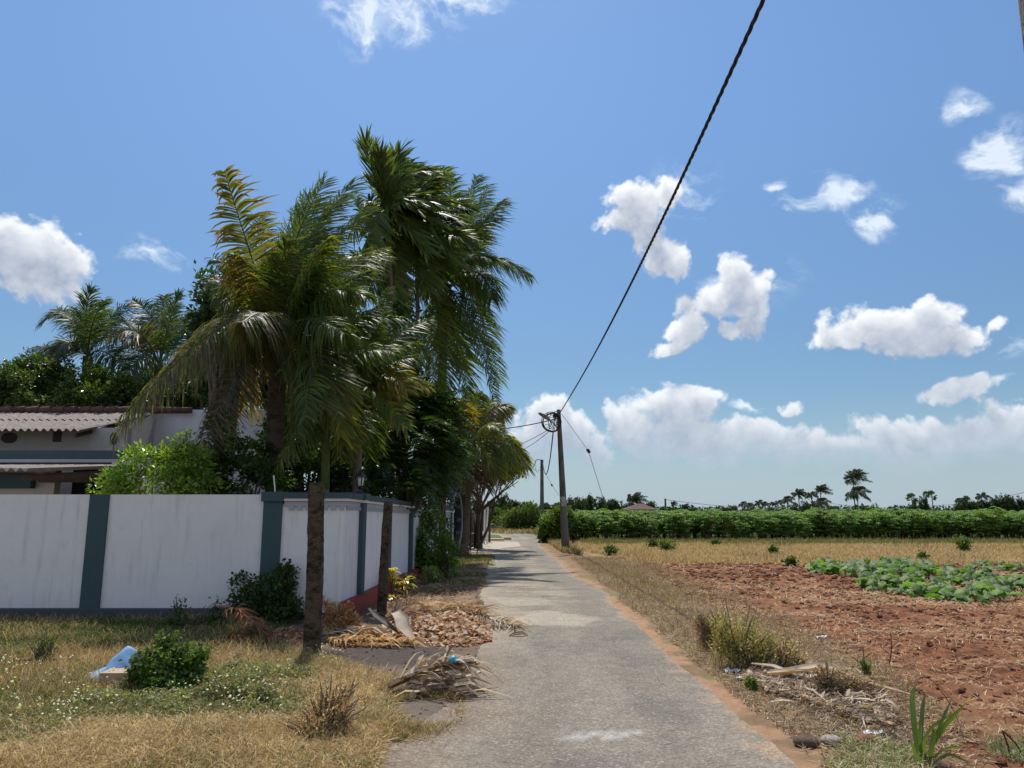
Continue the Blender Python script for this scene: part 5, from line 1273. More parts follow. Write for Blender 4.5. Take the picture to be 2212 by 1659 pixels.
# ================================================================== cassava field
def cassava_mesh(seed, detail=True, h=1.62):
    mb = MB(); ns = 3 if detail else 1
    tips = []
    for s_ in range(ns):
        a = rng.uniform(0, 6.28); tp = np.array([.22*math.cos(a), .22*math.sin(a), h*rng.uniform(.72, .9)])
        if detail: mb.tube([[.03*math.cos(a), .03*math.sin(a), 0], tp*.5+[.03, .02, 0], tp], [.020, .016, .010], 5, (.11, .09, .06))
        tips.append(tp)
    n = 72 if detail else 20
    for i in range(n):
        tp = tips[rng.integers(len(tips))]; fr_ = rng.uniform(.12, 1)**.55; b0 = tp*fr_; b0[2] = tp[2]*fr_
        a = rng.uniform(0, 6.28); e_ = rng.uniform(-.1, 1.0)*fr_; pl = rng.uniform(.18, .34)
        d = np.array([math.cos(a)*math.cos(e_), math.sin(a)*math.cos(e_), math.sin(e_)]); c = b0+d*pl
        if detail: mb.strips(np.array([[b0, c]]), np.array([[[0, 0, 1.0]]*2]), np.full((1, 2), .006), (.16, .12, .05))
        k = 7; th = np.linspace(-2.2, 2.2, k)+a; ax = np.c_[np.cos(th), np.sin(th), np.full(k, -.35)+rng.normal(size=k)*.1]; ax = nrm(ax)
        nn = nrm(np.array([d[0]*.5, d[1]*.5, 1.0])+rng.normal(size=3)*.2)
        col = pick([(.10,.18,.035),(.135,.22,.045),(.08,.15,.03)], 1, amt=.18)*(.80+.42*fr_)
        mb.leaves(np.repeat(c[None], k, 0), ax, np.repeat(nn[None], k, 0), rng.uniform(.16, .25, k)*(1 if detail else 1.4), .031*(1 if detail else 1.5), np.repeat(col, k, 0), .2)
    return mb
protos = []
for i in range(8):
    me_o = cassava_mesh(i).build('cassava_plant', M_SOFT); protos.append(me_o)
cnt = 0; row = 0; y = 38.9
lab = 'leafy cassava plant in the dense green crop rows beyond the dry field'
while cnt < 300:
    xl = 1.9+max(0, (row-1)*.1); x = xl+rng.uniform(0, .5)
    while x < .70*y+.5 and cnt < 300:
        src = protos[rng.integers(8)]
        o = src if (cnt < 8 and src.get('label') is None) else src.copy()
        if o is not src: link(o)
        s_ = rng.uniform(.88, 1.12)*(.80 if (row == 0 and rng.random() < .25) else 1); o.location = (x+rng.normal()*.12, y+rng.normal()*.15, 0); o.rotation_euler = (0, 0, rng.uniform(0, 6.28)); o.scale = (s_*1.05, s_*1.05, s_*rng.uniform(.95, 1.05))
        tag(o, lab, 'cassava plant', 'cassava plants in the crop field'); cnt += 1; x += rng.uniform(.62, .85)
    y += .72; row += 1
for p_ in protos:
    if p_.get('label') is None: bpy.data.objects.remove(p_)
# the rest of the field as one mass
tm_ = [cassava_mesh(20+i, False, 1.60) for i in range(6)]
tv = [(np.concatenate(t.v), np.concatenate(t.c), np.concatenate([f for f, _ in t.f[3]])) for t in tm_]
mb = MB(); yy = y
while yy < 110:
    x = 2.4+(yy-40)*.03
    while x < .72*yy+2:
        v, c, f = tv[rng.integers(6)]; s_ = rng.uniform(.85, 1.12); a = rng.uniform(0, 6.28); ca, sa = math.cos(a), math.sin(a)
        w_ = np.c_[(v[:, 0]*ca-v[:, 1]*sa)*s_*1.1+x+rng.normal()*.2, (v[:, 0]*sa+v[:, 1]*ca)*s_*1.1+yy+rng.normal()*.2, v[:, 2]*s_]
        mb.add(w_, f, c*rng.uniform(.85, 1.15)); x += rng.uniform(.7, 1.0)*(1+(yy-45)*.012)
    yy += .8*(1+(yy-45)*.02)
o = mb.build('cassava_field', M_SOFT); tag(o, 'rear of the dense cassava crop reaching back towards the palms', 'crop', kind='stuff')

# ================================================================== squash patch
sq_poly = gpoly([(1745,1232),(1800,1219),(1900,1222),(2060,1221),(2600,1220),(2600,1300),(2212,1290),(2150,1318),(2060,1312),(1960,1290),(1880,1282),(1850,1268),(1880,1256),(1980,1250),(1870,1246),(1800,1252),(1755,1246)])
xs_, ys_ = rng.uniform(sq_poly[:, 0].min(), 22, 4000), rng.uniform(sq_poly[:, 1].min(), sq_poly[:, 1].max(), 4000)
ok = inpoly(xs_, ys_, sq_poly) & (fbm(xs_*.7, ys_*1.7, 3, 301) > .435) & (xs_ < ys_*.72)
xs_, ys_ = xs_[ok], ys_[ok]
ctr = []
for i in range(2000):
    k = rng.integers(len(xs_)); c = np.array([xs_[k], ys_[k]])
    if all(np.hypot(*(c-q)) > 1.05 for q in ctr): ctr.append(c)
    if len(ctr) >= 34: break
ctr = np.array(ctr); own = np.argmin((xs_[:, None]-ctr[:, 0])**2+(ys_[:, None]-ctr[:, 1])**2, 1)
SQP = [(.085,.15,.035),(.12,.21,.04),(.10,.16,.06),(.15,.25,.04),(.13,.18,.08)]
for k in range(len(ctr)):
    sel = np.where(own == k)[0][:46]
    if len(sel) < 16: continue
    base = np.array([ctr[k][0], ctr[k][1], 0]); lb = 'broad leaved squash plant in the green patch on the red soil'
    t = thing('squash_plant', lb, 'squash plant', base, 'squash plants on the red soil')
    mb = MB(); sb = MB()
    for i in sel:
        r_ = rng.uniform(.08, .145); p = np.array([xs_[i]-base[0], ys_[i]-base[1], rng.uniform(.05, .24)])
        n = nrm(np.array([rng.normal()*.45, rng.normal()*.45-.15, 1.0])); a = nrm(np.cross(n, [0.3, 1, 0])); b_ = np.cross(n, a); K = 14
        th = np.arange(K)/K*2*math.pi; lob = r_*(1+.12*np.cos(5*th)-.45*np.exp(-((th-math.pi)/.35)**2)+rng.normal(size=K)*.04)
        rim = p+lob[:, None]*(np.cos(th)[:, None]*a+np.sin(th)[:, None]*b_)+n*(.028*np.cos(2*th+rng.uniform(0, 6))-.02)[:, None]
        midr = p+.5*lob[:, None]*(np.cos(th)[:, None]*a+np.sin(th)[:, None]*b_)+n*(.022+.010*np.cos(5*th))[:, None]
        v = np.vstack([p-n*.01, midr, rim]); j = np.arange(K); j2 = (j+1) % K
        col = pick(SQP, 1)[0]; cols = np.vstack([col*1.3, np.repeat((col*1.0)[None], K, 0), np.repeat((col*.9)[None], K, 0)])
        b0 = mb.n; mb.add(v, np.c_[np.zeros(K, int), 1+j, 1+j2], cols); mb.f.setdefault(4, []).append((np.c_[1+j, 1+K+j, 1+K+j2, 1+j2]+b0, 0))
        sb.tube([[p[0]*.85, p[1]*.85, 0], [p[0]*.95, p[1]*.95, p[2]*.6], p-n*.01], [.008, .007, .005], 4, (.12, .17, .05))
    vb = np.array([[0, 0, .02]]+[[xs_[i]-base[0], ys_[i]-base[1], .015] for i in sel[np.argsort(xs_[sel])]]); sb.tube(vb*[.85, .85, 1], .010, 4, (.12,.17,.05))
    mb.build('leaves', M_SQ if 'M_SQ' in globals() else mat_leaf('squash_leaf', .28, .6, .3, .3, 14, (1.0, 1.25, .3)), t, True); sb.build('stalks', M_SOFT, t)

# ================================================================== distant trees and palms
def far_palm_mesh(seed, n=26, R_=3.2, wind=.22, droop=.75):
    mb = MB()
    for i in range(n):
        a = i/n*2*math.pi*2.4+rng.uniform(-.3, .3); e_ = rng.uniform(-.3, 1.3); d = np.array([math.cos(a)*math.cos(e_), math.sin(a)*math.cos(e_), math.sin(e_)])
        L = R_*rng.uniform(.85, 1.2); c = d*L*.55+[0, 0, .25]; tp = d*L*.85+WIND*wind*L*.6+np.array([0, 0, -.45*L*droop])
        frond(mb, (0, 0, 0), c, tp, ll=.9, n=24, pal=[(.04,.055,.03),(.05,.065,.035)], droop=.7, wind=.3, width=.085, seg=2, rr=.07)
    return mb
fpm = [far_palm_mesh(i).build('crown', M_FROND) for i in range(3)]+[far_palm_mesh(9, 28, 3.3, .75, .5).build('crown', M_FROND)]
ftm = MB().tube([(0, 0, 0), (.12, 0, .5), (0, 0, 1)], [.30, .22, .2], 7).build('trunk', M_BARK)
# fan-crowned palmyra
def palmyra():
    mb = MB()
    for i in range(26):
        d = rdir(1, .15)[0]; c = d*1.1; s_ = nrm(np.cross(d, [0, .3, 1])); K = 12; th = np.linspace(-1.6, 1.6, K); u_ = np.cross(s_, d)
        dd = np.cos(th)[:, None]*d+np.sin(th)[:, None]*s_; pts = c+dd[:, None]*np.linspace(0, 1.0, 3)[None, :, None]
        mb.strips(pts, np.broadcast_to(np.cross(dd, u_)[:, None], pts.shape), np.array([.03, .12, .01])[None]*np.ones((K, 1)), pick([(.03,.045,.022)], K))
    return mb.build('crown', M_FROND)
pym = palmyra()
used = set()
def far_palm(X, Y, rz, d, var, label, dispc=None, name='coconut_palm', base_z=0):
    px, py = dispc if dispc else ((2700+X/1.94)/1.736, (1700+Y/1.94)/1.736)
    p = P(px, py, d); rad = rz/FPX*d
    t = thing(name, label, 'palm', (p[0], d, 0), 'palms along the horizon')
    src = pym if var == 'f' else fpm[var]
    c = src.copy(); link(c, t); used.add(src); c.location = (0, 0, p[2]); s_ = rad/(2.0 if var == 'f' else 3.0); c.scale = (s_,)*3; c.rotation_euler = (0, 0, (rng.uniform(-.5, .5)))
    k = ftm.copy(); link(k, t); k.scale = (.7, .7, p[2]+.3); k.name = 'trunk'
FP = [(165,370,11,300,0,'first small wind bent palm from the left in the far palm row'),(218,380,10,310,1,'second small palm from the left in the far palm row'),(283,362,12,300,2,'third small palm from the left in the far palm row, slightly taller'),(328,370,11,320,0,'fourth palm of the far row beside the third'),
 (378,372,9,330,1,'fifth and smallest thin palm of the far row'),(422,358,9,300,2,'small palm standing apart left of the larger leaning ones'),(487,340,16,260,0,'medium palm with ragged crown left of the distant pole'),(570,300,19,250,1,'full crowned medium palm left of the distant pole'),
 (665,305,14,280,2,'slim palm left of the taller swaying one near the distant pole'),(728,272,17,260,3,'tallest swaying palm beside the distant pole'),(735,360,20,240,0,'low bushy palm at the foot of the distant pole'),(680,380,16,245,1,'low palm half sunk behind the crop left of the distant pole'),
 (965,185,26,240,3,'tallest palm on the horizon, upper one of the tall pair'),(995,290,27,235,0,'lower full crowned palm of the tall pair'),(1785,330,10,320,1,'small palm over the hedge right of the palmyras'),(1902,312,14,280,2,'lone spiky palm above the long hedge at the right'),(1738,345,11,320,0,'tiny palm crown over the hedge left end')]
for X, Y, r_, d, v_, lb in FP: far_palm(X, Y, r_*1.05, d, v_, lb)
far_palm(1395, 330, 13, 260, 'f', 'round headed palmyra palm left of the clipped dark tree', name='palmyra_palm')
far_palm(1540, 308, 12, 265, 'f', 'round headed palmyra palm right of the dark tree', name='palmyra_palm')
far_palm(1500, 300, 8, 270, 'f', 'small palmyra crown peeping over the dark tree', name='palmyra_palm')
far_palm(0, 0, 26, 150, 3, 'wind blown palm on the horizon right of the second lane pole', dispc=(1366, 1084))
far_palm(0, 0, 9, 210, 3, 'slim tiny palm right of the distant pole over the crop', dispc=(1453, 1089)); far_palm(0, 0, 13, 160, 3, 'dark wind bent low palm right of the distant pole over the crop', dispc=(1478, 1098))
far_palm(0, 0, 12, 190, 0, 'small palm on the skyline above the hedge at the lane bend', dispc=(1058, 1088)); far_palm(0, 0, 12, 190, 1, 'palm crown rising from the left far woodland', dispc=(1000, 1090)); far_palm(0, 0, 10, 190, 2, 'palm crown low on the skyline left of the fallen fronds', dispc=(1268, 1084))
for s_ in fpm+[pym, ftm]:
    bpy.data.objects.remove(s_)
FARG = [(.035,.055,.022),(.045,.065,.025),(.03,.045,.02)]
def far_tree_mesh(seed):
    mb = MB(); bl = [(rng.normal()*1.2, rng.normal()*1.0, 2.6+rng.normal()*.5, rng.uniform(1.2, 2), rng.uniform(1, 1.6), rng.uniform(1, 1.5)) for _ in range(5)]+[(0, 0, 1.3, 2.0, 1.6, 1.3)]
    leaf_crown(mb, bl, 210, 14, .42, .42, .15, FARG, seed, .5); return mb.build('crown', M_SOFT)
ft = [far_tree_mesh(i) for i in range(4)]
ftt = MB().tube([(0, 0, 0), (.1, 0, 1), (0, 0, 2.4)], [.2, .16, .1], 6).build('trunk', M_BARK2)
def far_tree(px, pyt, d, wpx, label, hfull=4.3, group='trees along the horizon'):
    p = P(px, pyt, d); t = thing('tree', label, 'tree', (p[0], d, 0), group); k = ft[rng.integers(4)]
    c = k.copy(); link(c, t); sx = wpx/FPX*d/3.0; sz = p[2]/4.0; c.scale = (sx, sx, sz); c.rotation_euler = (0, 0, rng.uniform(0, 6.28)); q = ftt.copy(); link(q, t); q.scale = (1, 1, sz)
# woodland beyond the bend, left and centre
for i, (px, pyt, w_) in enumerate([(905,1078,26),(940,1080,26),(975,1082,22),(1005,1080,22),(1032,1076,20),(1060,1084,20),(1085,1080,24),(1110,1082,22),(1140,1086,20),(1180,1088,20),(1210,1087,22),(1235,1085,22),(1250,1086,18)]):
    far_tree(px, pyt, 120+random.uniform(-15, 15), w_, 'dense dark tree in the woodland skyline behind the lane bend', group='trees of the woodland behind the bend')
spec = [(1272,1080,20,'rounded dark tree under the foot of the long guy wire'),(1300,1083,22,'dark tree right of the guy wire foot'),(1325,1080,20,'dark tree touching the wind blown palm on its left'),(1345,1090,18,'low dark tree below the wind blown palm'),(1408,1084,12,'small round tree right of the tiled roof on the skyline'),
 (1425,1096,16,'low flat tree at the foot of the distant pole'),(1500,1098,14,'low bush right of the dark bent palm'),(1585,1098,18,'dark low tree left of the far palm row'),(1560,1099,16,'low dark bush in the gap left of the far palm row'),
 (1740,1091,18,'broad low tree between the medium palms and distant pole'),(1765,1094,14,'low tree left of the distant pole beneath the palms'),(1996,1082,14,'dense dark round tree between the two palmyras'),(1975,1096,16,'low bush left of the dark round tree'),(1930,1096,14,'low bushes left of the palmyra palm'),
 (1880,1098,14,'low scrub right of the tall palm pair'),(1840,1099,14,'low scrub under the tall palm pair')]
for px, pyt, w_, lb in spec: far_tree(px, pyt, 150+random.uniform(-15, 15), w_, lb)
for i, px in enumerate(range(2070, 2290, 18)):
    far_tree(px, 1083+random.uniform(-3, 3)+(6 if i < 2 else 0), 110, 17, 'olive tree merging into the long rounded hedge at the right', group='trees of the long hedge at the right')
for i, px in enumerate(list(range(-60, 260, 40))):
    pass
for s_ in ft+[ftt]: bpy.data.objects.remove(s_)
# tiled house roof on the skyline
p = P(1385, 1096, 110); t = thing('farmhouse', 'small red tiled roof peeping over the crop on the skyline', 'house', (p[0], 110, 0))
mb = MB().box((-2.1, 0, 0), (2.1, 4, p[2]-.3)); mb.build('wall', M_HOUSE, t)
mb = MB(); z0, z1 = p[2]-.299, p[2]+.55; mb.add([(-2.5, -.4, z0), (2.5, -.4, z0), (2.5, 4.4, z0), (-2.5, 4.4, z0), (-.2, 2, z1), (.5, 2, z1)], [[0, 1, 5, 4], [2, 3, 4, 5]]); mb.add([(-2.5, -.4, z0), (2.5, -.4, z0), (2.5, 4.4, z0), (-2.5, 4.4, z0), (-.2, 2, z1), (.5, 2, z1)], [[1, 2, 5], [3, 0, 4]]); mb.build('roof', mat_solid('red_roof_tiles', (.085, .038, .03), var=.3, scale=2), t)
# low far scrub closing the horizon everywhere as one mass
mb = MB(); bl = []
for i in range(240):
    px = -500+i*13.5; d = rng.uniform(185, 215); p = P(px, 1098, d); bl.append((p[0], d, rng.uniform(.8, 1.6), 2.6, 2, 1.5))
leaf_crown(mb, bl, 3800, 9, .7, .8, .3, FARG, 77, .4)
o = mb.build('far_scrub', M_SOFT); tag(o, 'low dark scrub closing the horizon', 'scrub', kind='stuff')
# grassy field beyond the bend, behind the lane
mb = MB(); bl = []
for i in range(90):
    d = rng.uniform(62, 100); x = rng.uniform(-30, 6); bl.append((x, d, .5, 1.3, 1.0, .85))
leaf_crown(mb, bl, 2600, 9, .35, .32, .10, OLV+MDG, 78, .3)
o = mb.build('field_growth', M_SOFT); tag(o, 'rough green crop growth beyond the lane bend', 'crop', kind='stuff')
# brushwood and a fallen log at the bend
g = G(1060, 1146); t = thing('brushwood_heap', 'heap of cut brushwood beside the lane bend', 'brushwood', g); mb = MB()
for i in range(150):
    a = rng.uniform(0, 6.28); c = np.array([rng.uniform(-1.9, 1.9), rng.uniform(-.8, .8), rng.uniform(.05, .4)]); d = np.array([math.cos(a), math.sin(a)*.6, rng.uniform(-.2, .5)])*rng.uniform(.3, .8)
    mb.tube([c-d, c+rng.normal(size=3)*.1, c+d], [.03, .025, .008], 4)
mb.build('twigs', M_WOODD, t)
g = G(1135, 1147); mb = MB().tube([[-2.2, .6, .28], [-1, .3, .2], [0, 0, .2], [1.6, -.5, .15]], [.10, .13, .12, .09], 8); o = mb.build('fallen_log', M_BARK2, None, True); o.location = g; tag(o, 'long fallen log lying behind the lane bend', 'log')
g = G(1190, 1172); t = thing('brushwood_heap', 'dark stump of cut branches at the lane edge left of the lamp pole', 'brushwood', g); mb = MB()
for i in range(40):
    d = rdir(1, .4)[0]*rng.uniform(.3, .9); mb.tube([[0, 0, .1], d*.5+rng.normal(size=3)*.05, d], [.04, .03, .01], 4)
mb.build('twigs', M_WOODD, t); mb = MB(); leaf_crown(mb, [(0, 0, .35, .6, .4, .35)], 60, 12, .12, .1, .03, DKG, 5); mb.build('foliage', M_SOFT, t)
# ------------------------------------------------------------------ ground cover
def scat(poly, n, pad=0, clump=None, cs=1.2, seed=0, thr=.0):
    lo, hi = poly.min(0), poly.max(0); x = rng.uniform(lo[0], hi[0], n*3); y = rng.uniform(lo[1], hi[1], n*3)
    ok = inpoly(x, y, poly) & (np.abs(x) < y*.72+.5) & (y > 4.2)
    if clump is not None: ok &= rng.random(n*3) < sstep(fbm(x*cs, y*cs, 4, seed), clump-.08, clump+.08)+thr
    x, y = x[ok][:n], y[ok][:n]; return x, y
def offroad(x, y, m, lim=.02): return m['rd'] < -lim
def blades(mb, x, y, h, wd, pal, lean=.6, seg=3, amt=.22, z=None, w=None, curl=.5):
    K = len(x)
    if K == 0: return
    z = gz(x, y) if z is None else z
    a = rng.uniform(0, 6.28, K); h = h*rng.uniform(.5, 1.3, K); ln = np.clip(lean*rng.uniform(.3, 1.5, K), 0, 1.3)
    u = np.linspace(0, 1, seg+1)[None]; hz_ = h[:, None]*np.sin(np.clip((1.57-ln[:, None])*1.0, .06, 1.57))*u*(1-curl*.45*u*u); rx = h[:, None]*np.sin(ln[:, None])*u**1.3*(1+curl*.3)
    a2 = a[:, None]+(u*rng.uniform(-.9, .9, (K, 1)))
    pts = np.stack([x[:, None]+np.cos(a2)*rx, y[:, None]+np.sin(a2)*rx, z[:, None]-.004+hz_], -1)
    f = rng.uniform(0, 6.28, K); wv = np.c_[np.cos(f), np.sin(f), np.zeros(K)][:, None]
    hw = np.array([.8]+[1.0]*(seg-1)+[.12])[None]*wd*rng.uniform(.6, 1.4, (K, 1))
    mb.strips(pts, wv, hw, pick(pal, K, w, amt))
def flakes(mb, x, y, L, W, pal, z0=0.0, tilt=.5, amt=.25, curl=.3, z=None, asp=1.0, w=None):
    K = len(x); z = gz(x, y) if z is None else z
    a = rng.uniform(0, 6.28, K); t_ = rng.normal(size=K)*tilt*.5; d = nrm(np.c_[np.cos(a), np.sin(a), np.sin(t_)])
    s_ = nrm(np.c_[-np.sin(a), np.cos(a), rng.normal(size=K)*tilt*.5]); n = np.cross(d, s_)
    L = L*rng.uniform(.5, 1.3, K); W = W*rng.uniform(.6, 1.3, K); u = np.array([-.5, -.2, .2, .5])
    p = np.c_[x, y, z+z0+rng.uniform(0, 1, K)*L*.15]
    pts = p[:, None]+d[:, None]*(u[None, :, None]*L[:, None, None])-n[:, None]*((u**2)[None, :, None]*(L*curl*rng.uniform(-1, 1.6, K))[:, None, None])
    hw = np.array([.25, .9, 1, .15])[None]*W[:, None]
    sv = s_[:, None]+n[:, None]*(np.array([-.4, .1, .3, -.3])[None, :, None]*rng.normal(size=(K, 1, 1)))
    mb.strips(pts, nrm(sv), hw, pick(pal, K, w, amt))
STRAW = [(.44,.32,.16),(.60,.47,.27),(.30,.20,.10),(.48,.34,.17),(.20,.13,.07),(.36,.22,.12)]
STRAWG = [(.20,.19,.07),(.14,.16,.045),(.26,.22,.09)]
GRS = [(.07,.11,.025),(.10,.14,.035),(.09,.12,.04)]
def in_grass(px, py): pass

# --- left foreground: dry grass mat with greener drifts
mb = MB(); gp = grass_l
x, y = scat(gp, 210000, clump=.43, cs=1.4, seed=401, thr=.12)
dens = fbm(x*.7, y*.7, 3, 402); gm_ = fbm(x*.55+4, y*.55, 3, 403); near = y < 11.5
x, y, gm_ = x[near], y[near], gm_[near]
green = gm_ > .49
blades(mb, x[~green], y[~green], .085, .0022, STRAW+STRAWG[:1], lean=1.05, seg=4, curl=1.0)
blades(mb, x[green], y[green], .075, .0024, STRAWG+GRS+STRAW[:3], lean=.9, seg=4, curl=.9)
x, y = scat(gp, 26000, clump=.50, cs=.8, seed=405); blades(mb, x, y, .17, .0016, STRAW, lean=.55, seg=4)
x, y = scat(gp, 16000, clump=.52, cs=1.1, seed=406); blades(mb, x, y, .10, .003, GRS+STRAWG, lean=.6, seg=3)
# bright straw drifts near the bottom and a tussock edge towards the lane
pA = gpoly([(-100,1590),(500,1560),(760,1450),(860,1480),(850,1560),(800,1700),(-100,1800)])
x, y = scat(pA, 42000, clump=.47, cs=1.5, seed=407, thr=.15); blades(mb, x, y, .13, .0019, [(.50,.37,.19),(.40,.28,.13),(.62,.49,.29),(.30,.20,.10)], lean=.95, seg=4, curl=1.0)
o = mb.build('dry_grass', M_GRASS); tag(o, 'dry straw coloured grass mixed with green in front of the wall', 'grass', kind='stuff')
# thin grass in the shade of the wall
mb = MB(); pB = gpoly([(-100,1338),(620,1338),(620,1400),(560,1415),(-100,1400)])
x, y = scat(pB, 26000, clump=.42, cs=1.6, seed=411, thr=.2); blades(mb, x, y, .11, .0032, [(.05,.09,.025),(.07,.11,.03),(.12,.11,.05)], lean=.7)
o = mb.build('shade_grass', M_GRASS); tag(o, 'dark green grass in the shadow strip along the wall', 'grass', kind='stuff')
# low leafy herbs between the straw
mb = MB()
x, y = scat(gp, 30000, clump=.55, cs=1.7, seed=421); z = gz(x, y)+rng.uniform(.005, .09, len(x))*sstep(fbm(x*1.7, y*1.7, 4, 421), .5, .7); flakes(mb, x, y, .026, .007, [(.12,.15,.045),(.17,.19,.07),(.09,.12,.035),(.26,.24,.10)], z=z, tilt=1.6)
x, y = scat(gpoly([(420,1460),(700,1430),(640,1560),(420,1560),(150,1540),(200,1500)]), 9000, clump=.56, cs=3, seed=422); z = gz(x, y)+rng.uniform(.005, .10, len(x))*sstep(fbm(x*3, y*3, 4, 422), .48, .7); flakes(mb, x, y, .026, .007, [(.19,.21,.09),(.25,.25,.12),(.14,.17,.07),(.32,.28,.14)], z=z, tilt=1.8)
o = mb.build('ground_herbs', M_SOFT); tag(o, 'low leafy herbs creeping through the dry grass', 'ground cover', kind='stuff')
# small white flower heads
mb = MB()
def flowers(mb, x, y, r=.009, h=.10):
    K = len(x); z = gz(x, y); hh = h*rng.uniform(.5, 1.3, K); c = np.c_[x+rng.normal(size=K)*.01, y+rng.normal(size=K)*.01, z+hh]; k = 6
    blades(mb, x, y, 0.0001+h, .0012, [(.12,.15,.05)], lean=.15, seg=2, z=z)
    th = np.arange(k)/k*2*math.pi; ring = np.stack([np.cos(th), np.sin(th), np.zeros(k)], -1); R_ = r*rng.uniform(.7, 1.3, K)
    tl = np.cross(np.tile([0, 0, 1.], (K, 1)), rng.normal(size=(K, 3)))*.5
    rim = c[:, None]+ring[None]*R_[:, None, None]; rim[..., 2] += (ring[None, :, 0]*tl[:, None, 0]+ring[None, :, 1]*tl[:, None, 1])*R_[:, None]
    topv = c+np.array([0, 0, 1.0])*R_[:, None]*.55; bot = c-np.array([0, 0, 1.0])*R_[:, None]*.4
    v = np.concatenate([topv[:, None], bot[:, None], rim], 1).reshape(-1, 3); b_ = np.arange(K)[:, None, None]*(k+2); j = np.arange(k)[None]
    f1 = np.stack([np.zeros((1, k), int)+0, 2+j, 2+(j+1) % k], -1)+b_; f2 = np.stack([np.ones((1, k), int), 2+(j+1) % k, 2+j], -1)+b_
    mb.add(v, np.concatenate([f1.reshape(-1, 3), f2.reshape(-1, 3)]), (.72, .72, .62))
for pl, n, cl in ((gpoly([(0,1450),(300,1480),(520,1520),(560,1640),(0,1640)]), 170, .50), (gpoly([(0,1440),(200,1450),(260,1540),(0,1560)]), 90, .4), (gpoly([(370,1490),(640,1440),(600,1560),(330,1570)]), 130, .42), (gpoly([(640,1400),(760,1410),(740,1450),(640,1440)]), 22, .2)):
    x, y = scat(pl, n, clump=cl, cs=1.5, seed=431); flowers(mb, x, y)
o = mb.build('wild_flowers', M_SOFT); tag(o, 'tiny white wild flower heads dotted over the left grass', 'flowers', kind='stuff')

# --- litter
TAN = [(.46,.34,.24),(.56,.44,.33),(.36,.26,.17),(.28,.14,.08),(.36,.19,.11),(.60,.50,.39),(.20,.11,.07),(.48,.38,.28)]
def litter(name, label, poly, n, L, W, pal, h=.08, clump=None, extra=None):
    mb = MB(); x, y = scat(poly, n, clump=clump, cs=2.5, seed=441); dd = np.clip(pdist(x, y, poly)/.35, 0, 1)
    z = gz(x, y)+h*dd*fbm(x*2.5, y*2.5, 3, 442)*rng.uniform(0, 1.4, len(x)); flakes(mb, x, y, L, W, pal, z=z, tilt=.8, curl=.55)
    o = mb.build(name, M_DRY); tag(o, label, 'leaf litter', kind='stuff'); return o
litter('leaf_litter', 'heap of curled tan and rust dry leaves at the road edge', gpoly([(830,1345),(920,1338),(1010,1335),(1060,1352),(1068,1385),(1000,1400),(900,1392),(830,1372)]), 2600, .115, .022, TAN, h=.20)
litter('leaf_litter', 'rust brown dry leaves left of the tall concrete post', gpoly([(550,1362),(655,1362),(655,1398),(610,1405),(550,1398)]), 900, .09, .020, [(.36,.15,.08),(.42,.19,.10),(.50,.34,.24),(.28,.12,.07)], h=.12)
litter('leaf_litter', 'yellowish dry frond scraps between the two concrete posts', gpoly([(700,1350),(760,1345),(840,1360),(850,1395),(760,1398),(700,1392)]), 2400, .07, .010, [(.55,.38,.18),(.60,.42,.22),(.46,.30,.14),(.38,.24,.12)], h=.12)
litter('leaf_litter', 'pale bleached leaf scraps in front of the rust leaves', gpoly([(500,1400),(560,1392),(700,1392),(690,1425),(600,1420),(480,1430)]), 1100, .07, .010, [(.60,.52,.40),(.50,.42,.32),(.38,.30,.22)], h=.05)
litter('leaf_litter', 'dry leaf litter beside the lane below the variegated bush', gpoly([(860,1268),(960,1262),(1020,1262),(1010,1282),(960,1296),(860,1300)]), 2200, .10, .012, [(.36,.26,.17),(.46,.35,.24),(.26,.17,.11)], h=.06)
litter('leaf_litter', 'dark leaf mould along the red plinth', gpoly([(790,1335),(850,1300),(900,1270),(960,1240),(975,1255),(900,1300),(860,1330)]), 1500, .07, .014, [(.14,.09,.06),(.22,.14,.09),(.10,.07,.05),(.34,.22,.14)], h=.04)
litter('leaf_litter', 'few dry leaves blown on the lane edge', gpoly([(1020,1252),(1065,1256),(1060,1266),(1010,1264)]), 160, .09, .014, [(.38,.18,.10),(.42,.28,.18)], h=.04)
# verge rubbish on the right: shredded pale fibres, twigs, scraps
mb = MB(); pl = gpoly([(1600,1455),(1700,1440),(1840,1455),(1900,1500),(1950,1560),(1900,1590),(1800,1540),(1700,1510),(1610,1485)])
x, y = scat(pl, 3000, clump=.46, cs=3, seed=451, thr=.2); z = gz(x, y)+.10*fbm(x*2, y*2, 3, 452)*rng.uniform(0, 1, len(x)); flakes(mb, x, y, .16, .006, [(.34,.27,.20),(.46,.38,.29),(.20,.15,.11),(.55,.48,.39),(.14,.10,.075),(.26,.19,.13)], z=z, tilt=.6, curl=.4)
x, y = scat(pl, 200, seed=453); flakes(mb, x, y, .09, .016, [(.50,.42,.33),(.60,.54,.45),(.35,.27,.2)], z0=.05, tilt=.9, curl=.6)
o = mb.build('verge_rubbish', M_DRY); tag(o, 'bleached fibres, leaf strips and scraps dumped on the right verge', 'litter', kind='stuff')
mb = MB(); pl = gpoly([(1500,1255),(1620,1300),(1760,1360),(1900,1430),(2000,1500),(2120,1600),(2180,1700),(1900,1720),(1700,1620),(1540,1500),(1430,1400),(1340,1300),(1270,1235),(1230,1205),(1330,1205),(1420,1222)])
x, y = scat(pl, 52000, clump=.42, cs=1.4, seed=461, thr=.30); m_ = masks(x, y); k = (m_['rd'] < -.10-.25*fbm(x*1.2, y*1.2, 3, 462)); x, y = x[k], y[k]
flakes(mb, x, y, .085, .0035, [(.34,.25,.16),(.42,.32,.21),(.24,.16,.10),(.18,.11,.07),(.46,.38,.28)], z0=.006, tilt=.5)
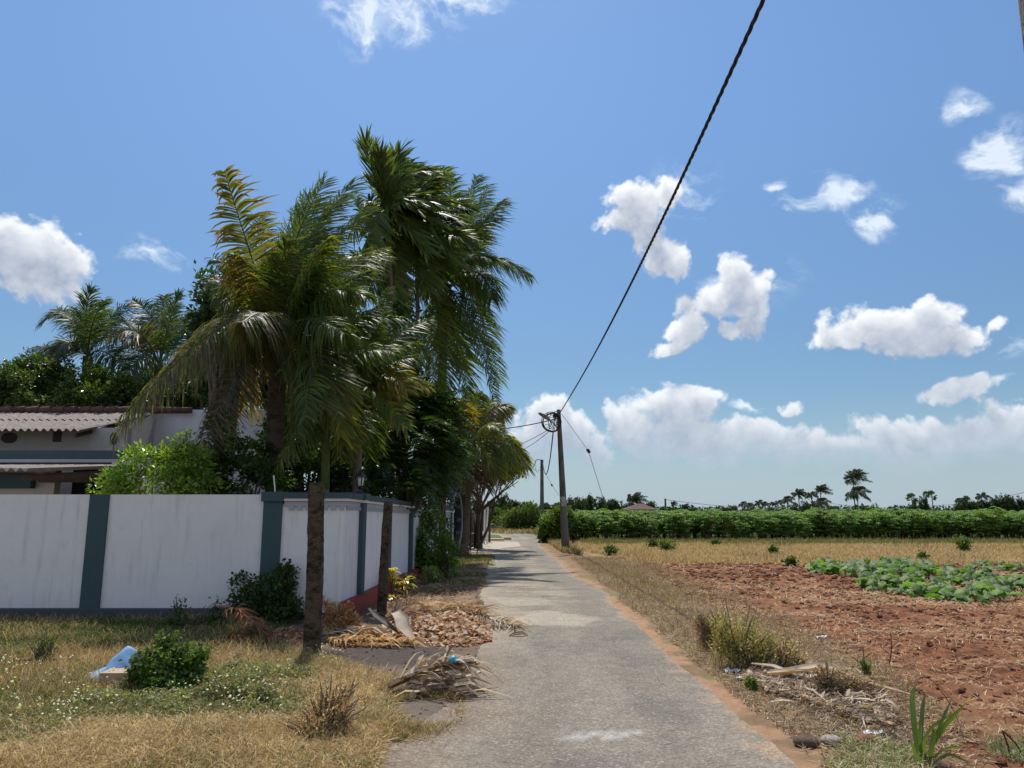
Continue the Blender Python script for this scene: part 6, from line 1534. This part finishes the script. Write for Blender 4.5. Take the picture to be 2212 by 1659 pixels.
blades(mb, x[::3], y[::3], .12, .0026, [(.30,.20,.11),(.24,.16,.10),(.36,.27,.14),(.18,.12,.08)], lean=.6)
pl2 = gpoly([(1250,1205),(1200,1185),(1240,1200),(1330,1240),(1420,1290),(1480,1330),(1470,1300),(1400,1250),(1330,1215)])
x, y = scat(pl2, 6000, clump=.52, cs=1.6, seed=466, thr=.05); k = masks(x, y)['rd'] < -.25; blades(mb, x[k], y[k], .10, .004, [(.16,.17,.06),(.30,.23,.13),(.24,.20,.09),(.38,.28,.16)], lean=.8)
o = mb.build('verge_growth', M_GRASS); tag(o, 'dead grass, straw and leaf bits covering the right verge', 'ground cover', kind='stuff')
# grass tufts near the lower right
mb = MB(); pl = gpoly([(1760,1600),(1900,1600),(2000,1640),(2050,1700),(1850,1720),(1760,1640)])
x, y = scat(pl, 2600, clump=.5, cs=3, seed=471); blades(mb, x, y, .12, .0028, [(.32,.30,.16),(.46,.40,.25),(.16,.19,.06)], lean=.8, seg=4, curl=.9)
x, y = scat(gpoly([(2120,1590),(2212,1560),(2300,1600),(2212,1659),(2140,1640)]), 1500, clump=.45, cs=2, seed=472); blades(mb, x, y, .08, .0025, [(.12,.16,.07),(.30,.28,.15)], lean=.9, seg=3)
o = mb.build('grass_tufts', M_GRASS); tag(o, 'pale wiry grass tufts at the lower right corner', 'grass', kind='stuff')
# straw strewn over the red soil
mb = MB(); x, y = scat(soil_poly, 62000, clump=.53, cs=.9, seed=481, thr=.18)
keep = (rng.random(len(x)) < np.clip(11/y, .35, 1)) & (rng.random(len(x)) < 1-.8*sstep(y, 14, 19)); x, y = x[keep], y[keep]
flakes(mb, x, y, .095*np.clip(y/9, 1, 2), .0032*np.clip(y/8, 1, 2.4), [(.50,.36,.22),(.60,.46,.31),(.38,.25,.15),(.46,.32,.20)], z0=.018, tilt=.6, curl=.7)
o = mb.build('straw_litter', M_GRASS); tag(o, 'short straw strewn across the ploughed red soil', 'straw', kind='stuff')
mb = MB(); x, y = scat(soil_poly, 15000, clump=.45, cs=1.5, seed=485, thr=.2); keep = rng.random(len(x)) < np.clip(11/y, .2, 1); x, y = x[keep], y[keep]
def lumps(mb, x, y, r, pal, flat=.6, z0=0):
    K = len(x); z = gz(x, y)+z0; k = 6; th = np.arange(k)/k*2*math.pi; R_ = r*rng.uniform(.4, 1.5, K)**1.3
    a0 = rng.uniform(0, 6.28, K)
    def ring(rr_, zz): 
        q = rng.uniform(.75, 1.25, (K, k)); return np.stack([x[:, None]+np.cos(th+a0[:, None])*R_[:, None]*rr_*q, y[:, None]+np.sin(th+a0[:, None])*R_[:, None]*rr_*q, (z+zz*R_*flat)[:, None]+rng.uniform(-.12, .12, (K, k))*R_[:, None]], -1)
    v = np.concatenate([ring(1, -.3), ring(.95, .5), ring(.5, 1.0), np.stack([x, y, z+R_*flat*1.1], -1)[:, None]], 1).reshape(-1, 3)
    b_ = np.arange(K)[:, None, None]*(3*k+1); j = np.arange(k)[None]; j2 = (j+1) % k
    q4 = np.concatenate([(np.stack([j+i*k, j2+i*k, j2+(i+1)*k, j+(i+1)*k], -1)+b_).reshape(-1, 4) for i in (0, 1)])
    t3 = (np.stack([j+2*k, j2+2*k, np.full((1, k), 3*k)], -1)+b_).reshape(-1, 3)
    col = np.repeat(pick(pal, K), 3*k+1, 0); base = mb.n; mb.add(v, q4, col); mb.f.setdefault(3, []).append((t3+base, 0))
lumps(mb, x, y, .021*np.clip(y/9, 1, 2), [(.17,.07,.036),(.12,.048,.027),(.23,.105,.06)])
x, y = scat(dirt_l, 2600, seed=487); lumps(mb, x, y, .011, [(.12,.09,.07),(.2,.15,.11),(.08,.06,.05)])
o = mb.build('soil_clods', M_EARTH); tag(o, 'small earth clods and grit over the ploughed soil', 'clods', kind='stuff')
# dry field beyond the red soil
mb = MB(); x, y = scat(dry_poly, 90000, clump=.36, cs=.5, seed=491, thr=.3)
blades(mb, x, y, .19, .009, [(.46,.33,.18),(.54,.41,.24),(.38,.27,.15),(.30,.21,.12),(.48,.38,.22)], lean=.55, seg=2, amt=.25)
x, y = scat(dry_poly, 9000, clump=.60, cs=.35, seed=493); blades(mb, x, y, .30, .008, [(.26,.18,.11),(.20,.15,.08),(.34,.25,.15),(.16,.15,.06)], lean=.35, seg=2)
x, y = scat(gpoly([(1250,1172),(3000,1170),(3000,1177),(1260,1180)]), 9000, clump=.45, cs=.3, seed=492); blades(mb, x, y, .35, .014, [(.14,.16,.05),(.2,.18,.07)], lean=.5, seg=2)
o = mb.build('dry_field_grass', M_GRASS); tag(o, 'tall dry tawny grass in the fallow strip before the crop', 'grass', kind='stuff')
# left verge thin green and dirt specks, around the gate
mb = MB(); x, y = scat(gpoly([(980,1196),(1085,1204),(1065,1228),(975,1232)]), 3600, clump=.52, cs=1.3, seed=495); k = masks(x, y)['rd'] < .15; blades(mb, x[k], y[k], .12, .006, GRS+STRAWG, lean=.6)
x, y = scat(gpoly([(960,1262),(1010,1238),(1055,1240),(1050,1258),(1010,1270)]), 3200, clump=.52, cs=1.6, seed=496); blades(mb, x, y, .09, .004, GRS+STRAWG+STRAW[:2], lean=.8)
x, y = scat(gpoly([(955,1300),(1040,1290),(1050,1320),(980,1335)]), 2200, clump=.54, cs=2.2, seed=497); blades(mb, x, y, .07, .003, GRS+STRAWG, lean=.8)
x, y = scat(gpoly([(860,1500),(1000,1470),(1000,1560),(900,1620),(800,1680)]), 6500, clump=.5, cs=1.6, seed=498); blades(mb, x, y, .10, .0022, STRAW+STRAWG, lean=.9, seg=3)
x, y = scat(gpoly([(1070,1140),(1180,1142),(1190,1152),(1100,1154),(1060,1152)]), 3500, seed=499); blades(mb, x, y, .4, .018, OLV+STRAW, lean=.5, seg=2)
x, y = scat(gpoly([(1180,1160),(1225,1172),(1260,1200),(1215,1195),(1185,1175)]), 5000, seed=500); k = masks(x, y)['rd'] < -.1; blades(mb, x[k], y[k], .28, .010, STRAW+OLV[:1], lean=.4, seg=2)
o = mb.build('verge_grass', M_GRASS); tag(o, 'short patchy grass along the left verge and lane bend', 'grass', kind='stuff')

# ------------------------------------------------------------------ fallen fronds and oddments
PALE = [(.50,.42,.32),(.64,.56,.45),(.34,.27,.20),(.20,.15,.11)]
def fallen(name, label, g, rach, n, ll, pal=PALE, h=.10, wd=.009, roll=0, group=None):
    t = thing(name, label, 'fallen frond', g, group); mb = MB()
    rach = np.array(rach); mb.tube(rach, np.linspace(.022, .008, len(rach)), 5, (.22,.16,.11)); mb.build('midrib', M_DRY, t)
    mb = MB(); tt_ = np.linspace(0, 1, len(rach))
    for sg in (-1, 1):
        u0 = np.sort(rng.uniform(.1, 1, n)); p = np.stack([np.interp(u0, tt_, rach[:, i]) for i in range(3)], -1)
        d0 = nrm(np.stack([np.interp(np.clip(u0+.05, 0, 1), tt_, rach[:, i])-np.interp(np.clip(u0-.05, 0, 1), tt_, rach[:, i]) for i in range(3)], -1))
        s_ = nrm(np.cross(d0, [0, 0, 1.])); d = nrm(d0*rng.uniform(.4, 1.2, (n, 1))+sg*s_*rng.uniform(.3, 1, (n, 1))+rng.normal(size=(n, 3))*.15)
        L = ll*rng.uniform(.6, 1.1, n); u = np.linspace(0, 1, 6); pts = p[:, None]+d[:, None]*(u[None, :, None]*L[:, None, None])
        pts[..., 2] += (h*rng.uniform(.2, 1.3, (n, 1))*np.sin(u*2.6)[None]-.06*u[None]**2); pts[..., 2] = np.maximum(pts[..., 2], .004+rng.uniform(0, .02, (n, 1)))
        pts[..., :2] += rng.normal(size=(n, 1, 2))*.06*(u**2)[None, :, None]
        f = nrm(np.cross(d, np.array([0, 0, 1.])+rng.normal(size=(n, 3))*.7)); mb.strips(pts, np.broadcast_to(f[:, None], pts.shape), np.array([.6, 1, 1, .8, .5, .08])[None]*wd*rng.uniform(.6, 1.5, (n, 1)), pick(pal, n, amt=.25))
    mb.build('leaflets', M_DRY, t); return t
g = G(945, 1500)
pz = fallen('palm_frond_pile', 'grey brown pile of dry palm frond pieces by the left edge of the lane', g, [(-.42,.0,.06),(-.2,.05,.14),(.1,.12,.20),(.25,.3,.12)], 42, .42, h=.10, wd=.010)
mb = MB()
for k in range(60):
    a = rng.uniform(-.5, 1.2) if k % 2 else rng.uniform(2.4, 3.9); L = rng.uniform(.2, .48); c = np.array([rng.uniform(-.15, .25), rng.uniform(-.15, .2), rng.uniform(.02, .16)]); d = np.array([math.cos(a), math.sin(a)*.7, rng.uniform(-.25, .15)])
    e = c+d*L; e[2] = max(.01, e[2]-.08); m_ = (c+e)/2+[0, 0, .05]; mb.strips(np.array([[c, m_, e]]), np.array([[nrm(np.cross(d, rng.normal(size=3)))]*3]), np.array([[.012, .012, .002]]), pick(PALE, 1)[0])
mb.build('leaflets', M_DRY, pz)
mb = MB()
def petiole(mb, a, b_, w0, w1, col, cup=.4):
    a, b_ = np.array(a), np.array(b_); m_ = 10; u = np.linspace(0, 1, m_); d = nrm(b_-a); s_ = nrm(np.cross(d, [0, 0, 1.])); n = np.cross(s_, d); V_ = []
    for i in range(m_):
        c = a+(b_-a)*u[i]+[0, 0, .05*math.sin(u[i]*3.1)]; w_ = w0+(w1-w0)*u[i]; V_.append([c+s_*w_*k+n*(abs(k)**2)*w_*cup for k in np.linspace(-1, 1, 6)])
    V_ = np.array(V_); mb.grid(V_, col); mb.grid((V_-n*.008)[:, ::-1], np.array(col)*.8)
petiole(mb, (-.40,-.06,.08), (.32,.10,.24), .035, .06, (.16,.12,.09)); petiole(mb, (-.05,.42,.14), (.18,.18,.26), .065, .03, (.38,.30,.22)); petiole(mb, (-.3,.12,.10), (.35,.3,.22), .02, .03, (.10,.08,.06)); mb.build('leaf_base', M_DRY, pz, True)
tb = MB(); g2_q = G(959, 1452); V_ = []
for i in range(9):
    th = i/8*math.pi; V_.append([np.array([.046*math.sin(th)*math.cos(a), .04*math.sin(th)*math.sin(a), .036*math.cos(th)])*(.75+.7*vnoise(a*2.3, th*3, 9)) for a in np.arange(12)/12*2*math.pi])
tb.grid(np.array(V_), wrap=True); o = tb.build('crumpled_bag', mat_solid('turquoise_plastic', (.06,.33,.45), rough=.35, var=.3, scale=20, spec=.5), None, True); o.location = (g[0]+.13, g[1]+.05, .27); tag(o, 'crumpled turquoise plastic scrap on the dry frond pile', 'bag')
g = G(915, 1350); fallen('fallen_frond', 'arched dry palm frond lying behind the leaf heap', g, [(-.55,-.1,.05),(-.2,.15,.16),(.3,.25,.16),(.8,.1,.05)], 60, .5, pal=[(.38,.27,.17),(.50,.38,.25),(.28,.19,.12)], h=.16, wd=.009)
g = G(1035, 1352); fallen('fallen_frond', 'pale dry frond fanning out onto the lane from the leaf heap', g, [(-.25,.3,.12),(0,.1,.14),(.3,-.1,.06),(.5,-.2,.02)], 46, .42, pal=PALE, h=.08, wd=.008)
g = G(755, 1395); fallen('fallen_frond', 'short yellow dried frond lying between the posts', g, [(-.35,.15,.03),(0,0,.06),(.4,-.05,.06),(.75,0,.03)], 60, .2, pal=[(.58,.42,.22),(.50,.34,.17)], h=.06, wd=.012)
g = G(700, 1385); fallen('fallen_frond', 'grey frond strips just right of the tall concrete post', g, [(-.1,.1,.05),(.2,.15,.08),(.5,.3,.05)], 34, .4, pal=PALE, h=.06, wd=.008)
g = G(520, 1395); fallen('fallen_frond', 'rust coloured dead frond hanging over the weeds left of the post', (g[0], g[1], 0), [(-.35,.2,.42),(-.1,.1,.40),(.15,0,.25),(.4,-.1,.08)], 50, .28, pal=[(.25,.12,.06),(.34,.17,.09),(.2,.1,.06)], h=.02, wd=.009)
g = G(732, 1362)
t = thing('dead_bush', 'upright clump of dried orange brown fern leaves behind the tall post', 'dead plant', g); mb = MB(); leaf_crown(mb, [(0,0,.2,.16,.1,.2),(.15,-.1,.1,.18,.1,.1),(-.2,.1,.22,.14,.1,.16)], 120, 12, .06, .06, .012, [(.45,.26,.12),(.36,.2,.1),(.52,.33,.17)], 6); mb.build('leaves', M_DRY, t)
mb = MB()
for k in range(14): d = rdir(1, 1.2)[0]*.38; mb.tube([[0, 0, 0], d*.6, d], [.008, .006, .003], 4)
mb.build('stems', M_WOODD, t)
def spathe(name, label, g, pts, w_, col, mat=M_DRY):
    t = MB(); m_ = len(pts); pts = np.array(pts, float); V_ = []; tn = nrm(np.gradient(pts, axis=0))
    for i in range(m_):
        s_ = nrm(np.cross(tn[i], [0, 0, 1.])+1e-4); n = np.cross(s_, tn[i]); wi = w_*math.sin(.35+i/(m_-1)*(math.pi-.5))
        V_.append([pts[i]+s_*wi*math.sin(k)+n*wi*.55*(1-math.cos(k)) for k in np.linspace(-1.5, 1.5, 9)])
    V_ = np.array(V_); nz = (fbm(V_[..., 0]*9, V_[..., 1]*9+V_[..., 2]*7, 3, 5)-.5)*.03; V_[..., 2] += nz; V_[..., 2] = np.maximum(V_[..., 2], .005); t.grid(V_, col); t.grid((V_+[0, 0, -.006])[:, ::-1], np.array(col)*.75)
    o = t.build(name, mat, None, True); o.location = g; tag(o, label, 'palm spathe'); return o
g = G(850, 1385)
spathe('palm_spathe', 'cream boat shaped palm spathe curling over the leaf heap', g, [(-.12,.25,.26),(-.02,.18,.30),(.06,.08,.24),(.10,0,.14),(.20,-.10,.06),(.30,-.18,.03)], .10, (.55,.47,.38))
spathe('palm_spathe', 'dark grey spathe lying across the cream one', g, [(-.38,.35,.34),(-.25,.22,.24),(-.1,.08,.17),(.08,-.05,.10)], .06, (.16,.15,.14))
spathe('palm_spathe', 'small pale curled spathe left of the cream one', g, [(-.48,-.05,.05),(-.38,0,.13),(-.25,.02,.14),(-.1,-.05,.09),(.0,-.08,.05)], .07, (.52,.42,.30))
g = G(1775, 1478); spathe('palm_spathe', 'cream crumpled sheath lying among the right verge rubbish', g, [(-.45,.12,.08),(-.25,.05,.09),(-.05,0,.13),(.12,-.02,.12),(.28,0,.06)], .08, (.66,.56,.42))
g = G(1690, 1470); spathe('palm_spathe', 'pale leaf sheath strip pointing into the right verge rubbish', g, [(-.2,.25,.10),(-.05,.1,.10),(.08,-.05,.07),(.15,-.2,.03)], .04, (.58,.53,.46))
g = G(1860, 1500); spathe('palm_spathe', 'long bleached stalk lying diagonally on the right verge', g, [(-.55,.35,.14),(-.2,.15,.14),(.15,-.05,.08),(.4,-.22,.03)], .025, (.50,.42,.32))
g = G(1120, 1374); spathe('dry_leaf', 'single curled brown leaf lying on the lane', g, [(-.12,0,.015),(-.04,0,.03),(.05,.01,.03),(.12,.0,.015)], .035, (.30,.22,.15))['category'] = 'leaf'
g = G(1690, 1519); spathe('dry_leaf', 'flat white leaf scrap below the right verge rubbish', g, [(-.1,0,.02),(0,0,.03),(.1,.01,.02)], .02, (.65,.62,.55))['category'] = 'leaf'
# blue bag on a block
g = G(255, 1478); t = MB().box((-.10, -.16, 0), (.22, .06, .125)); t.v = [v*(1+.06*np.sin(v[:, ::-1]*37)) for v in t.v]
o = t.build('stone_block', mat_solid('sandy_block', (.42, .30, .20), var=.3, scale=8, bscale=30, bstr=.8)); o.location = g; tag(o, 'sandy rough stone block half under the blue bag', 'block')
V_ = []; n1_, n2_ = 0, 16
for i in range(n1_):
    u = i/(n1_-1); row = []
    for j in range(n2_):
        v = j/(n2_-1); xx_ = -.42+.62*v; hgt = (.30*np.exp(-((v-.72)/.28)**2)+.02)*(1-u)**.7*(1.0 if v > .1 else v*10); row.append([xx_+.03*math.sin(u*5), .16-u*.30*(.3+.7*v), max(.012, hgt+.012*(vnoise(v*9, u*7, 4)-.5))+(.135 if v > .55 and .25 < u < .9 else 0)*min(1, max(0, (v-.55)*6))])
    V_.append(row)
for i in range(14):
    u = i/13; row = []
    for j in range(18):
        v = j/17; top_ = np.interp(v, [0, .35, .66, .80, 1], [.02, .12, .31, .27, .16]); fl = .035*(vnoise(v*7, u*5, 4)-.5)
        row.append([-.44+.60*v+.02*math.sin(u*6+v*3), .17-u**1.2*(.34-.22*v)+fl, max(.012, top_*(1-u**1.3)+fl*.5+(.0 if v < .5 else .13*u*(1-.6*u)))])
    V_.append(row)
mb = MB().grid(np.array(V_)); V2 = np.array(V_)-[0, 0, .004]; mb.grid(V2[:, ::-1]); o = mb.build('plastic_bag', mat_solid('pale_blue_plastic', (.22, .40, .66), rough=.5, var=.25, scale=14, bscale=60, bstr=.4, spec=.4), None, True); o.location = (g[0], g[1]+.02, 0); tag(o, 'pale blue plastic bag draped over the stone block in the grass', 'bag')
g = G(440, 1466); mb = MB().box((-.30, -.035, .0), (.30, .035, .035)); o = mb.build('plank', M_WOODD); o.location = (g[0], g[1], .05); o.rotation_euler = (0, R(-9), R(14)); tag(o, 'short blackened plank behind the grey green weeds', 'plank')
g = G(92, 1437); mb = MB().tube([(-.42, 0, .04), (0, .01, .055), (.42, -.02, .06)], [.010, .011, .007], 6); o = mb.build('stick', M_WOODD, None, True); o.location = g; tag(o, 'thin straight dark stick lying at the left edge', 'stick')
for px, py, r_, c_, lb in ((1741, 1612, .068, (.10,.065,.045), 'round dark brown husk at the lane edge lower right'), (1797, 1607, .055, (.34,.28,.25), 'small pinkish grey stone right of the dark husk'), (1872, 1608, .065, (.20,.085,.045), 'red brown earth lump near the palm sprout')):
    g = G(px, py); mb = MB(); V_ = []
    for i in range(9):
        th = i/8*math.pi; V_.append([np.array([r_*1.25*math.sin(th)*math.cos(a), r_*math.sin(th)*math.sin(a), r_*.62*math.cos(th)])*(1+.35*(fbm(math.cos(a)*1.4+px, math.sin(a)*1.4+th, 3, 4)-.5)) for a in np.arange(14)/14*2*math.pi])
    mb.grid(np.array(V_), wrap=True); o = mb.build('stone' if 'stone' in lb else ('coconut_husk' if 'husk' in lb else 'earth_lump'), mat_solid('lump', c_, var=.3, scale=20, bscale=60, bstr=.8, bdist=.01), None, True); o.location = (g[0], g[1], r_*.4); tag(o, lb, 'stone' if 'stone' in lb else ('husk' if 'husk' in lb else 'clod'))
for px, py, lb in ((1888, 1590, 'crumpled whitish plastic wrapper on the burnt patch'), (1605, 1470, 'small white paper scrap at the lane side of the verge rubbish'), (1730, 1462, 'grey white crumpled bag in the right verge rubbish'), (1580, 1452, 'white scrap beside the yellow weeds'), (1775, 1380, 'white scrap on the red soil beyond the brown weeds')):
    g = G(px, py); mb = MB(); V_ = np.array([[[.09*(u-.5)*1.6, .07*(v-.5)*1.5, .035*vnoise(u*5+px, v*5, 7)+.008] for v in np.linspace(0, 1, 7)] for u in np.linspace(0, 1, 8)]); mb.grid(V_); mb.grid((V_-[0, 0, .004])[:, ::-1]); o = mb.build('wrapper', mat_solid('dirty_white_plastic', (.55, .56, .58), rough=.4, var=.2, spec=.5)); o.location = g; tag(o, lb, 'wrapper')
# green palm seedling, lower right
g = G(2000, 1648); t = thing('palm_sprout', 'cut green palm sprout with long folded leaf and bent dry strips at the lower right', 'palm sprout', g)
def blade_px(mb, pts, wpx, col, d0=0, tip=.1, pleat=0.0):
    q = []
    for px, py, dd in pts: q.append(P(px, py, g[1]+dd)-g)
    q = np.array(q); m_ = 14; tt_ = np.linspace(0, len(q)-1, m_); c = np.stack([np.interp(tt_, np.arange(len(q)), q[:, i]) for i in range(3)], -1)
    for _ in range(2): c[1:-1] = (c[:-2]+2*c[1:-1]+c[2:])/4
    w_ = wpx/FPX*g[1]*.32; hw = w_*np.interp(np.linspace(0, 1, m_), [0, .3, .75, 1], [.5, 1, .9, tip]); dl = nrm(np.gradient(c, axis=0)); s_ = nrm(np.cross(dl, [0, 1.0, 0]))
    cf = np.array(col)*np.ones((m_, 1)); K = 5 if pleat else 3; V_ = []
    for k in np.linspace(-1, 1, K): V_.append(c+s_*(hw*k)[:, None]+np.array([0, 1, 0])*((abs(k) % 1 if K == 5 else abs(k))*hw*.7)[:, None])
    mb.grid(np.array(V_), np.tile(cf, (K, 1, 1)))
for i, (pts, w_, col) in enumerate([([(1985,1645,0),(1978,1570,.05),(1972,1510,.1),(1978,1480,.1)], 20, (.10,.15,.04)), ([(1992,1645,0),(1990,1590,0),(1995,1530,.05),(1999,1500,.08)], 16, (.12,.16,.05)),
   ([(2005,1640,0),(2020,1600,-.05),(2050,1560,-.1),(2088,1518,-.15)], 17, (.08,.12,.03)), ([(2008,1640,0),(2024,1590,0),(2040,1550,.05),(2055,1512,.1)], 13, (.10,.15,.05)), ([(2000,1645,0),(1996,1600,-.1),(2015,1570,-.1),(2060,1540,-.12)], 12, (.09,.13,.04)),
   ([(2010,1645,-.05),(2016,1610,-.1),(2020,1590,-.1),(2016,1575,-.1)], 18, (.06,.09,.03)), ([(2005,1648,-.05),(2040,1618,-.05),(2080,1612,-.05)], 8, (.16,.22,.05)), ([(2015,1650,-.1),(2050,1628,-.1),(2095,1648,-.15)], 10, (.10,.14,.06)), ([(1990,1650,-.1),(1975,1620,-.1),(1968,1600,-.1)], 10, (.13,.17,.05))]):
    mb = MB(); blade_px(mb, pts, w_, col); mb.build('leaf_blade', M_LEAF, t, True)
mb = MB()
for pts, w_, col in (([(1978,1480,.1),(1985,1462,.1),(2010,1462,.1),(2040,1500,.05),(2068,1545,0),(2085,1608,0)], 3.2, (.12,.06,.04)), ([(1972,1510,.1),(1976,1480,.1),(1990,1456,.1),(1998,1452,.1),(2030,1462,.1),(2060,1500,.1)], 3.6, (.42,.32,.18)), ([(2020,1470,0),(2040,1495,0),(2065,1520,0),(2082,1545,0)], 2.6, (.14,.08,.06)), ([(2085,1518,-.1),(2092,1510,-.1),(2098,1504,-.1)], 8, (.5,.36,.12))):
    blade_px(mb, pts, w_, col, tip=.4)
mb.build('dry_strips', M_DRY, t, True)
g = G(2185, 1640); t = thing('dry_stalk', 'two thin dark dry stalks crossing at the right edge', 'stalk', g); 
for a_, b_ in (((2165, 1578), (2185, 1655)), ((2168, 1580), (2215, 1640))):
    p0, p1 = P(*a_, g[1])-g, P(*b_, g[1])-g; MB().tube([p0, (p0+p1)/2+[.01, 0, .01], p1], .006, 5).build('stalk_stem', M_WOODD, t)
for px, py, h_, lb in ((1920, 1440, 75, 'tall bare dark twig standing at the verge edge'), (1860, 1455, 60, 'second bare twig left of the tall one')):
    g = G(px, py+60 if False else py); t_ = P(px+4, py-h_, g[1])-g; mb = MB().tube([(0, 0, 0), t_*.5+[.02, 0, 0], t_], [.008, .006, .003], 5); mb.tube([t_*.5, t_*.75+[.09, 0, 0]], [.005, .003], 4); mb.tube([t_*.35, t_*.6+[-.1, 0, 0]], [.005, .003], 4); o = mb.build('twig', M_WOODD); o.location = g; tag(o, lb, 'twig')
